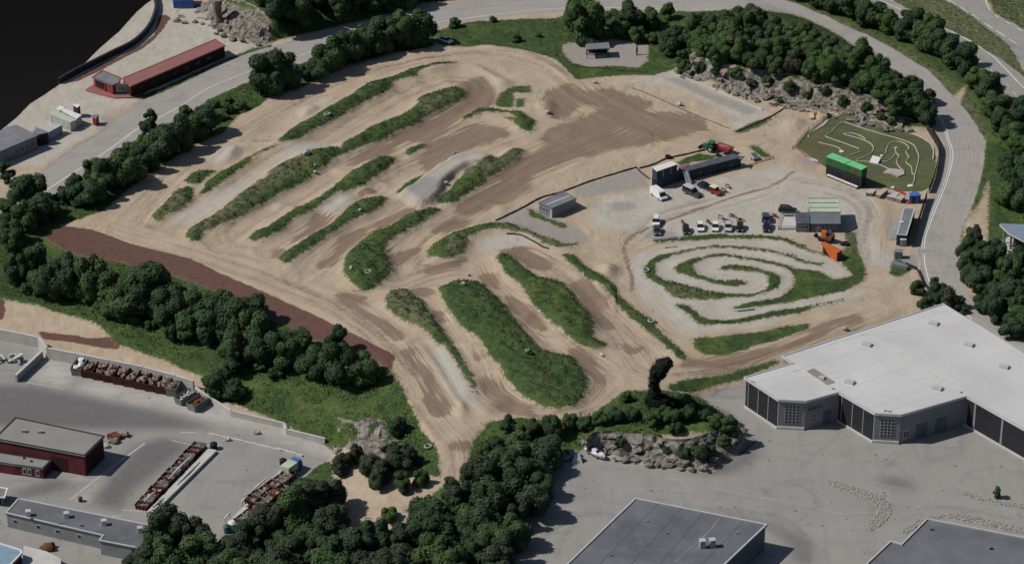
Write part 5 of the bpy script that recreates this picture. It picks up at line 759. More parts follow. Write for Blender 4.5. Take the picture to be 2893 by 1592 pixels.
for a_,b_ in zip([(54.27,-56.38),(56.50,-59.31),(63.30,-51.20),(68.15,-57.61),(71.49,-61.01),(74.85,-63.90),(78.08,-67.72),(80.23,-70.09),(91.49,-66.77),(65.99,-43.16),(72.38,-39.07),(80.41,-34.42)],[(67.73,-48.71),(70.22,-51.20),(81.06,-40.10),(84.19,-45.69),(88.75,-49.21),(93.14,-53.68),(96.02,-56.14),(98.57,-59.07),(99.33,-62.46),(91.40,-27.07),(102.24,-22.27),(106.41,-29.19)]):
    A_,B_=Vector(a_),Vector(b_); n_=Vector((-(B_-A_).y,(B_-A_).x)).normalized()*.07; sm.prism([tuple(A_-n_),tuple(B_-n_),tuple(B_+n_),tuple(A_+n_)],4.503,4.513)
part('roof_seam',sm,MT['SEAM'],e)
for p in [(71.31,-59.07),(99.58,-60.62),(53.68,-56.04),(81.84,-68.67),(82.77,-68.91)]: roofbox(e,p,4.5,(.5,.5,.35),MT['dirtywhite'],'roof_pipe')
EG=lambda s: edge_near(w,s[0])
# faces towards the lower left are dark glazed fronts, the cut corners carry tall windows
for s in ([(55.30,-58.97)],[(75.91,-65.34)],[(109.16,-73.85)]):
    i=EG(s); panel(e,w,i,.03,.97,LOT_Z+.5,3.9,MT['darkwall'],'glazed_front',.12)
    for k in range(3): panel(e,w,i,.1+.3*k,.12+.3*k,LOT_Z+.5,3.9,MT['greywall'],'mullion',.2)
    panel(e,w,i,0,1,LOT_Z-.3,LOT_Z+.48,MT['pale'],'plinth',.3)
for s,nz in (([(61.87,-64.29)],6),([(82.31,-70.19)],6)):
    i=EG(s); window(e,w,i,.24,.8,LOT_Z+1.6,3.2,4,nz); panel(e,w,i,0,1,LOT_Z-.3,LOT_Z+.7,MT['pale'],'plinth',.3)
i=EG([(68.69,-62.70)]); window(e,w,i,.08,.5,1.6,2.5,5,1,MT['greywall']); window(e,w,i,.18,.34,-1.2,.4,2,2); panel(e,w,i,.55,.8,LOT_Z,LOT_Z+3.4,MT['bluewall'],'loading_door',.1)
i=EG([(92.85,-66.54)]); window(e,w,i,.06,.14,-2,0,2,1); panel(e,w,i,.25,.42,LOT_Z,LOT_Z+3.6,MT['bluewall'],'loading_door',.1); panel(e,w,i,.55,.72,LOT_Z,LOT_Z+3.6,MT['bluewall'],'loading_door',.1)
# two dark roofs at the lower edge
e,w=building('warehouse','square grey felt roof of the warehouse with twin roof vents',[(25.81,-101.99),(52.79,-112.16),(38.45,-134.18),(6.59,-134.38)],LOT_Z,3,MT['bluewall'],MT['asph_roof'],'warehouse',.3,.35,parapet=(.22,MT['trim']))
for k,p in enumerate([(38.79,-120.62),(40.83,-120.33)]): roofbox(e,p,3.0,(1.1,1.1,1.7),MT['tin'],'roof_vent',MT['trim'],.2)
for a_,b_ in zip([(30.57,-103.92),(35.30,-105.76),(39.78,-107.45),(48.02,-110.49)],[(13.40,-134.18),(19.99,-134.18),(25.93,-134.18),(35.53,-131.24)]): part('roof_seam',MB().prism([(a_[0],a_[1]),(a_[0]+.14,a_[1]),(b_[0]+.14,b_[1]),(b_[0],b_[1])],3.004,3.02),MT['navyroof'],e)
for p in [(27.98,-110.91),(20.09,-123.66),(46.32,-115.49),(31.86,-115.49)]: roofbox(e,p,3,(.5,.5,.25),MT['slate'],'roof_drain')
part('roof_seam',MB().prism([(43.10,-109.23),(43.43,-109.44),(40.94,-114.66),(33.14,-126.07),(32.69,-126.07),(40.52,-114.24)],3.004,3.02),MT['slate'],e)
i=edge_to(w,1,-.6); window(e,w,i,.15,.4,.4,1.6,5,1); window(e,w,i,.15,.4,-1.6,-.2,5,1)
e,w=building('warehouse','dark roof with stepped corner beside stone beds',[(85.90,-109.98),(113.95,-120.49),(102.08,-139.04),(63.92,-139.04),(71.56,-126.79),(77.42,-118.37),(79.53,-119.52)],LOT_Z,3,MT['bluewall'],MT['asph_roof'],'warehouse',.3,.35,parapet=(.28,MT['trim']))
roofbox(e,[(97.68,-121.31)][0],3,(.7,.5,.25),MT['black']); roofbox(e,[(86.50,-114.16)][0],3,(.6,.4,.2),MT['black'])
# recycling yard buildings
RB=[(-110.64,-61.10),(-89.68,-69.16),(-93.08,-77.50),(-114.08,-70.33)]
e,w=building('yard_hall','dark red hall with flat grey roof in recycling yard',RB,YARD_Z,-1.6,MT['redwall'],MT['grey_roof2'],'building',.3,.3,parapet=(.12,MT['dtimber']))
for p in [(-107.79,-67.42),(-104.17,-67.75)]: roofbox(e,p,-1.6,(.9,.7,.5),MT['dirtywhite'],'roof_vent',MT['tin'])
i=edge_to(w,.4,-1); panel(e,w,i,.62,.8,YARD_Z,YARD_Z+3.6,MT['blackwall'],'door',.08); i=edge_to(w,1,0); panel(e,w,i,.1,.9,YARD_Z,-2.1,MT['blackwall'],'cladding',.06)
e,w=building('office_annex','low grey-roofed annex with white framed windows before red hall',[(-116.49,-70.37),(-100.85,-74.76),(-102.26,-78.42),(-107.49,-77.05),(-108.97,-76.83),(-115.78,-74.76)],YARD_Z,-4.4,MT['redwall'],MT['grey_roof2'],'building',.15,.22,parapet=(.1,MT['dtimber']))
i=edge_near(w,[(-104.87,-77.74)][0])
for u in (.1,.32,.68): window(e,w,i,u,u+.16,YARD_Z+.5,YARD_Z+2.1,1,1,MT['white'])
for p in [(-106.98,-74.07),(-105.22,-75.36)]: roofbox(e,p,-4.4,(.5,.4,.3),MT['black'])
e,w=building('long_shed','long low grey shed with four white roof vents',[(-105.55,-91.86),(-63.40,-106.88),(-66.01,-115.60),(-78.33,-111.06),(-86.33,-108.35),(-85.76,-106.46),(-107.46,-97.73)],YARD_Z,-3.4,MT['greywall'],MT['asph_roof'],'building',.25,.25,parapet=(.14,MT['trim']))
for p in [(-94.20,-99.32),(-85.94,-102.23),(-77.99,-104.99),(-102.38,-98.59)]: roofbox(e,p,-3.4,(1.,1.,1.1),MT['white'],'roof_vent',MT['trim'],.2)
for p in [(-95.34,-102.02),(-101.53,-100.10),(-90.63,-102.66)]: roofbox(e,p,-3.4,(.5,.5,.4),MT['slate'],'roof_pipe')
i=edge_near(w,[(-96.70,-102.23)][0])
for u in (.06,.3,.5,.72): window(e,w,i,u,u+.05,-5.6,-4.6,1,1)
e,w=building('roofed_block','pale bluish rounded roof cut by lower left frame corner',[(-108.20,-108.62),(-106.73,-109.24),(-101.89,-111.74),(-101.48,-112.98),(-103.84,-119.11),(-109.71,-119.11)],YARD_Z,-3.5,MT['redwall'],MT['skyblue'],'building',.25,.25,parapet=(.2,MT['white']))
e,w=building('low_store','low pale concrete store beside bluish roof',[(-102.26,-107.17),(-97.25,-109.26),(-93.89,-111.95),(-93.08,-116.26),(-101.25,-116.26)],YARD_Z,-5.4,MT['concrete'],MT['pale'],'building',.12,.18); panel(e,w,edge_to(w,1,.2),.3,.7,YARD_Z,-5.8,MT['slate'],'door')
e,w=building('canopy','small dark canopy with white edge at left frame side',[(-112.48,-85.08),(-108.66,-85.98),(-108.76,-89.96),(-111.78,-89.52)],YARD_Z,-4.6,MT['slate'],MT['slate'],'canopy',.6,.2,parapet=(.12,MT['white'])); panel(e,w,edge_to(w,0,-1),.2,.8,YARD_Z,-5.2,MT['darkwall'],'door')
# upper left
roof=[(-107.09,112.15),(-83.89,139.35),(-80.62,134.66),(-104.19,106.63)]; e,w=building('long_red_building','long low building with red sheet roof beside road',roof,0,3.6,MT['blackwall'],MT['redroof'],'building',.25,.3,parapet=(.1,MT['redroof']))
for k in range(7): window(e,w,edge_to(w,.5,-1),.08+.12*k,.13+.12*k,1.,2.2,2,1,MT['redwall'])
e,w=building('red_kiosk','red kiosk with grey curved roof at long building end',[(-115.60,113.56),(-113.36,118.63),(-107.39,113.19),(-107.60,109.87),(-109.35,108.18)],0,3.2,MT['redpaint'],MT['slate'],'kiosk',.35,.25,parapet=(.08,MT['redpaint']))
i=edge_near(w,[(-112.54,110.83)][0]); panel(e,w,i,.12,.55,.9,2.7,MT['black'],'serving_hatch'); panel(e,w,i,.62,.66,.3,2.8,MT['black'],'brace',.12)
s=[(-108.66,109.43),(-104.33,109.87)]; e=empty('signboard','grey signboard with dark lettering by red kiosk','sign',(*cen(s),0))
a,b=Vector(s[0]),Vector(s[1]); d=(b-a).normalized(); n=Vector((d.y,-d.x))
part('board',MB().prism([tuple(a),tuple(b),tuple(b-n*.2),tuple(a-n*.2)],.5,3.1),MT['tin'],e)
m=MB()
for k,(u,h) in enumerate(((.25,.9),(.33,.7),(.41,.9),(.49,.6),(.57,.8))):
    p=a+(b-a)*u; q=p+d*.14; m.prism([tuple(p+n*.01),tuple(p+n*.04),tuple(q+n*.04),tuple(q+n*.01)],1.3,1.3+h)
part('lettering',m,MT['dtimber'],e); part('post',MB().box((a.x+.1,a.y+.1,.25),(.12,.12,.5)),MT['tin'],e); part('post',MB().box((b.x-.1,b.y+.1,.25),(.12,.12,.5)),MT['tin'],e)
solid('plinth',MB().prism([(-117.38,111.81),(-115.69,115.13),(-108.96,108.37),(-103.84,108.37),(-103.49,106.69),(-108.71,106.33),(-113.24,108.88),(-116.49,110.71)],-.3,.35),MT['redroof'],'red paved plinth with rubble edge under kiosk','terrace',(*[(-110.30,109.29)][0],0))
sh=[(-137.12,71.49),(-133.59,79.49),(-131.45,81.22),(-124.73,74.54),(-125.84,74.20),(-135.68,62.47)]; e,w=building('metal_shed','grey corrugated shed cut by the left frame side',[(-140.84,67.79),(-133.62,79.67),(-131.45,81.22),(-124.73,74.54),(-130.27,68.12),(-139.21,57.86)],0,4,MT['greywall'],MT['slate'],'shed',.3,.25)
m=MB(); p=sh[1]
R0=[(-140.84,67.79),(-133.62,79.67)]; R1=[(-139.21,57.86),(-124.73,74.54)]
for k in range(16):
    t=k/15; q0=[R0[0][j]+(R0[1][j]-R0[0][j])*t for j in (0,1)]; q1=[R1[0][j]+(R1[1][j]-R1[0][j])*t for j in (0,1)]; m.tube([(*q0,4.03),(*q1,4.03)],.06,4)
part('roof_rib',m,MT['slate'],e)
i=edge_near(w,[(-127.51,71.32)][0])
for k in range(4): window(e,w,i,.1+.22*k,.22+.22*k,1.4,2.6,2,1,MT['greywall'])
e,w=building('black_hut','small black hut with folded roof beside metal shed',[(-126.57,77.86),(-126.14,80.95),(-122.40,77.69),(-124.89,76.33)],0,3.4,MT['darkwall'],MT['slate'],'hut',.1,.2); panel(e,w,edge_to(w,.3,-1),.3,.6,0,2.2,MT['black'],'door')
def cabin(label,roof,zr,wall,rmat,name='site_cabin',group=None,z0=None):
    z=hat(*cen(roof)) if z0 is None else z0
    e,w=building(name,label,roof,z,z+zr,wall,rmat,'container',.06,.12,group=group); i=edge_to(w,.25,-1); m=MB(); a,b=Vector(w[i]),Vector(w[(i+1)%4]); n=Vector(((b-a).y,-(b-a).x)).normalized(); k=max(3,int((b-a).length/.55))
    for j in range(k):
        p=a+(b-a)*((j+.3)/k); q=a+(b-a)*((j+.7)/k); m.prism([tuple(p+n*.004),tuple(p+n*.05),tuple(q+n*.05),tuple(q+n*.004)],z+.2,z+zr-.3)
    part('corrugation',m,wall,e); j=edge_to(w,1,0); panel(e,w,j,.08,.92,z+.15,z+zr-.25,wall,'door',.06)
    for u in (.3,.68): panel(e,w,j,u,u+.02,z+.2,z+zr-.3,MT['trim'],'locking_bar',.1)
    return e,w
G1='white containers standing at the upper left'
cabin('pale blue container with dirty white roof beside black hut',[(-124.55,81.64),(-121.73,85.51),(-119.72,84.23),(-122.79,79.50)],2.6,MT['skyblue'],MT['dirtywhite'],group=G1)
cabin('long white container with pale green roof and dark hatch',[(-124.02,90.96),(-122.74,92.90),(-116.34,86.93),(-117.79,85.19)],2.8,MT['dirtywhite'],MT['palegreen'],group=G1)
cabin('white ridged container behind the green-roofed one',[(-121.26,92.90),(-120.05,93.71),(-115.26,89.90),(-116.33,87.45)],2.8,MT['dirtywhite'],MT['white'],group=G1)
building('site_cabin','small white rounded box at upper end of container cluster',[(-122.98,94.88),(-122.31,97.01),(-120.95,96.30),(-120.78,94.52),(-121.75,93.99)],0,2.3,MT['dirtywhite'],MT['white'],'container',.06,.3,group=G1)
cabin('short white-topped box with blackened side',[(-118.39,95.40),(-117.79,96.47),(-116.39,95.40),(-116.92,93.80)],3.2,MT['dtimber'],MT['white'],group=G1)
cabin('little red kiosk with bluish grey roof on gravel verge',[(-112.54,89.72),(-112.32,90.95),(-110.87,91.12),(-111.35,88.49)],2.4,MT['redpaint'],MT['slate'],'ticket_kiosk')
cabin('blue container at the top frame edge above rocks',[(-100.12,175.54),(-93.86,175.96),(-93.16,170.32),(-99.08,170.07)],2.6,MT['bluebox'],MT['bluebox'])
# shelter on the asphalt pad
z=hat(*[(24.27,137.84)][0]); rf=[(20.63,136.52),(21.59,137.61),(27.36,138.55),(27.61,134.34),(20.87,133.41)]; c=cen(rf); e=empty('open_shelter','open shelter with grey roof on asphalt pad','shelter',(*c,z))
part('roof',MB().prism(rf,z+2.7,z+2.9),MT['slate'],e); ww=grow(rf,-.35); 
for p in ww: part('post',MB().box((p[0],p[1],z+1.35),(.18,.18,2.7)),MT['dtimber'],e)
i=edge_to(ww,0,1); q=ww[i],ww[(i+1)%5]; part('back_wall',MB().prism([q[0],q[1],(q[1][0],q[1][1]-.12),(q[0][0],q[0][1]-.12)],z,z+2.6),MT['darkwall'],e); part('bench',MB().box((c[0],c[1]+.3,z+.45),(5,.5,.08)),MT['wood'],e)
solid('slab',MB().prism([(24.38,135.81),(26.41,136.30),(26.47,135.20),(24.51,134.87)],z-.1,z+.12),MT['pale'],'pale slab lying before the open shelter','slab',(*[(25.30,135.51)][0],z))
p=[(35.11,136.53)][0]; z=hat(*p); e=empty('standing_post','dark leaning post with pale foot on asphalt pad','post',(*p,z)); part('shaft',MB().tube([(p[0],p[1],z-.2),(p[0]+.15,p[1],z+1.6),(p[0]+.2,p[1],z+3.5)],[.34,.28,.08],8),MT['dtimber'],e); part('foot',MB().tube([(p[0]-.1,p[1]-.3,z-.1),(p[0]-.05,p[1]-.3,z+.9)],[.25,.1],7),MT['dirtywhite'],e)
# shed with four small windows
z=hat(*[(11.37,36.24)][0]); e,w=building('site_office','grey flat-roofed hut with four small windows by track edge',[(6.60,36.98),(13.07,43.55),(16.34,39.47),(10.13,33.89)],z,z+2.9,MT['greywall'],MT['slate'],'hut',.15,.2,parapet=(.08,MT['slate'])); part('roof_seam',MB().prism([(8.44,35.93),(8.85,35.68),(15.03,41.04),(14.70,41.41)],z+2.905,z+2.93),MT['trim'],e)
i=edge_near(w,[(8.44,35.55)][0])
for k in range(4): window(e,w,i,.08+.22*k,.20+.22*k,z+1.35,z+1.95,1,1,MT['tin'])
panel(e,w,i,.82,.97,z,z+2.,MT['dirtywhite'],'door')
# container offices
z=0.; cabin('white-topped navy container stacked on a lower one',[(35.96,53.15),(41.15,56.83),(42.54,54.94),(37.06,50.73)],2.4,MT['navy'],MT['white'],'stacked_container',None,2.6); 
e,w=building('storage_container','lower navy container under the white-topped one',grow([(35.96,53.15),(41.15,56.83),(44.00,55.92),(37.06,50.73)],.05),0,2.58,MT['navy'],MT['navyroof'],'container',.06,.1); panel(e,w,edge_to(w,-1,-.2),.1,.9,.2,2.3,MT['black'],'door')
e,w=building('storage_container','long dark blue container row with dusty roof',[(42.82,56.69),(57.53,65.73),(59.67,63.58),(45.38,55.39)],0,2.9,MT['navy'],MT['navyroof'],'container',.06,.12); m=MB(); i=edge_to(w,.25,-1); a,b=Vector(w[i]),Vector(w[(i+1)%4]); n=Vector(((b-a).y,-(b-a).x)).normalized()
for j in range(30):
    p=a+(b-a)*((j+.3)/30); q=a+(b-a)*((j+.7)/30); m.prism([tuple(p+n*.004),tuple(p+n*.05),tuple(q+n*.05),tuple(q+n*.004)],.2,2.6)
part('corrugation',m,MT['navy'],e); part('awning',MB().prism([(58.91,64.82),(60.52,64.33),(59.50,62.02)],2.6,2.72),MT['navyroof'],e); part('floodlight',MB().box((*[(59.24,63.38)][0],2.62),(.9,.4,.3),.3),MT['white'],e); panel(e,w,i,.55,.58,.1,2.1,MT['black'],'door')
for u in (.2,.78): window(e,w,i,u,u+.06,1.,1.9,2,1,MT['navyroof'])
a=[(44.44,55.18)][0]; b=[(45.61,52.94)][0]; e=empty('metal_chute','pale metal stairway chute leading down from containers','stairway',(*b,0)); m=MB()
pts=[(a[0],a[1],2.9),((a[0]*2+b[0])/3,(a[1]*2+b[1])/3,2.2),((a[0]+2*b[0])/3,(a[1]+2*b[1])/3,1.1),(b[0],b[1],.1)]
for k in range(3):
    p,q=pts[k],pts[k+1]; m.add([(p[0]-.6,p[1],p[2]),(p[0]+.6,p[1],p[2]),(q[0]+.6,q[1],q[2]),(q[0]-.6,q[1],q[2]),(p[0]-.6,p[1],p[2]-.12),(p[0]+.6,p[1],p[2]-.12),(q[0]+.6,q[1],q[2]-.12),(q[0]-.6,q[1],q[2]-.12)],[(0,1,2,3),(7,6,5,4),(0,4,5,1),(1,5,6,2),(2,6,7,3),(3,7,4,0)])
part('tread',m,MT['tin'],e)
for sx in (-.62,.62): part('handrail',MB().tube([(p[0]+sx,p[1],p[2]+.5) for p in pts],.05,6),MT['trim'],e)
e,w=building('low_hut','low hut with dull red roof behind container row',[(43.02,60.19),(45.17,61.76),(45.98,60.84),(43.30,58.55)],0,2.0,MT['redwall'],MT['redroof'],'hut',.1,.15); panel(e,w,edge_to(w,0,-1),.3,.5,0,1.8,MT['black'],'door')
# clubhouse
F=[(70.69,26.17),(81.60,25.92)]; f0,f1=F; xl,xr=f0[0],f1[0]; yf=f1[1]; xm=[(74.23,26.04)][0][0]
e=empty('clubhouse','clubhouse with pale green striped roof and grey front slope','building',((xl+xr)/2,yf+3,0))
D_=7.2; zt=4.5
def xprism(prof,x0,x1): 
    m=MB(); n=len(prof); m.add([(x0,y,z) for y,z in prof]+[(x1,y,z) for y,z in prof],[tuple(range(n)),tuple(range(2*n-1,n-1,-1))]+[(i,n+i,n+(i+1)%n,(i+1)%n) for i in range(n)]); return m
part('wall',xprism([(yf+.15,-.3),(yf+9.2,-.3),(yf+9.2,4.25),(yf+2.1,4.25),(yf+.15,2.45)],xm+.15,xr-.15),MT['bluewall'],e)
part('front_roof',xprism([(yf,2.5),(yf+2.1,4.5),(yf+2.1,4.62),(yf-.1,2.62)],xm,xr+.1),MT['slate'],e)
rr=part('upper_roof',xprism([(yf+2.1,4.5),(yf+9.4,4.7),(yf+9.4,4.85),(yf+2.1,4.65)],xm-.1,xr+.2),MT['palegreen'],e)
for k in range(4): part('roof_rib',xprism([(yf+2.1+2.43*k,4.56+.066*k),(yf+2.28+2.43*k,4.56+.066*k),(yf+2.28+2.43*k,4.78+.066*k),(yf+2.1+2.43*k,4.78+.066*k)],xm-.12,xr+.22),MT['slate'],rr)
for xx in (xm-.1,xr+.1): part('gutter',MB().tube([(xx,yf+2.1,4.68),(xx,yf+9.4,4.88)],.12,6),MT['trim'],rr)
wf=[(xm+.15,yf+.15),(xr-.15,yf+.15),(xr-.15,yf+9),(xm+.15,yf+9)]
for k in range(4): window(e,wf,0,.36+.145*k,.47+.145*k,.95,1.95,1,2,MT['trim'])
panel(e,wf,0,.2,.3,0,2.,MT['skyblue'],'door'); part('barrel',MB().tube([(xm+5.,yf-.4,0),(xm+5.,yf-.4,.9)],.3,10),MT['bluebox'],e)
e2=empty('lean_to','dark flat lean-to joined to the clubhouse side','building',((xl+xm)/2,yf+3,0))
part('wall',MB().prism([(xl+.1,yf+.3),(xm-.15,yf+.3),(xm-.15,yf+4.8),(xl+.4,yf+4.8)],-.3,2.5),MT['greywall'],e2); part('roof',xprism([(yf,2.5),(yf+5.2,3.0),(yf+5.2,3.15),(yf,2.65)],xl,xm-.12),MT['navyroof'],e2)
wl=[(xl+.1,yf+.3),(xm-.15,yf+.3),(xm-.15,yf+4.8),(xl+.4,yf+4.8)]; window(e2,wl,0,.42,.9,1.,2.,2,1)
dk=[(66.43,27.77),(68.02,35.42),(71.47,35.28),(70.80,27.59)]; e=empty('terrace','pale wooden terrace with low fence beside lean-to','terrace',(*cen(dk),0)); part('deck',MB().prism(dk,-.1,.4),MT['pale'],e); dk2=ccw(dk)
for i in range(4):
    a,b=dk2[i],dk2[(i+1)%4]
    part('railing',MB().tube([(*a,1.0),(*b,1.0)],.06,5),MT['wood'],e); part('railing',MB().tube([(*a,.7),(*b,.7)],.05,5),MT['wood'],e)
for p in dk2: part('post',MB().box((p[0],p[1],.5),(.14,.14,1.1)),MT['wood'],e)
part('bench',MB().box((cen(dk)[0]+.4,cen(dk)[1]+3,.75),(2.6,.6,.1)),MT['wood'],e)
# long grey transport container by the road fence
e,w=building('long_trailer','long grey trailer body parked beside road fence',[(98.21,34.03),(101.25,34.09),(97.36,19.13),(94.78,19.49)],0,2.8,MT['navy'],MT['slate'],'trailer',.08,.15,parapet=(.06,MT['trim'])); part('roof_strap',MB().prism([(96.31,26.75),(97.42,26.94),(97.40,26.27),(96.28,26.03)],2.81,2.9),MT['white'],e)
for t in (.2,.35,.75): 
    q=[w[0][j]*(1-t)+w[1][j]*t for j in (0,1)]; part('wheel',MB().tube([(q[0]-.1,q[1],.45),(q[0]+.25,q[1],.45)],.45,12),MT['rubber'],e)
i=edge_near(w,[(99.28,26.45)][0]); panel(e,w,i,.3,.45,.3,2.3,MT['black'],'door')
q=[(93.36,22.14),(95.23,22.50)]; q2=[(95.26,27.91),(96.63,27.91)]; m=MB().add([(*q[0],.05),(*q[1],.05),(*q2[1],2.0),(*q2[0],2.0),(*q[0],-.05),(*q[1],-.05),(*q2[1],1.88),(*q2[0],1.88)],[(0,1,2,3),(7,6,5,4),(0,4,5,1),(1,5,6,2),(2,6,7,3),(3,7,4,0)]); solid('ramp',m,MT['tin'],'pale ramp board leaning against long trailer','ramp',(*q[0],0))
cabin('small white box standing at trailer lower end',[(96.00,20.89),(97.45,21.01),(97.34,18.93),(95.68,18.63)],1.9,MT['dirtywhite'],MT['white'],'storage_box')
cabin('dark grey box at yard entrance below trailer',[(93.76,13.80),(95.76,13.63),(95.42,11.87),(93.44,12.17)],1.9,MT['slate'],MT['slate'],'storage_box')
# blue-roofed building at the right
rf=[(120.47,21.20),(134.87,19.71),(132.04,2.74),(121.95,16.61)]; e=empty('blue_roofed_building','building under a jutting blue-grey steel roof, right frame side','building',(*cen(rf),0)); part('roof',MB().prism(rf,4.7,5.1),MT['bluesteel'],e); part('fascia',MB().prism(grow(rf,.12),4.35,4.69),MT['trim'],e)
inn=grow(rf,-2.2); part('wall',MB().prism(inn,-.3,4.34),MT['darkwall'],e)
for p in (grow(rf,-.8)): part('column',MB().box((p[0],p[1],2.1),(.5,.5,4.4)),MT['tin'],e)
a=[(122.08,14.91)][0]
solid('forecourt',MB().prism([(121.51,21.84),(123.42,23.69),(129.35,16.29),(127.37,4.06),(122.63,7.93),(120.64,12.52)],-.2,.15),MT['pale'],'pale forecourt before the blue-roofed building','forecourt',(*a,0))
# green-topped stand over the model car track
rf=[(81.06,58.39),(82.85,60.41),(91.02,52.20),(89.43,50.51)]; z=0.; c=cen(rf); e=empty('viewing_stand','tall dark stand with bright green roof beside model track','stand',(*c,0)); ww=grow(rf,-.08)
part('lower_wall',MB().prism(ww,-.2,3.4),MT['darkwall'],e); part('upper_wall',MB().prism(grow(ww,.05),3.4,5.4),MT['dgreen'],e); part('roof',MB().prism(rf,5.4,5.62),MT['green'],e)
part('roof_seam',MB().prism([(85.37,54.03),(87.10,55.45),(87.22,55.29),(85.49,53.86)],5.625,5.66),MT['dgreen'],e)
i=edge_near(ww,[(85.23,54.43)][0])
for k,(u,m_) in enumerate(((.56,'dgreen'),(.78,'rust'))): panel(e,ww,i,u,u+.06,3.5,5.2,MT[m_],'shutter',.14)
for k in range(4): panel(e,ww,i,.04+.24*k,.22+.24*k,.3,2.2,MT['black'],'opening',.09)
a,b=[(81.19,57.28),(88.26,50.06)]; d=Vector(b)-Vector(a); n=Vector((d.y,-d.x)).normalized(); e=empty('long_bench','long white bench along front of green-roofed stand','bench',(*a,0)); A_,B_=Vector(a),Vector(b)
part('seat',MB().prism([tuple(A_),tuple(B_),tuple(B_-n*.75),tuple(A_-n*.75)],.75,.85),MT['white'],e)
for t in (.03,.35,.65,.97):
    p=A_+d*t-n*.38; part('leg',MB().box((p.x,p.y,.37),(.12,.6,.75),math.atan2(d.y,d.x)),MT['tin'],e)
# ---------------------------------------------------------------- vehicles and yard things
def wheel(e,x,y,r,w,name='wheel'):
    t=part(name,MB().tube([(x,y-w/2,r),(x,y+w/2,r)],[r,r],14),MT['rubber'],e,False); part('rim',MB().tube([(x,y-w/2-.012,r),(x,y+w/2+.012,r)],r*.55,10),MT['tin'],t,False); return t
def head(c,f): return math.atan2(f[1]-c[1],f[0]-c[0])
def car(label,c,f,mat,kind='hatch',group=None,name='parked_car'):
    e=empty(name,label,'car' if name!='parked_van' else 'van',(c[0],c[1],hat(*c)),head(c,f),group); F_=False
    if kind=='van': L,Wd,body,cab,rf=5.4,2.0,[(-2.7,.4),(-2.72,1.2),(-2.65,2.2),(1.25,2.25),(1.5,2.1),(2.3,1.15),(2.7,.95),(2.72,.4)],[(1.3,1.25),(1.42,2.05),(1.62,2.0),(2.3,1.2)],[(-2.5,2.24),(-2.5,2.3),(1.2,2.3),(1.25,2.24)]
    elif kind=='estate': L,Wd,body,cab,rf=4.7,1.85,[(-2.3,.32),(-2.36,.9),(-2.2,1.02),(1.0,1.0),(2.2,.85),(2.36,.65),(2.34,.32)],[(-2.25,1.0),(-1.95,1.6),(.35,1.6),(1.15,.99)],[(-1.9,1.59),(-1.9,1.66),(.3,1.66),(.35,1.59)]
    elif kind=='suv': L,Wd,body,cab,rf=4.6,1.95,[(-2.25,.42),(-2.3,1.1),(-2.2,1.2),(1.0,1.18),(2.15,1.05),(2.3,.8),(2.28,.42)],[(-2.2,1.18),(-2.05,1.85),(.4,1.85),(1.1,1.17)],[(-2.0,1.84),(-2.0,1.92),(.35,1.92),(.4,1.84)]
    elif kind=='pickup': L,Wd,body,cab,rf=5.4,1.95,[(-2.7,.45),(-2.7,1.15),(1.2,1.12),(2.5,1.02),(2.7,.8),(2.68,.45)],[(-2.65,1.13),(-2.6,2.0),(.5,1.98),(1.3,1.1)],[(-2.6,1.99),(-2.6,2.1),(.4,2.08),(.5,1.98)]
    else: L,Wd,body,cab,rf=4.2,1.78,[(-2.05,.32),(-2.1,.85),(-1.95,1.0),(.9,.96),(1.95,.8),(2.1,.6),(2.08,.32)],[(-2.0,.97),(-1.55,1.5),(.2,1.5),(1.05,.94)],[(-1.5,1.49),(-1.5,1.56),(.15,1.56),(.2,1.49)]
    part('body',MB().side(body,Wd,.06),mat,e,F_); part('windows',MB().side(cab,Wd-.1,.18),MT['glass'],e,F_); part('roof',MB().side(rf,Wd-.42,.0),mat,e,F_)
    fx=max(x for x,z in body)
    for sy in (-1,1):
        part('headlight',MB().box((fx-.12,sy*(Wd/2-.28),.72),(.28,.34,.16)),MT['lamp'],e,F_)
        part('mirror',MB().box((.85 if kind!='van' else 1.9,sy*(Wd/2+.06),1.08 if kind not in('van','pickup') else 1.4),(.12,.2,.14)),mat,e,F_)
        for wx in (-L*.29,L*.30): wheel(e,wx,sy*(Wd/2-.1),.33 if kind in('hatch','estate') else .38,.22)
    part('bumper',MB().box((fx-.02,0,.42),(.1,Wd-.1,.2)),MT['black'],e,F_)
    if kind=='estate' or kind=='suv':
        for sy in (-1,1): part('roof_rail',MB().tube([(-1.8,sy*.62,rf[1][1]+.08),(.1,sy*.62,rf[1][1]+.08)],.035,5),MT['tin'],e,F_)
    return e
PG='cars parked along the oval track'
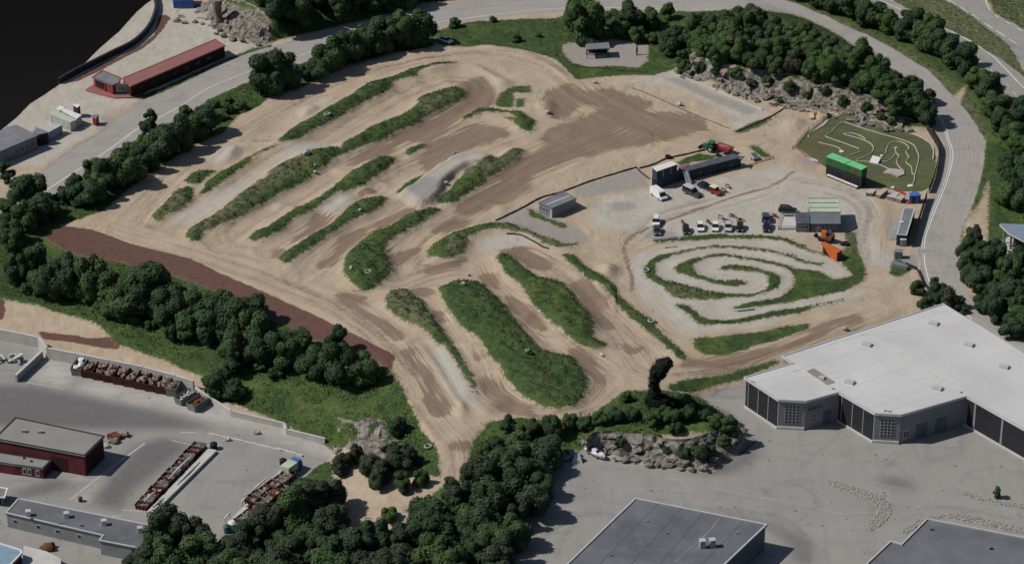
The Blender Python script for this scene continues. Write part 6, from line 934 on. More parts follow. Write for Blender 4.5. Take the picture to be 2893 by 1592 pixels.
for s,m,k,lb in (([(46.96,28.11),(47.06,25.82)],'carwhite','hatch','white hatchback with dark tailgate window, first white car from left'),([(50.74,28.14),(50.56,25.34)],'carwhite','hatch','white square-backed car between white hatchback and silver car'),([(53.96,28.12),(53.80,25.65)],'carsilver','hatch','silver car with dark windscreen in the parked row'),
  ([(43.37,26.40),(43.48,23.49)],'carblack','hatch','black car at left end of the parked row'),([(56.91,28.02),(56.73,25.55)],'carblack','hatch','black car just right of the silver car'),([(63.51,28.20),(63.33,25.96)],'carnavy','estate','navy estate car with roof rails parked near the terrace'),
  ([(63.67,33.09),(63.88,35.82)],'cardark','suv','black car with pale-edged roof behind the navy estate'),([(36.04,30.89),(35.89,28.59)],'carwhite','suv','white high-roofed car standing alone on gravel, nose to wet track'),([(36.10,25.99),(36.15,24.04)],'cardark','hatch','charcoal car right before the lone white high-roofed car'),
  ([(69.58,37.57),(71.63,37.22)],'carnavy','estate','dark blue estate parked side-on behind the terrace'),([(49.61,51.17),(50.81,50.00)],'carnavy','hatch','dark navy car beside the cream-roofed red truck'),([(-18.69,145.49),(-17.82,144.61)],'carwhite','hatch','white car parked at end of upper tree row')):
    car(lb,s[0],s[1],MT[m],k,PG)
s=[(37.38,45.98),(38.81,43.53)]; car('white van with dark windscreen before the stacked containers',*s,MT['carwhite'],'van',None,'parked_van')
s=[(46.02,47.46),(47.48,45.94)]; car('grey pickup with white roof box below metal chute',*s,MT['cardark'],'pickup',None,'pickup_truck'); e=bpy.context.scene.objects.get('pickup_truck'); part('roof_box',MB().side([(-2.55,2.1),(-2.5,2.3),(.5,2.3),(.7,2.1)],1.8,.1),MT['trim'],e,False)
c,f=[(52.08,47.89),(53.27,46.74)]; e=empty('small_truck','small red truck with cream roof near container row','truck',(c[0],c[1],hat(*c)),head(c,f)); F_=False
part('body',MB().side([(-1.5,.45),(-1.5,1.2),(.4,1.2),(1.5,1.1),(1.6,.45)],1.7,.05),MT['carred'],e,F_); part('windows',MB().side([(-1.45,1.2),(-1.35,1.85),(.25,1.85),(.5,1.2)],1.6,.1),MT['glass'],e,F_); part('roof',MB().side([(-1.55,1.85),(-1.5,2.0),(.35,2.0),(.4,1.85)],1.75,.05),MT['cream'],e,F_)
for sy in (-1,1):
    part('headlight',MB().box((1.58,sy*.55,.85),(.1,.25,.2)),MT['lamp'],e,F_)
    for wx in (-.9,.95): wheel(e,wx,sy*.78,.4,.24)
def motorbike(label,c,f,mat):
    e=empty('motocross_bike',label,'motorbike',(c[0],c[1],hat(*c)),head(c,f),'motorbikes standing by the parked cars'); F_=False
    for x in (-.72,.72): part('wheel',MB().ring((x,0,.36),.29,.075,16,6,'Y'),MT['rubber'],e,F_)
    part('frame',MB().side([(-.6,.45),(-.35,.75),(.4,.85),(.35,.4),(-.1,.3)],.3,.05),mat,e,F_); part('seat',MB().side([(-.95,.92),(-.9,1.02),(.15,.98),(.15,.85)],.28,.04),MT['black'],e,F_); part('fork',MB().tube([(.72,0,.36),(.42,0,1.1)],.06,6),MT['tin'],e,F_); part('handlebar',MB().tube([(.42,-.42,1.16),(.42,.42,1.16)],.035,6),MT['black'],e,F_)
for s,m,lb in (([(42.83,30.54),(43.08,29.99)],'carred','red motorbike standing behind the leftmost black car'),([(49.26,30.93),(49.51,30.52)],'cardark','dark motorbike between white hatchback and white square-backed car'),([(52.59,33.52),(52.99,33.23)],'carsilver','grey motorbike lying out behind parked white cars'),([(55.48,34.42),(55.95,34.22)],'carred','red motorbike farthest behind the parked row'),([(53.92,31.72),(54.40,31.65)],'carsilver','silver motorbike behind the silver car'),([(57.33,32.22),(58.02,32.14)],'carblack','black motorbike behind the right black car'),([(66.13,34.33),(66.65,34.00)],'carred','red and white motorbike leaning by the terrace'),([(54.24,48.70),(55.04,48.01)],'tin','grey motorbike nearest the small red truck'),([(55.44,50.90),(56.30,50.06)],'tin','grey motorbike farther along from small red truck')): motorbike(lb,s[0],s[1],MT[m])
c,f=[(63.41,68.18),(62.93,69.47)]; e=empty('box_trailer','small rounded silver trailer on sand beyond container row','trailer',(c[0],c[1],hat(*c)),head(c,f)); part('body',MB().side([(-1.2,.4),(-1.3,.9),(-1.,1.3),(1.2,1.35),(1.3,.4)],1.7,.15),MT['tin'],e,False); part('cover',MB().side([(-1.0,1.3),(-.9,1.4),(1.1,1.42),(1.2,1.33)],1.3,.1),MT['navyroof'],e,False); part('drawbar',MB().tube([(1.3,0,.45),(2.2,0,.45)],.05,6),MT['tin'],e,False)
for sy in (-1,1): wheel(e,-.1,sy*.85,.32,.2)
# tractor and red tipping trailer
c,f=[(52.08,73.57),(50.13,75.03)]; e=empty('green_tractor','green tractor with cab hitched to red trailer','tractor',(c[0],c[1],hat(*c)),head(c,f)); F_=False
part('hood',MB().side([(.2,.9),(.2,1.75),(2.0,1.6),(2.15,.9)],.9,.1),MT['trgreen'],e,F_); cb=part('cab',MB().side([(-1.3,1.1),(-1.2,2.6),(.1,2.6),(.3,1.5),(.3,1.1)],1.5,.1),MT['glass'],e,F_); part('roof',MB().side([(-1.4,2.6),(-1.35,2.8),(.2,2.8),(.3,2.6)],1.65,.1),MT['trgreen'],cb,F_); part('chassis',MB().box((.3,0,.85),(3.4,.6,.4)),MT['black'],e,F_); part('exhaust',MB().tube([(.9,.3,1.6),(.9,.3,2.6)],.06,6),MT['black'],e,F_)
for sy in (-1,1): wheel(e,-.8,sy*.95,.85,.5,'rear_wheel'); wheel(e,1.6,sy*.8,.5,.32,'front_wheel'); part('mudguard',MB().side([(-1.7,1.6),(-1.3,1.85),(-.3,1.85),(.1,1.5),(-.3,1.7),(-1.3,1.7)],.55,0,sy*.95),MT['trgreen'],e,F_)
part('loader_bucket',MB().side([(2.6,.2),(2.6,.9),(2.8,.9),(3.4,.2)],1.8),MT['black'],e,F_)
c,f=[(55.65,72.77),(53.87,74.34)]; e=empty('tipping_trailer','red tipping trailer behind the green tractor','trailer',(c[0],c[1],hat(*c)),head(c,f)); part('tub',MB().side([(-2.2,.9),(-2.7,1.9),(2.2,1.9),(2.0,.9)],2.1,-.15),MT['redpaint'],e,F_); part('load',MB().blob((-.2,0,1.85),1.,2,.25,1.5,3,(1.9,.85,.25)),MT['redroof'],e,F_); part('drawbar',MB().tube([(2.0,0,.7),(3.3,0,.6)],.09,6),MT['redpaint'],e,F_)
for sy in (-1,1): wheel(e,-.9,sy*1.0,.55,.35)
solid('tyre',MB().ring((0,0,.2),.62,.22,18,7),MT['rubber'],'large dark tyre lying behind container row','tyre',(*[(54.19,70.22)][0],0),None,True,0,False)
solid('barrier_block',MB().blob((0,0,.5),.9,2,.25,1.3,4,(1.1,.7,.8)),MT['black'],'black lumpy block on the low track wall','block',G([(40.98,68.49)][0]),None,False,0,False)
# orange box and rusty digger
e,w=building('orange_container','orange container with dark open triangular side',[(75.69,15.35),(76.80,16.31),(80.73,11.92),(79.25,10.35)],0,2.5,MT['orange'],MT['orange'],'container',.04,.12); i=edge_to(w,-.3,-1); a,b=Vector(w[i]),Vector(w[(i+1)%4]); n=Vector(((b-a).y,-(b-a).x)).normalized()*.06; p,q=a+(b-a)*.18,a+(b-a)*.6
part('opening',MB().add([(*(p+n),.15),(*(q+n),.15),(*(p+n),2.2),(*(p+n*.1),.15),(*(q+n*.1),.15),(*(p+n*.1),2.2)],[(0,1,2),(5,4,3),(0,3,4,1),(1,4,5,2),(2,5,3,0)]),MT['black'],e); panel(e,w,i,.03,.12,.5,2.1,MT['dirtywhite'],'notice'); panel(e,w,edge_to(w,1,-.2),.1,.9,.2,2.2,MT['rust'],'end_door',.05)
c,f=[(77.79,20.26),(76.18,21.32)]; e=empty('rusty_digger','rusty old digger behind the orange container','excavator',(c[0],c[1]+1.5,0),head(c,f)); 
for sy in (-1,1): part('track',MB().side([(-1.6,.1),(-1.75,.5),(-1.5,.8),(1.5,.8),(1.75,.5),(1.6,.1)],.5,0,sy*.95),MT['black'],e,F_)
part('body',MB().side([(-1.8,.85),(-1.9,1.8),(.2,1.9),(.6,.85)],2.2,.1),MT['rust'],e,F_); part('cab',MB().box((.3,.55,1.9),(1.3,1.,1.9)),MT['orange'],e,F_); part('boom',MB().tube([(.6,-.3,1.4),(2.0,-.3,3.0),(3.2,-.3,2.2)],[.25,.22,.18],6),MT['rust'],e,F_); part('dipper',MB().tube([(3.2,-.3,2.2),(3.0,-.3,.8)],.16,6),MT['rust'],e,F_); part('bucket',MB().side([(2.6,.2),(2.7,.9),(3.3,.9),(3.5,.3)],.9,0,-.3),MT['black'],e,F_)
solid('rubble_heap',MB().blob((0,0,.2),1.,2,.5,2,8,(1.2,.9,.6)),MT['black'],'black scrap lump right of the rusty digger','heap',G([(82.15,19.82)][0]),None,False,0,False)
# low covered boxes by the model track
B4G='covered boxes beside the model car track'
for rf,m,lb in (([(90.12,46.44),(91.38,48.47),(93.29,48.47),(91.95,45.94)],'dirtywhite','white-topped low box, first in the row by model track'),([(92.53,45.62),(94.77,48.60),(96.30,48.47),(93.77,44.67)],'tan','low box with tan cover in row by model track'),([(95.29,44.55),(97.66,46.89),(99.03,46.57),(97.26,43.42)],'dirtywhite','low dirty white box with broken cover by model track'),([(97.24,43.29),(98.56,44.99),(100.19,44.55),(98.79,42.16)],'pinkboard','pinkish low box nearest the blue cabin by model track')):
    c=cen(rf); e=empty('covered_box',lb,'box',(*c,0),0,B4G); part('crate',MB().prism(grow(rf,-.1),-.1,.98),MT['wood'],e); part('cover',MB().prism(rf,.98,1.1),MT[m],e)
e,w=building('blue_cabin','small bright blue covered cabin by road fence',[(100.88,43.51),(101.94,44.64),(103.20,44.64),(103.82,42.88),(103.30,42.12),(100.80,42.12)],0,2.3,MT['bluebox'],MT['bluebox'],'cabin',.05,.15); panel(e,w,edge_to(w,0,-1),.25,.6,.1,1.9,MT['navy'],'door')
solid('red_mat',MB().prism([(99.51,42.93),(100.45,43.79),(102.92,43.47),(102.75,42.10),(100.49,41.83)],0.02,.1),MT['redmat'],'red mat on ground below the blue cabin','mat',(*[(101.17,42.85)][0],0)); solid('red_mat',MB().prism([(97.32,50.61),(98.72,50.58),(100.69,48.14),(100.54,46.89),(99.29,48.18)],.02,.1),MT['redmat'],'red strip of ground cover behind the low covered boxes','mat',(*[(99.32,48.48)][0],0))
# model car track
BG='kerbs of the model car track'
def hosepath(pts,m,label,r=.14):
    s=spline(pts,.7); solid('track_kerb',MB().tube([(x,y,hat(x,y)+.1) for x,y in s],r,6),MT[m],label,'kerb',(*pts[0],hat(*pts[0])),BG)
for p,m,lb in (([(78.94,81.44),(78.91,83.16),(79.99,84.92),(83.48,88.84),(85.52,92.78),(89.02,94.93)],'hose','pale kerb along upper left rim of the turf'),([(91.54,74.43),(88.74,77.18),(85.90,79.73),(83.41,82.30),(85.08,84.45),(86.70,87.92),(88.21,90.10),(89.24,91.20),(93.46,87.49),(98.54,83.59),(102.77,80.59),(106.00,77.18),(106.63,73.38),(106.65,69.19),(105.35,62.98),(104.26,58.49),(103.82,55.66),(102.86,52.84)],'hose','longest pale kerb running right round the turf track'),
 ([(97.07,70.44),(98.11,71.70),(99.36,76.33),(100.72,78.67),(102.05,79.09),(103.74,78.03),(104.71,75.49),(104.50,73.80),(103.68,72.96),(103.92,70.44),(104.13,69.19),(103.16,67.11),(103.01,65.87),(103.97,63.40),(103.79,59.71),(104.11,58.69)],'hose','wavy pale kerb inside the right part of the turf'),([(93.99,80.37),(92.59,82.73),(90.90,84.02),(89.46,84.24),(88.40,83.81),(90.17,82.30),(93.05,80.16),(94.96,77.60),(95.36,74.64),(94.32,71.70),(92.06,69.19),(89.84,66.90),(92.18,66.90),(95.56,65.04),(97.95,62.37)],'hose','pale looping kerb in the middle of the turf'),
 ([(81.22,78.45),(83.28,77.18),(85.84,75.49),(86.72,73.38)],'hose','short pale kerb ending at white pad left'),([(91.74,72.96),(90.52,71.70),(87.58,69.40)],'hose','short pale kerb behind the green roof'),([(101.24,75.27),(101.05,72.12),(101.53,70.02),(100.64,67.11),(100.66,64.22),(101.54,61.75)],'hose','pale kerb stem leading down to the pink ramp'),([(100.96,72.12),(99.58,68.77),(98.11,66.90),(96.49,66.90)],'hose','pale kerb branch leading to the white jump'),
 ([(106.86,84.22),(109.22,81.11),(110.83,77.94),(111.06,73.40),(110.18,67.94)],'hose','thick pale kerb on the outer right rim of turf'),([(79.86,81.44),(80.86,78.45),(82.92,75.27)],'redhose','red kerb, upper one at left corner of turf'),([(78.34,76.76),(79.30,73.38),(80.95,71.70),(82.64,70.44)],'redhose','red kerb, middle one at left corner of turf'),([(74.97,75.62),(76.16,72.64),(77.53,69.78),(80.33,65.07)],'redhose','red kerb along lower left rim of turf')): hosepath(p,m,lb,.2 if 'thick' in lb else .15)
def pad(poly,z,m,label,name='pad',cat='pad'): 
    b=hat(*cen(poly)); solid(name,MB().prism(poly,b-.05,b+z),MT[m],label,cat,(*cen(poly),b))
pad([(86.11,73.04),(86.65,73.59),(87.35,73.38),(87.27,72.54),(86.42,72.20)],.15,'white','white pad at end of short left kerb'); pad([(96.62,70.52),(97.12,70.94),(97.42,70.36),(96.98,69.69),(96.61,69.94)],.15,'white','small white pad at end of the wavy kerb'); pad([(101.54,52.44),(102.29,53.24),(103.15,53.04),(102.94,52.04),(101.84,51.72)],.15,'white','white pad at lower right end of long kerb'); pad([(100.88,75.36),(101.77,75.49),(101.59,74.85),(101.01,74.85)],.15,'white','tiny white pad at the top of kerb stem'); pad([(97.29,51.72),(98.17,51.96),(98.08,50.92),(97.26,50.85)],.2,'white','white square by the lower rim of turf'); pad([(77.48,69.57),(78.46,69.11),(80.03,67.61),(79.80,67.09),(78.75,67.32)],.12,'white','white board on lower left rim of turf')
q=[(93.35,66.08),(94.45,68.77),(96.47,67.53),(95.38,65.04)]; zs=[.3,.9,.9,.3]; m=MB(); b=.0; m.add([(*p,b) for p in q]+[(*p,b+z) for p,z in zip(q,zs)],[(3,2,1,0),(4,5,6,7)]+[(i,(i+1)%4,4+(i+1)%4,4+i) for i in range(4)]); solid('jump_ramp',m,MT['white'],'white jump ramp in the middle of turf track','ramp',(*cen(q),b))
pad([(96.02,59.51),(97.92,62.16),(100.37,61.75),(101.75,61.34),(101.68,58.90),(99.87,57.48),(98.44,58.90)],.35,'pinkboard','pinkish worn ramp by the lower turf rim','jump_ramp','ramp')
q=[(79.31,85.52),(85.07,94.83)]; solid('white_rail',MB().tube([(q[0][0],q[0][1],.5),(q[1][0],q[1][1],.5)],.16,6),MT['white'],'white rail along left rim fence of the turf','rail',(*q[0],.3))
e,w=building('crate_hut','open brown crate above left corner of turf',[(82.54,95.69),(83.21,96.55),(85.28,95.84),(84.82,93.21),(82.85,94.27)],0,1.6,MT['newwood'],MT['wood'],'crate',.02,.1); panel(e,w,edge_to(w,-.3,-1),.1,.9,.1,1.3,MT['newwood'],'front')
solid('plywood_sheet',MB().prism([(80.18,96.31),(81.55,96.67),(81.39,92.99),(80.10,92.78)],.4,.5),MT['newwood'],'pale plywood sheet lying beside brown crate','board',(*[(80.71,94.54)][0],.4))
# recycling yard: skips, bins, walls
def heap(e,L,Wd,z,seed,mat=None): 
    R=random.Random(seed); m=MB(); f_=min(1,Wd/2.5)**1.5
    for k in range(7): m.blob((R.uniform(-L*.36,L*.36),R.uniform(-Wd*.28,Wd*.28),z),R.uniform(.45,.85)*f_,1,.5,2.5,seed*9+k,(1.2,.9,.7))
    for k in range(6): m.box((R.uniform(-L*.35,L*.35),R.uniform(-Wd*.3,Wd*.3),z+.3*f_),(R.uniform(.5,1.4)*f_,R.uniform(.3,.7)*f_,.1),R.random()*3,R.uniform(-.5,.5))
    part('scrap',m,mat or MT['scrap'],e,False)
def skip(name,label,x,y,z,rz,L,Wd,hh_,mat,seed,group,scrap=None,fillz=.72):
    e=empty(name,label,'skip' if name!='scrap_bin' else 'scrap bin',(x,y,z),rz,group); t=.09; m=MB(); a,b=L/2,Wd/2; s=.88
    for sg in (-1,1):
        m.add([(-a*s,sg*b*s,0),(a*s,sg*b*s,0),(a,sg*b,hh_),(-a,sg*b,hh_),(-a*s,sg*(b*s-t),0),(a*s,sg*(b*s-t),0),(a,sg*(b-t),hh_),(-a,sg*(b-t),hh_)],[(0,1,2,3),(7,6,5,4),(3,2,6,7),(0,3,7,4),(1,5,6,2)])
        m.add([(sg*a*s,-b*s,0),(sg*a*s,b*s,0),(sg*a,b,hh_),(sg*a,-b,hh_),(sg*(a*s-t),-b*s,0),(sg*(a*s-t),b*s,0),(sg*(a-t),b,hh_),(sg*(a-t),-b,hh_)],[(0,1,2,3),(7,6,5,4),(3,2,6,7),(0,3,7,4),(1,5,6,2)])
    m.box((0,0,.1),(L*s,Wd*s,.12)); mshell=m; m=MB()
    for sg in (-1,1):
        m.tube([(-a,sg*b,hh_),(a,sg*b,hh_)],.07,5); m.tube([(sg*a,-b,hh_),(sg*a,b,hh_)],.07,5)
    part('rim',m,mat,e,False); m=mshell
    for k in range(4):
        x_=-a*.75+k*a*.5
        for sg in (-1,1): m.add([(x_-.06,sg*b*s,0.05),(x_+.06,sg*b*s,.05),(x_+.06,sg*(b+.0),hh_-.1),(x_-.06,sg*b,hh_-.1),(x_-.06,sg*(b*s+.1),.05),(x_+.06,sg*(b*s+.1),.05),(x_+.06,sg*(b+.09),hh_-.1),(x_-.06,sg*(b+.09),hh_-.1)],[(4,5,6,7),(0,4,7,3),(1,2,6,5)])
    part('shell',m,mat,e,False); heap(e,L,Wd,hh_*fillz,seed,scrap); return e
a,b=[(-102.41,-33.06),(-76.97,-43.52)]; a,b=Vector(a),Vector(b); bk=Vector([(-101.20,-27.75)][0])-Vector([(-102.29,-33.06)][0]); d=(b-a); rz=math.atan2(bk.y,bk.x); n=10; SG='skips in the row along the concrete wall'
for k in range(n):
    p=a+d*((k+.5)/n)+bk.normalized()*2.9; lb='grey skip with white scrap at left end of skip row' if k==0 else 'greyish skip at right end of skip row' if k==n-1 else f'rust-brown skip full of scrap, {nth(k+1)} from left along concrete wall'
    skip('skip',lb,p.x,p.y,-7,rz+random.uniform(-.04,.04),5.8,d.length/n*.96,2.1+random.uniform(-.15,.15),MT['greyskip'] if k in(0,n-1) else MT['rustred'],k+2,SG,MT['white'] if k==0 else None,.8)
q=[(-76.59,-47.24),(-72.61,-41.77)]; skip('skip','pale skip with white cover beside the bent concrete wall',(q[0][0]+q[1][0])/2,(q[0][1]+q[1][1])/2,-7,math.atan2(q[1][1]-q[0][1],q[1][0]-q[0][0]),5.5,2.2,1.7,MT['greyskip'],31,SG,MT['dirtywhite'],.75)
q=[(-73.32,-49.94),(-69.79,-45.01)]; skip('skip','grey skip holding reddish scrap beside the bent concrete wall',(q[0][0]+q[1][0])/2,(q[0][1]+q[1][1])/2,-7,math.atan2(q[1][1]-q[0][1],q[1][0]-q[0][0]),5.0,2.6,1.8,MT['greyskip'],32,SG,MT['rust'],.6)
for (q,c,n,where,grp) in (([(-79.67,-91.01),(-69.16,-64.93)],[(-81.25,-90.57),(-78.43,-91.53)],14,'left bin row in the yard','bins in the left row'),([(-58.71,-99.01),(-49.72,-82.15)],[(-59.97,-97.93),(-57.53,-99.22)],8,'right bin row by trees','bins in the right row'),([(-56.60,-89.25),(-48.19,-77.18)],[(-59.97,-97.93),(-57.53,-99.22)],6,'upper right bin row','bins in the right row')):
    a,b=Vector(q[0]),Vector(q[1]); d=b-a; cr=Vector(c[1])-Vector(c[0]); rz=math.atan2(d.x,-d.y)
    for k in range(n):
        p=a+d*((k+.5)/n); rusty=k%3!=1
        skip('scrap_bin',f"{'rusty' if rusty else 'grey'} scrap bin, {nth(k+1)} from near end of {where}",p.x,p.y,-7,rz+random.uniform(-.06,.06),3.0,d.length/n*.92,1.25+random.uniform(-.2,.25),MT['rustred'] if rusty else MT['greyskip'],50+k,grp,None,.55)
solid('loading_kerb',MB().prism([(-78.25,-92.76),(-76.55,-92.89),(-65.44,-67.34),(-67.38,-66.60)],-7.2,-6.3),MT['pale'],'long raised concrete kerb beside the left bin row','kerb',(*[(-72.00,-80.12)][0],-7)); solid('loading_kerb',MB().prism([(-60.98,-96.90),(-60.09,-97.76),(-50.08,-76.75),(-50.24,-74.47),(-51.04,-75.39)],-7.2,-6.7),MT['pale'],'long concrete kerb beside the right bin row','kerb',(*[(-55.91,-87.08)][0],-7))
for q,lb in (([(-74.44,-82.11),(-70.37,-72.53)],'longest white rail on posts over left bin row'),([(-78.74,-91.22),(-76.75,-87.25)],'short white rail on posts over lower left bins'),([(-56.65,-86.68),(-53.08,-79.82)],'white rail on posts beside right bin row'),([(-58.16,-90.21),(-56.95,-87.65)],'short white rail between two others at right bins'),([(-61.25,-96.91),(-59.90,-94.05)],'white rail nearest the lower end of right bins')):
    z=-4.5 if 'left' in lb else -5.5; c=((q[0][0]+q[1][0])/2,(q[0][1]+q[1][1])/2); e=empty('pipe_rail',lb,'rail',(*c,-7),0,'white rails over the bins'); part('rail',MB().tube([(*q[0],z),(*c,z+.1),(*q[1],z)],[.1,.24,.1],7),MT['white'],e)
    for t in (.2,.8): x,y=[q[0][j]*(1-t)+q[1][j]*t for j in (0,1)]; part('post',MB().tube([(x,y,-7),(x,y,z)],.08,6),MT['tin'],e)
c,f=[(-48.31,-75.36),(-46.77,-73.07)]; e=empty('yard_truck','green truck with blue cab at head of right bin row','truck',(*c,-7),head(c,f)); part('bed',MB().side([(-2.4,.8),(-2.5,2.5),(.8,2.5),(.8,.8)],2.4,.05),MT['palegreen'],e,False); part('cab',MB().side([(1.0,.6),(1.0,2.5),(2.2,2.5),(2.6,1.5),(2.6,.6)],2.2,.1),MT['bluebox'],e,False); part('windows',MB().side([(1.9,1.5),(2.0,2.35),(2.25,2.35),(2.63,1.5)],1.9,.1),MT['glass'],e,False); part('chassis',MB().box((0,0,.7),(5,.9,.3)),MT['black'],e,False)
for sy in (-1,1):
    part('headlight',MB().box((2.6,sy*.8,.9),(.1,.3,.2)),MT['lamp'],e,False)
    for wx in (-1.6,1.8): wheel(e,wx,sy*1.0,.5,.3)
def barrel(label,p,z,r,h,m,name='waste_bin',cat='bin'): 
    e=empty(name,label,cat,(*p,z)); part('body',MB().tube([(*p,z),(*p,z+h*.8)],[r*.9,r],12),MT[m],e); part('lid',MB().tube([(*p,z+h*.8),(*p,z+h)],[r*1.05,r*.5],12),MT[m],e)
barrel('black bin at upper end of the left bin row',[(-66.28,-65.63)][0],-7,.85,1.7,'black'); barrel('teal bin at lower end of right bin row',[(-60.40,-99.65)][0],-7,.75,2.0,'teal'); barrel('white tank beside the teal bin',[(-59.26,-98.58)][0],-7,.9,2.2,'white','tank','tank'); barrel('small brown drum on yard kerb corner',[(-93.07,-87.40)][0],-7,.5,1.2,'rust','drum','drum'); barrel('dark bin beside the green truck',[(-50.40,-72.38)][0],-7,.8,1.6,'black')
solid('rust_heap',MB().blob((0,0,.5),1.3,2,.5,2,5,(1.1,1,.8)),MT['rust'],'dark rusty scrap heap before the long grey shed','heap',(*[(-97.48,-105.99)][0],-7),None,False,0,False)
for p,lb,m,s in (([(-88.84,-60.91)][0],'brown scrap heap behind the red hall','rust',1.3),([(-86.59,-60.19)][0],'grey scrap heap behind the red hall','scrap',.9),([(-88.71,-63.04)][0],'pallet pile beside the red hall','wood',1.1),([(-90.44,-64.93)][0],'white lump against red hall end wall','dirtywhite',.8),([(-57.27,-59.24)][0],'pale grey cone lump on yard road','tin',.7),([(-63.66,-62.09)][0],'pale tarp lump on yard road edge','dirtywhite',.7)):
    solid('scrap_heap',MB().blob((0,0,.3),s,2,.45,1.8,int(s*70),(1.2,.9,.75)),MT[m],lb,'heap',(*p,-7),None,False,0,False)
R=random.Random(9); m=MB()
for k in range(26): m.box((R.uniform(-5,3),R.uniform(-2.2,2.2),R.uniform(.2,1.6)),(R.uniform(1,3.2),R.uniform(.5,1.6),.12),R.random()*3,R.uniform(-.6,.6))
solid('sheet_metal_pile',m,MT['dirtywhite'],'pile of white sheet scrap in left wall bay','pile',(*[(-118.52,-25.41)][0],-7),None,False,0,False)
def wallrun(name,label,pts,z,h,t,mat,cat='wall',cap=None,off=0):
    e=empty(name,label,cat,(*pts[len(pts)//2],z)); m=MB(); mc=MB()
    for a,b in zip(pts[:-1],pts[1:]):
        A_,B_=Vector(a),Vector(b); d=(B_-A_).normalized(); n_=Vector((-d.y,d.x)); q=[tuple(A_-d*.02),tuple(B_+d*.02),tuple(B_+n_*t+d*.02),tuple(A_+n_*t-d*.02)]
        za,zb=(z,z) if z is not None else (0,0); m.prism(q,za-.5,za+h); mc.prism(grow(q,.05),za+h+.003,za+h+.1)
    part('face',m,mat,e); part('coping',mc,cap or mat,e); return e
wallrun('retaining_wall','tall pale concrete wall behind the row of skips',[(-128.43,-13.74),(-121.47,-16.42),(-111.80,-20.15),(-108.98,-25.41),(-101.95,-27.91),(-93.59,-31.11),(-85.57,-34.19),(-77.51,-38.25),(-73.21,-40.77)],-7,2.9,.5,MT['concrete'],'wall',MT['pale']); wallrun('low_wall','lower concrete wall along the yard road below trees',[(-72.81,-41.02),(-71.21,-43.27),(-63.68,-51.75),(-51.45,-57.22)]+[(-50.58,-59.86),(-41.73,-63.89)],-7,1.5,.4,MT['concrete'],'wall',MT['pale']); wallrun('bay_wall','dark thick dividing wall between two yard bays',[(-114.32,-36.23),(-109.96,-24.89)],-7,1.9,.6,MT['tin'],'wall',MT['pale'])
wallrun('curved_bank_wall','long curving dark wall at upper left behind red strip',spline([(-124.98,116.30),(-123.62,118.55),(-121.13,122.77),(-115.95,130.28),(-111.75,136.44),(-108.00,141.67),(-105.35,148.67),(-103.80,157.57),(-103.68,168.24),(-105.11,176.90),(-106.15,181.95)],3),0,1.7,.6,MT['darkwall'],'wall',MT['dtimber'])
def kerbline(label,pts,h,w_,m,name='track_edge'):
    s=spline(pts,1.); mm=MB(); n=len(s)
    L_=[];R__=[]
    for i,p in enumerate(s):
        d=(Vector(s[min(i+1,n-1)])-Vector(s[max(i-1,0)])).normalized(); nn=Vector((-d.y,d.x)); z=hat(*p); L_.append((p[0]+nn.x*w_/2,p[1]+nn.y*w_/2,z)); R__.append((p[0]-nn.x*w_/2,p[1]-nn.y*w_/2,z))
    for i in range(n-1):
        hh2=h*(.8+.4*random.random()); v=[L_[i],L_[i+1],R__[i+1],R__[i]]; mm.add([(x,y,z-.2) for x,y,z in v]+[(x,y,z+hh2) for x,y,z in v],[(4,5,6,7),(0,1,5,4),(1,2,6,5),(2,3,7,6),(3,0,4,7)])
    c=s[n//2]; solid(name,mm,MT[m],label,'edging',(*c,hat(*c)))
kerbline('dark timber edge between main dirt lane and grey pad',[(-4.13,32.32),(-0.55,36.26),(2.79,39.78),(7.57,45.58),(13.24,49.29),(21.29,55.93),(32.35,63.39)],.32,.3,'soil'); kerbline('dark timber edge between sand and the container ground',[(33.19,62.88),(36.41,64.74),(40.60,68.49),(44.73,70.38),(50.40,73.50)],.32,.32,'soil'); kerbline('short dark edge down from track to parked van',[(32.49,63.20),(33.64,59.91),(35.51,56.68)],.3,.3,'soil'); kerbline('thin dark edge above the oval outer bend',[(-1.36,24.64),(2.19,23.97),(4.90,21.03),(7.59,17.37),(8.93,16.44)],.3,.3,'soil'); kerbline('row of small dark stakes across the starting sand',[(32.90,113.98),(37.71,109.47),(43.98,102.12),(51.86,93.60),(58.27,87.41)],.12,.16,'soil','start_line'); kerbline('pale kerb on the uphill rim of grey starting strip',[(44.99,122.57),(50.24,117.92),(55.97,112.18),(61.60,106.00),(67.98,99.12)],.3,.5,'pale'); kerbline('dark edge on the lower rim of grey starting strip',[(59.89,85.25),(66.46,90.90),(72.24,97.86)]+[(75.20,103.02)],.25,.28,'soil')
kerbline('dark lower rim of the shelter pad',[(14.71,133.11),(16.34,129.25),(21.56,127.95),(29.16,125.34),(37.71,124.17)],.2,.25,'soil'); kerbline('long low dark rail above the oval track',[(34.94,21.49),(40.83,22.28),(41.88,21.60)],.35,.9,'slate','low_rail'); 
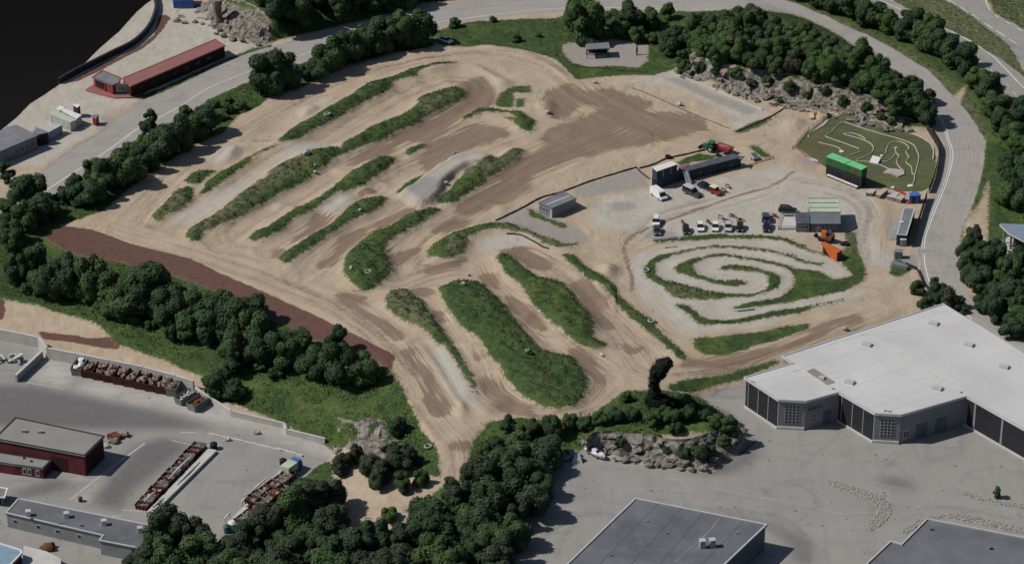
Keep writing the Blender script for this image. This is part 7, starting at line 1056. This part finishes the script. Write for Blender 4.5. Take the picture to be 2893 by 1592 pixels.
# fences
def fence(label,pts,h,mat,step=2.4,board=True,name='fence'):
    e=empty(name,label,'fence',(*pts[0],hat(*pts[0]))); s=spline(pts,step)
    for i,p in enumerate(s):
        z=hat(*p); part('post',MB().box((p[0],p[1],z+h/2),(.14,.14,h+.2)),mat,e)
        if i+1<len(s):
            a,b=Vector(p),Vector(s[i+1]); d=(b-a).normalized(); n_=Vector((-d.y,d.x))*.03; m=MB(); z2=hat(*s[i+1])
            for k in range(4 if board else 2):
                zz=.15+k*(h-.15)/(4 if board else 2); hb=(h-.15)/4*.93 if board else .12
                m.add([(*(a-n_+d*.08),z+zz),(*(b-n_-d*.08),z2+zz),(*(b+n_-d*.08),z2+zz),(*(a+n_+d*.08),z+zz),(*(a-n_+d*.08),z+zz+hb),(*(b-n_-d*.08),z2+zz+hb),(*(b+n_-d*.08),z2+zz+hb),(*(a+n_+d*.08),z+zz+hb)],[(3,2,1,0),(4,5,6,7),(0,1,5,4),(1,2,6,5),(2,3,7,6),(3,0,4,7)])
            part('boards',m,mat,e)
fence('dark board fence between model track and road',[(110.85,86.41),(111.65,81.14)]+[(112.35,75.23),(112.00,70.35),(109.37,57.72),(106.58,48.11)],2.0,MT['dtimber']); fence('dark board fence behind the long trailer',[(105.62,44.94),(103.60,37.67),(100.97,27.62),(98.76,18.38)],2.2,MT['dtimber']); fence('thin post fence along left rim of the turf',[(73.95,74.30),(75.75,78.40),(79.15,85.74),(81.95,90.19),(85.37,95.04)],1.1,MT['wood'],2.6,False); fence('low dark roadside fence below yard entrance',[(95.93,8.36),(98.33,6.12),(98.84,-0.57)]+[(99.72,-4.05)],1.0,MT['dtimber'],2.4); fence('thin post fence on the sand beyond container row',[(61.05,63.32),(63.64,65.50),(68.49,68.71)],.7,MT['wood'],3,False)
solid('entrance_board',MB().prism([(92.34,7.90),(92.98,9.92),(96.48,6.75),(95.88,6.17)],0,.9),MT['slate'],'dark sloping board beside the yard entrance','board',(*[(93.95,7.90)][0],0)); solid('white_post',MB().tube([(*[(91.35,4.64)][0],0),(*[(91.35,4.64)][0],2.2)],.12,6),MT['white'],'white post beside the yard entrance','post',(*[(91.35,4.64)][0],0))
# boats and lot things
def boat(label,c,f,L,Wd,m,dk):
    e=empty('boat',label,'boat',(*c,-3),head(c,f)); st=[(-.5,.85,.25),(-.2,1,.15),(.15,.95,.1),(.38,.55,.12),(.5,.04,.3)]; vs=[]; fs=[]
    for x,w2,k in st: vs+=[(x*L,-w2*Wd/2,1.25),(x*L,-w2*Wd*.32,.55+k*.2),(x*L,0,.4+k),(x*L,w2*Wd*.32,.55+k*.2),(x*L,w2*Wd/2,1.25)]
    for i in range(4):
        for j in range(4): fs.append((i*5+j,i*5+j+1,i*5+j+6,i*5+j+5))
    fs.append((0,1,2,3,4)); part('hull',MB().add(vs,fs+[(i*5,i*5+5,i*5+9,i*5+4) for i in range(4)]),MT[m],e,False); part('deck',MB().prism([(-.45*L,-.4*Wd),(.15*L,-.42*Wd),(.4*L,-.2*Wd),(.4*L,.2*Wd),(.15*L,.42*Wd),(-.45*L,.4*Wd)],1.26,1.36),MT[dk],e,False); part('cabin',MB().side([(-.15*L,1.37),(-.12*L,1.95),(.08*L,1.9),(.2*L,1.37)],Wd*.62,.15),MT[dk],e,False); part('windscreen',MB().side([(.08*L,1.5),(.07*L,1.86),(.1*L,1.86),(.17*L,1.5)],Wd*.5,.1),MT['glass'],e,False)
    for x in (-.3*L,.15*L): part('cradle',MB().box((x,0,.3),(.2,Wd*.7,.6)),MT['wood'],e,False)
c,f=[(18.27,-75.44),(19.68,-76.82)]; boat('white motor boat on cradle beside the rock knoll',c,f,5.6,2.2,'white','white'); c,f=[(12.61,-76.36),(12.00,-77.04)]; boat('grey covered boat at lot corner under trees',c,f,4.2,1.9,'tin','slate'); 
p=[(14.27,-77.27)][0]; e=empty('tarp_tent','small white peaked tarpaulin tent beside grey boat','tent',(*p,-3)); part('cover',MB().add([(p[0]-1.3,p[1]-1.3,-3),(p[0]+1.1,p[1]-1.3,-3),(p[0]+1.1,p[1]+1.3,-3),(p[0]-1.3,p[1]+1.3,-3),(p[0]-.6,p[1],-1.2),(p[0]+.5,p[1],-1.1)],[(0,1,5,4),(1,2,5),(2,3,4,5),(3,0,4),(3,2,1,0)]),MT['dirtywhite'],e); part('opening',MB().add([(p[0]+1.13,p[1]-.7,-2.98),(p[0]+1.13,p[1]+.6,-2.98),(p[0]+.62,p[1],-1.4)],[(0,1,2)]),MT['black'],e)
for pl,m_,lb in (([(13.86,-73.55),(14.48,-72.63),(15.44,-73.00),(14.94,-74.02)],'tan','tan board lying behind the boats'),([(19.37,-74.62),(20.22,-74.39),(21.40,-75.31),(21.14,-76.00),(20.18,-75.86)],'white','white board lying past the white boat'),([(15.43,-73.40),(17.13,-72.93),(17.35,-73.72),(16.37,-74.32)],'tin','grey sheet lying between boats and knoll')):
    solid('board',MB().prism(pl,-3.02,-2.8),MT[m_],lb,'board',(*cen(pl),-3))
solid('white_bag',MB().blob((0,0,.4),.6,2,.3,2,3),MT['dirtywhite'],'white bag lump left of the boats under trees','bag',(*[(10.24,-74.06)][0],-3),None,False,0,False)
q=[(50.44,-74.29),(53.85,-68.85)]; e=empty('bike_rack','low dark rail rack lying beside the knoll','rack',(*q[0],-3)); a,b=Vector(q[0]),Vector(q[1]); part('rail',MB().tube([(*a,-2.85),(*b,-2.85)],.09,6),MT['dtimber'],e); dd=Vector([(48.76,-72.44)][0])-Vector([(50.44,-74.29)][0])
for k in range(7): p=a+(b-a)*(k/6); part('bar',MB().tube([(*p,-2.88),(*(p+dd*.9),-2.9)],.06,5),MT['dtimber'],e)
def bed(pts,label,n,seed):
    R=random.Random(seed); xs=[p[0] for p in pts]; ys=[p[1] for p in pts]; m=MB(); k=0
    ins=lambda x,y: sum(((pts[i][1]>y)!=(pts[(i+1)%len(pts)][1]>y)) and x<(pts[(i+1)%len(pts)][0]-pts[i][0])*(y-pts[i][1])/(pts[(i+1)%len(pts)][1]-pts[i][1])+pts[i][0] for i in range(len(pts)))%2
    m.prism(pts,-3.05,-2.96)
    while k<n:
        x,y=R.uniform(min(xs),max(xs)),R.uniform(min(ys),max(ys))
        if ins(x,y): m.blob((x,y,-2.93),R.uniform(.13,.28),1,.35,2,k,(1.1,.9,.7)); k+=1
    solid('stone_bed',m,MT['stone'],label,'stone bed',(*cen(pts),-3),None,False,0,True,'stuff')
bed([(67.55,-85.86),(69.47,-85.64),(75.04,-88.97),(79.17,-92.05),(80.41,-95.55),(80.30,-98.57),(78.23,-102.43),(75.36,-105.40),(73.79,-104.97),(76.11,-100.72),(77.65,-97.28),(76.39,-93.80),(72.50,-90.74),(67.70,-86.75)],'curved bed of pale rubble stones in the lot',620,1); bed([(81.07,-105.82),(82.71,-103.70),(86.31,-100.72),(89.08,-99.00),(92.62,-98.57),(97.16,-99.43),(101.49,-101.57),(107.49,-104.13),(114.40,-107.50),(114.05,-109.59),(107.16,-106.24),(101.12,-104.13),(95.70,-101.57),(91.24,-100.29),(87.65,-101.15),(83.94,-104.97),(82.35,-106.66)],'long bed of pale stones along the stepped dark roof',620,2); bed([(95.78,-90.74),(96.79,-90.30),(100.54,-92.05),(104.97,-93.80),(108.89,-95.11),(116.10,-97.28),(115.89,-98.57),(108.65,-96.63),(103.60,-95.11),(99.24,-92.93)],'straight bed of pale stones near the white warehouse',330,3)
x,y,_=[(103.5,-92.5,1.1)][0]; tree(x,y,1.8,'mid_tall','tiny pointed green tree on a stone bed',None,'sapling','tree',.1)
# ---------------------------------------------------------------- markings
def marking(pts,w_,m,dash=None,dz=.035,name='road_marking'):
    s=spline(pts,.8); mm=MB(); acc=0; n=len(s); L_=[]
    for i,p in enumerate(s):
        d=(Vector(s[min(i+1,n-1)])-Vector(s[max(i-1,0)])).normalized(); nn=Vector((-d.y,d.x))*w_/2; L_.append(((p[0]+nn.x,p[1]+nn.y,hat(p[0]+nn.x,p[1]+nn.y)+dz),(p[0]-nn.x,p[1]-nn.y,hat(p[0]-nn.x,p[1]-nn.y)+dz)))
    for i in range(n-1):
        acc+=math.dist(s[i],s[i+1])
        if dash and (acc%(dash[0]+dash[1]))>dash[0]: continue
        mm.add([L_[i][0],L_[i+1][0],L_[i+1][1],L_[i][1]],[(3,2,1,0)])
    o=bpy.data.objects.new(name,mm.mesh(name,MT[m])); COL.objects.link(o); o['kind']='structure'
UP=[(-125.94,33.82),(-119.59,49.44),(-116.25,55.85),(-111.68,64.33),(-108.42,70.31),(-103.98,79.09)]+[(-100.97,85.82),(-95.92,93.51),(-89.97,102.05),(-83.56,113.69),(-72.38,125.64),(-64.33,131.74)]+[(-64.73,132.12),(-56.19,139.08),(-47.18,145.75),(-37.99,151.31),(-23.66,158.73),(-16.07,161.83),(-6.52,165.11),(5.54,168.83)]+[(4.83,168.41),(16.11,170.49),(30.61,170.74),(48.25,169.24)]
marking(UP,.24,'mark'); marking([(x+.25,y-.42) for x,y in UP[:9]],.16,'mark')
RT=[(98.15,133.89),(103.83,126.30),(108.99,117.78),(113.65,106.29),(115.17,97.04),(116.02,90.00),(116.05,79.09)]+[(115.84,70.98),(113.56,60.40),(110.86,50.71),(107.51,40.00),(104.66,30.76),(102.65,23.53),(101.51,17.00)]; marking(RT,.24,'mark'); marking([(x-.55,y+.1) for x,y in RT[4:]],.16,'mark'); marking([(101.21,14.65),(100.74,10.00),(100.64,5.40),(100.66,-0.73)]+[(101.69,-7.15)],.24,'mark'); marking([(101.69,-7.15),(105.15,-12.65),(108.29,-18.21)],.24,'mark')
marking([(106.73,180.16),(108.30,176.77),(113.89,169.24),(120.57,161.01),(128.60,149.74),(134.76,137.91),(137.82,127.16),(141.14,113.69),(147.36,92.10)],.3,'mark'); marking([(105.85,172.03),(114.39,162.64),(121.39,150.04),(127.31,140.25),(133.01,127.92),(136.94,115.17),(139.32,102.05),(143.27,85.13)],.26,'ymark',(2.2,3.2)); marking([(132.98,108.99),(134.41,104.34),(136.21,92.72)],.26,'mark'); marking([(128.40,176.78),(132.75,168.41),(137.84,156.95),(143.81,144.17)],.28,'mark',(4.5,2.0)); marking([(139.77,176.92),(139.46,172.57),(139.88,168.83)],.26,'mark'); marking([(140.62,165.11),(145.33,156.14),(150.40,148.13)],.28,'mark',(2.4,3.2))
for p,w_ in (([(33.36,-84.29),(37.21,-85.64)],.22),([(42.97,-88.31),(48.23,-90.74),(52.80,-92.49),(56.86,-93.37)],.16),([(48.99,-90.52),(54.72,-92.49),(62.65,-95.55),(69.36,-98.57),(75.87,-100.72)],.14),([(77.93,-86.22),(82.24,-87.86),(86.51,-89.63),(91.09,-92.49),(97.82,-94.68),(108.32,-98.79)],.12),([(86.17,-96.20),(88.68,-92.93)],.15)): marking(p,w_,'lotmark',None,.035,'lot_marking')
for k,p in enumerate([(29.70,-89.41),(44.14,-95.89),(47.29,-95.98),(56.80,-68.81),(79.55,-74.80),(81.62,-76.72),(96.36,-79.46),(79.60,-90.30),(79.83,-91.40),(65.20,-103.28),(60.15,-97.50),(106.39,-79.55)]): solid('manhole_cover',MB().tube([(*p,-3.03),(*p,-2.955)],.36,14),MT['slate'],'small round manhole cover set in the grey warehouse lot','manhole cover',(*p,-3),'manhole covers in the lot')
q=[(-67.38,135.43),(-66.87,135.97),(-65.80,134.97),(-66.35,134.04)]; solid('drain_cover',MB().prism(q,-.02,.05),MT['dtimber'],'dark square drain cover in the upper road','drain cover',(*cen(q),0))
for p,w_ in (([(-95.32,-86.83),(-91.88,-80.35),(-87.74,-73.07),(-81.82,-63.28)],.5),([(-74.44,-58.62),(-70.73,-58.76)],.5),([(-76.08,-61.86),(-74.00,-63.04),(-70.45,-64.22)],.3),([(-83.70,-90.79),(-79.14,-91.53)],.35),([(-85.52,-93.27),(-83.17,-93.27)],.4),([(-113.34,-35.97),(-105.36,-38.50),(-102.44,-39.51)],.3)): marking(p,w_,'lotmark',None,.035,'yard_marking')
kerbline('broken row of pale kerb stones along the yard road',[(-67.94,-59.57),(-62.86,-61.38),(-55.23,-64.79),(-50.79,-66.66)]+[(-52.64,-65.40),(-46.31,-68.90)],.3,.5,'pale','kerb_row')
# ---------------------------------------------------------------- rocks
def cliff(label,base,top,z0,z1,nu,nv,amp,seed,name='rock_face'):
    B_=spline(base,1); T_=spline(top,1); m=MB(); 
    for i in range(nu+1):
        t=i/nu; fb=t*(len(B_)-1); ft=t*(len(T_)-1); b=B_[min(int(fb),len(B_)-1)]; q=T_[min(int(ft),len(T_)-1)]
        for j in range(nv+1):
            s=j/nv; zz=(z0 if z0 is not None else hat(*b)-.3)*(1-s)+(z1 if z1 is not None else hat(*q)+.3)*s; x,y=b[0]*(1-s)+q[0]*s,b[1]*(1-s)+q[1]*s; P=Vector((x*.38+seed,y*.38,zz*.7)); c1=mnoise.cell(P*1.0); c2=mnoise.cell(P*2.3+Vector((9,3,1))); nn=mnoise.noise(P*1.6)
            w_=amp*math.sin(math.pi*min(1,max(0,.08+s*.9))); d=Vector((q[0]-b[0],q[1]-b[1])).normalized(); k=(-c1*.8-c2*.35+.3+nn*.4)*w_
            m.v.append((x+d.x*k+c2*.2*w_,y+d.y*k,zz+(c1-.5)*.5*w_))
    for i in range(nu):
        for j in range(nv): a=i*(nv+1)+j; m.f+=[(a,a+nv+1,a+nv+2),(a,a+nv+2,a+1)]
    c=B_[len(B_)//2]; R=random.Random(seed); off=(c[0],c[1],hat(*c)); e=empty(name,label,'rock face',off); part('face',m,MT['rock'],e)
    for k in range(int(nu*.5)):
        p=R.choice(B_); part('fallen_rock',MB().blob((p[0]+R.uniform(-1,1),p[1]+R.uniform(-1.6,.6),hat(*p)+.15),R.uniform(.3,1.0),1,.45,1.5,k,(1.2,.9,.75)),MT['rock'],e)
cliff('long blocky rock face below the wooded hill',[(45.60,122.87),(55.10,115.31),(61.32,109.80),(72.71,102.25),(82.00,97.36),(92.21,92.10),(101.19,86.57),(106.50,86.56)],[(47.66,131.52),(56.34,119.96),(66.95,114.78),(77.59,111.30),(87.89,105.17),(96.73,97.01),(102.26,92.95),(107.93,89.91)],None,None,170,14,2.1,5); cliff('rugged rock cliff at edge of the warehouse lot',[(15.70,-72.21),(20.93,-74.98),(22.81,-76.27),(28.74,-78.10),(34.64,-79.92),(38.38,-81.37),(41.75,-80.91),(44.57,-77.73),(47.78,-72.67),(50.58,-67.07)],[(16.28,-75.96),(18.03,-73.18),(21.88,-72.71),(25.22,-73.64),(29.99,-74.34),(33.75,-75.96),(38.30,-75.96),(42.00,-74.11),(45.74,-71.77),(49.00,-69.90)],-3.3,1.9,110,13,1.3,21); cliff('grey and tan rock cut beside road at upper left',[(-97.48,160.98),(-87.55,157.02),(-83.96,152.36),(-80.49,148.84),(-73.85,144.39),(-69.43,143.75)],[(-97.76,170.00),(-88.85,171.31),(-83.44,166.50),(-80.00,164.60),(-72.89,155.37),(-69.39,150.44)],None,None,48,9,1.4,33); cliff('small pale rock outcrop above the dull thicket',[(-38.80,-66.57),(-33.98,-70.75),(-30.46,-70.66),(-25.19,-70.39)],[(-39.10,-56.69),(-35.35,-60.04),(-31.77,-60.15),(-26.77,-63.22)],None,None,26,6,1.,44)
p=[(-84.96,156.93)][0]; solid('rock_pillar',MB().tube([(0,0,-.5),(.3,.2,2.2),(0,.1,5),(.2,0,7.5)],[1.6,1.1,1.3,1.7],9),MT['rock'],'upright rock pillar on the upper left rock cut','rock',G(p),None,False,0,False)
for k,(p,lb,s) in enumerate((([(51.69,123.83)][0],'big dark boulder at left end of hill rock face',2.2),([(48.15,124.80)][0],'grey boulder at the foot of hill rock face, left end',1.5),([(37.05,-79.55)][0],'pale boulder at foot of the lot cliff',1.5),([(34.96,-78.19)][0],'rounded grey boulder at foot of lot cliff',1.6),([(3.78,-38.60)][0],'sandy boulder on the big grass island',.8))): solid('boulder',MB().blob((0,0,.4*s),s,2,.4,1.2,k+60,(1.1,1,.85)),MT['rock'],lb,'boulder',G(p),None,False,0,False)
# small things along the tracks
for p,lb,s in (([(-53.42,66.04)][0],'grey-white sack heap on ridge beside grey lane',1.1),([(-51.11,61.25)][0],'white marker block on ridge below sack heap',.6),([(-50.98,58.05)][0],'white marker block lowest below the sack heap',.65),([(-38.30,34.82)][0],'white marker block on ridge left of grey table top',.5),([(-14.95,69.98)][0],'white marker block at top of the table top',.55),([(-38.92,3.62)][0],'white marker block beside tyre on the boot-shaped island',.55),([(-10.61,3.07)][0],'white marker block above the narrow grass ridge',.55),([(20.69,-36.46)][0],'white marker block near the leaning tree',.65),([(22.95,116.47)][0],'white marker block by the dirt bend below pad',.8),([(45.53,101.95)][0],'big grey-white concrete block on starting line',1.0),([(9.80,95.44)][0],'pale lump on top of small sand spur',.8),([(-16.89,51.75)][0],'grey stone lump on table top edge',.8),([(-5.59,-78.43)][0],'white block in scrub below dirt ramp',.7),([(77.99,-23.42)][0],'grey-white rubble lump behind white warehouse',.7),([(-11.67,-5.13)][0],'pale lump at top of the big grass island',.8)):
    solid('marker_block',MB().blob((0,0,s*.5),s*.85,1,.35,1.4,int(s*97)+len(lb),(1.2,.8,.9)),MT['dirtywhite'],lb,'marker block',G(p),None,False,random.random()*3,False)
for p,lb in (([(-49.68,91.96)][0],'pale tyre ring on the longest upper grass ridge'),([(-34.85,1.65)][0],'pale tyre ring on the boot-shaped grass island'),([(32.72,-20.73)][0],'pale tyre ring at the edge of grey oval lane'),([(32.52,4.99)][0],'small tyre ring at left end of oval ridge'),([(-18.37,-73.94)][0],'tyre ring at lower track exit')): solid('tyre',MB().ring((0,0,.22),.75,.22,18,7),MT['tin'],lb,'tyre',G(p),'tyres along the tracks',True,0,False)
solid('dark_board',MB().prism([(3.72,30.05),(4.41,30.62),(5.50,29.47),(4.67,28.48)],.0,.12),MT['black'],'black board lying on the grey pad','board',(*[(4.63,29.58)][0],0)); q=[(37.62,17.57),(40.63,18.09)]; solid('fallen_pole',MB().tube([(*q[0],hat(*q[0])+.2),((q[0][0]+q[1][0])/2,(q[0][1]+q[1][1])/2,hat(*q[0])+.2),(*q[1],hat(*q[1])+.2)],[.3,.1,.16],7),MT['dirtywhite'],'white pole lying on the oval outer lane','pole',(*q[0],0)); solid('pale_board',MB().prism([(52.44,-14.71),(57.19,-13.76),(57.04,-14.23),(53.34,-15.18)],0.2,.5),MT['dirtywhite'],'pale board lying under lower oval ridge','board',(*[(54.79,-14.50)][0],.2))
solid('flower_clump',MB().blob((0,0,.5),1.2,2,.4,2,2,(1.5,.8,.7)),paint('yellow_flowers',(.42,.30,.03),.9,.3,2.),'yellow flowering clump in scrub under lower bend','flowers',G([(1.46,-68.87)][0]),None,False,0,False)
# ---------------------------------------------------------------- grass tufts
def grass_tufts(n=90000):
    r=np.random.RandomState(3); gm=blur(ridge|gr,1); x=r.uniform(X0+1,X1-1,n*6); y=r.uniform(Y0+1,Y1-1,n*6); i=((x-X0)/ST).astype(int); j=((y-Y0)/ST).astype(int)
    k=(gm[j,i]+r.normal(0,.24,n*6)>.5)&(r.rand(n*6)<.9)&~raster(VOID)[j,i]; x,y,i,j=x[k][:n],y[k][:n],i[k][:n],j[k][:n]; n=len(x)
    z=H[j,i]-.05; a=r.uniform(0,6.28,n); s=r.uniform(.10,.24,n); h=r.uniform(.07,.22,n)*(.8+.6*ridge[j,i]); lx,ly=r.normal(0,.13,n),r.normal(0,.13,n); V=[];Q=[]
    for da in (0,1.6):
        c_,s_=np.cos(a+da)*s,np.sin(a+da)*s
        V.append(np.stack([np.stack([x-c_,y-s_,z],-1),np.stack([x+c_,y+s_,z],-1),np.stack([x+c_*.5+lx,y+s_*.5+ly,z+h],-1),np.stack([x-c_*.6+lx,y-s_*.6+ly,z+h*.85],-1)],1))
    V=np.concatenate(V).reshape(-1,3).astype(np.float32); f=np.arange(len(V),dtype=np.int32).reshape(-1,4); me=bpy.data.meshes.new('grass'); me.vertices.add(len(V)); me.vertices.foreach_set('co',V.ravel()); me.loops.add(f.size); me.loops.foreach_set('vertex_index',f.ravel()); me.polygons.add(len(f)); me.polygons.foreach_set('loop_start',np.arange(len(f),dtype=np.int32)*4); me.update(calc_edges=True)
    g=NT('grass_blades'); P=g.geo(); c=g.mix(g.rng(g.noise(P,.8,3),.35,.65),(.026,.05,.016),(.06,.10,.03)); c=g.mix(g.rng(g.noise(P,.15,3),.5,.7,0,.6),c,(.10,.13,.035)); c=g.mix(g.rng(g.noise(P,2.5,2),.56,.7,0,.7),c,(.15,.145,.07)); nn=g.t.nodes.new('ShaderNodeVectorMath'); nn.operation='MULTIPLY_ADD'; g.t.links.new(g.geo('Normal'),nn.inputs[0]); nn.inputs[1].default_value=(.35,.35,.35); nn.inputs[2].default_value=(0,0,1); g.t.links.new(nn.outputs[0],g.b.inputs['Normal']); me.materials.append(g.done(c))
    o=bpy.data.objects.new('grass',me); COL.objects.link(o); tag(o,'short green grass tufts over the ridges and banks','grass',None,'stuff')
def undergrowth(n=70000):
    r=np.random.RandomState(8); reg=blur(M(GRASS[2:5]+[GRASS[10]],0)*gr*(1-M(RED,1)),2); lump=smooth_noise(2.6,1.)+smooth_noise(6,1.2); x=r.uniform(X0+1,X1-1,n*7); y=r.uniform(Y0+1,Y1-1,n*7); i=((x-X0)/ST).astype(int); j=((y-Y0)/ST).astype(int)
    k=(reg[j,i]>.75)&(lump[j,i]+r.normal(0,.18,n*7)>-.12); x,y,i,j=x[k][:n],y[k][:n],i[k][:n],j[k][:n]; n=len(x); top=np.clip(lump[j,i]+.35,.1,1.3); z=H[j,i]+top*r.uniform(.15,1.,n)**.5
    nrm=np.stack([r.normal(0,.5,n),r.normal(0,.5,n)-.15,np.ones(n)],-1); nrm/=np.linalg.norm(nrm,axis=1)[:,None]; t1=np.cross(nrm,r.normal(0,1,(n,3))); t1/=np.linalg.norm(t1,axis=1)[:,None]; t2=np.cross(nrm,t1); L=r.uniform(.10,.30,n)[:,None]; P=np.stack([x,y,z],-1)
    V=np.stack([P-t1*L,P+t2*L*.75,P+t1*L,P-t2*L*.75],1).reshape(-1,3).astype(np.float32); f=np.arange(len(V),dtype=np.int32).reshape(-1,4); me=bpy.data.meshes.new('undergrowth'); me.vertices.add(len(V)); me.vertices.foreach_set('co',V.ravel()); me.loops.add(f.size); me.loops.foreach_set('vertex_index',f.ravel()); me.polygons.add(len(f)); me.polygons.foreach_set('loop_start',np.arange(len(f),dtype=np.int32)*4); me.update(calc_edges=True)
    at=me.attributes.new('tint','FLOAT','POINT'); at.data.foreach_set('value',np.repeat(r.uniform(.0,.6,n),4).astype(np.float32))
    g=NT('undergrowth_leaves'); Q=g.geo(); t=g.attr('tint'); c=g.mix(g.rng(g.m2('ADD',g.m2('MULTIPLY',t,.4),g.m2('MULTIPLY',g.noise(Q,.35,4,.6),.8)),.35,.75),(.022,.045,.014),(.062,.115,.028)); c=g.mix(g.rng(g.noise(Q,.09,3),.5,.66,0,.75),c,(.12,.165,.035)); me.materials.append(g.done(c))
    o=bpy.data.objects.new('undergrowth',me); COL.objects.link(o); tag(o,'rough bright green undergrowth over the slopes above the yard','undergrowth',None,'stuff')
undergrowth()
grass_tufts()
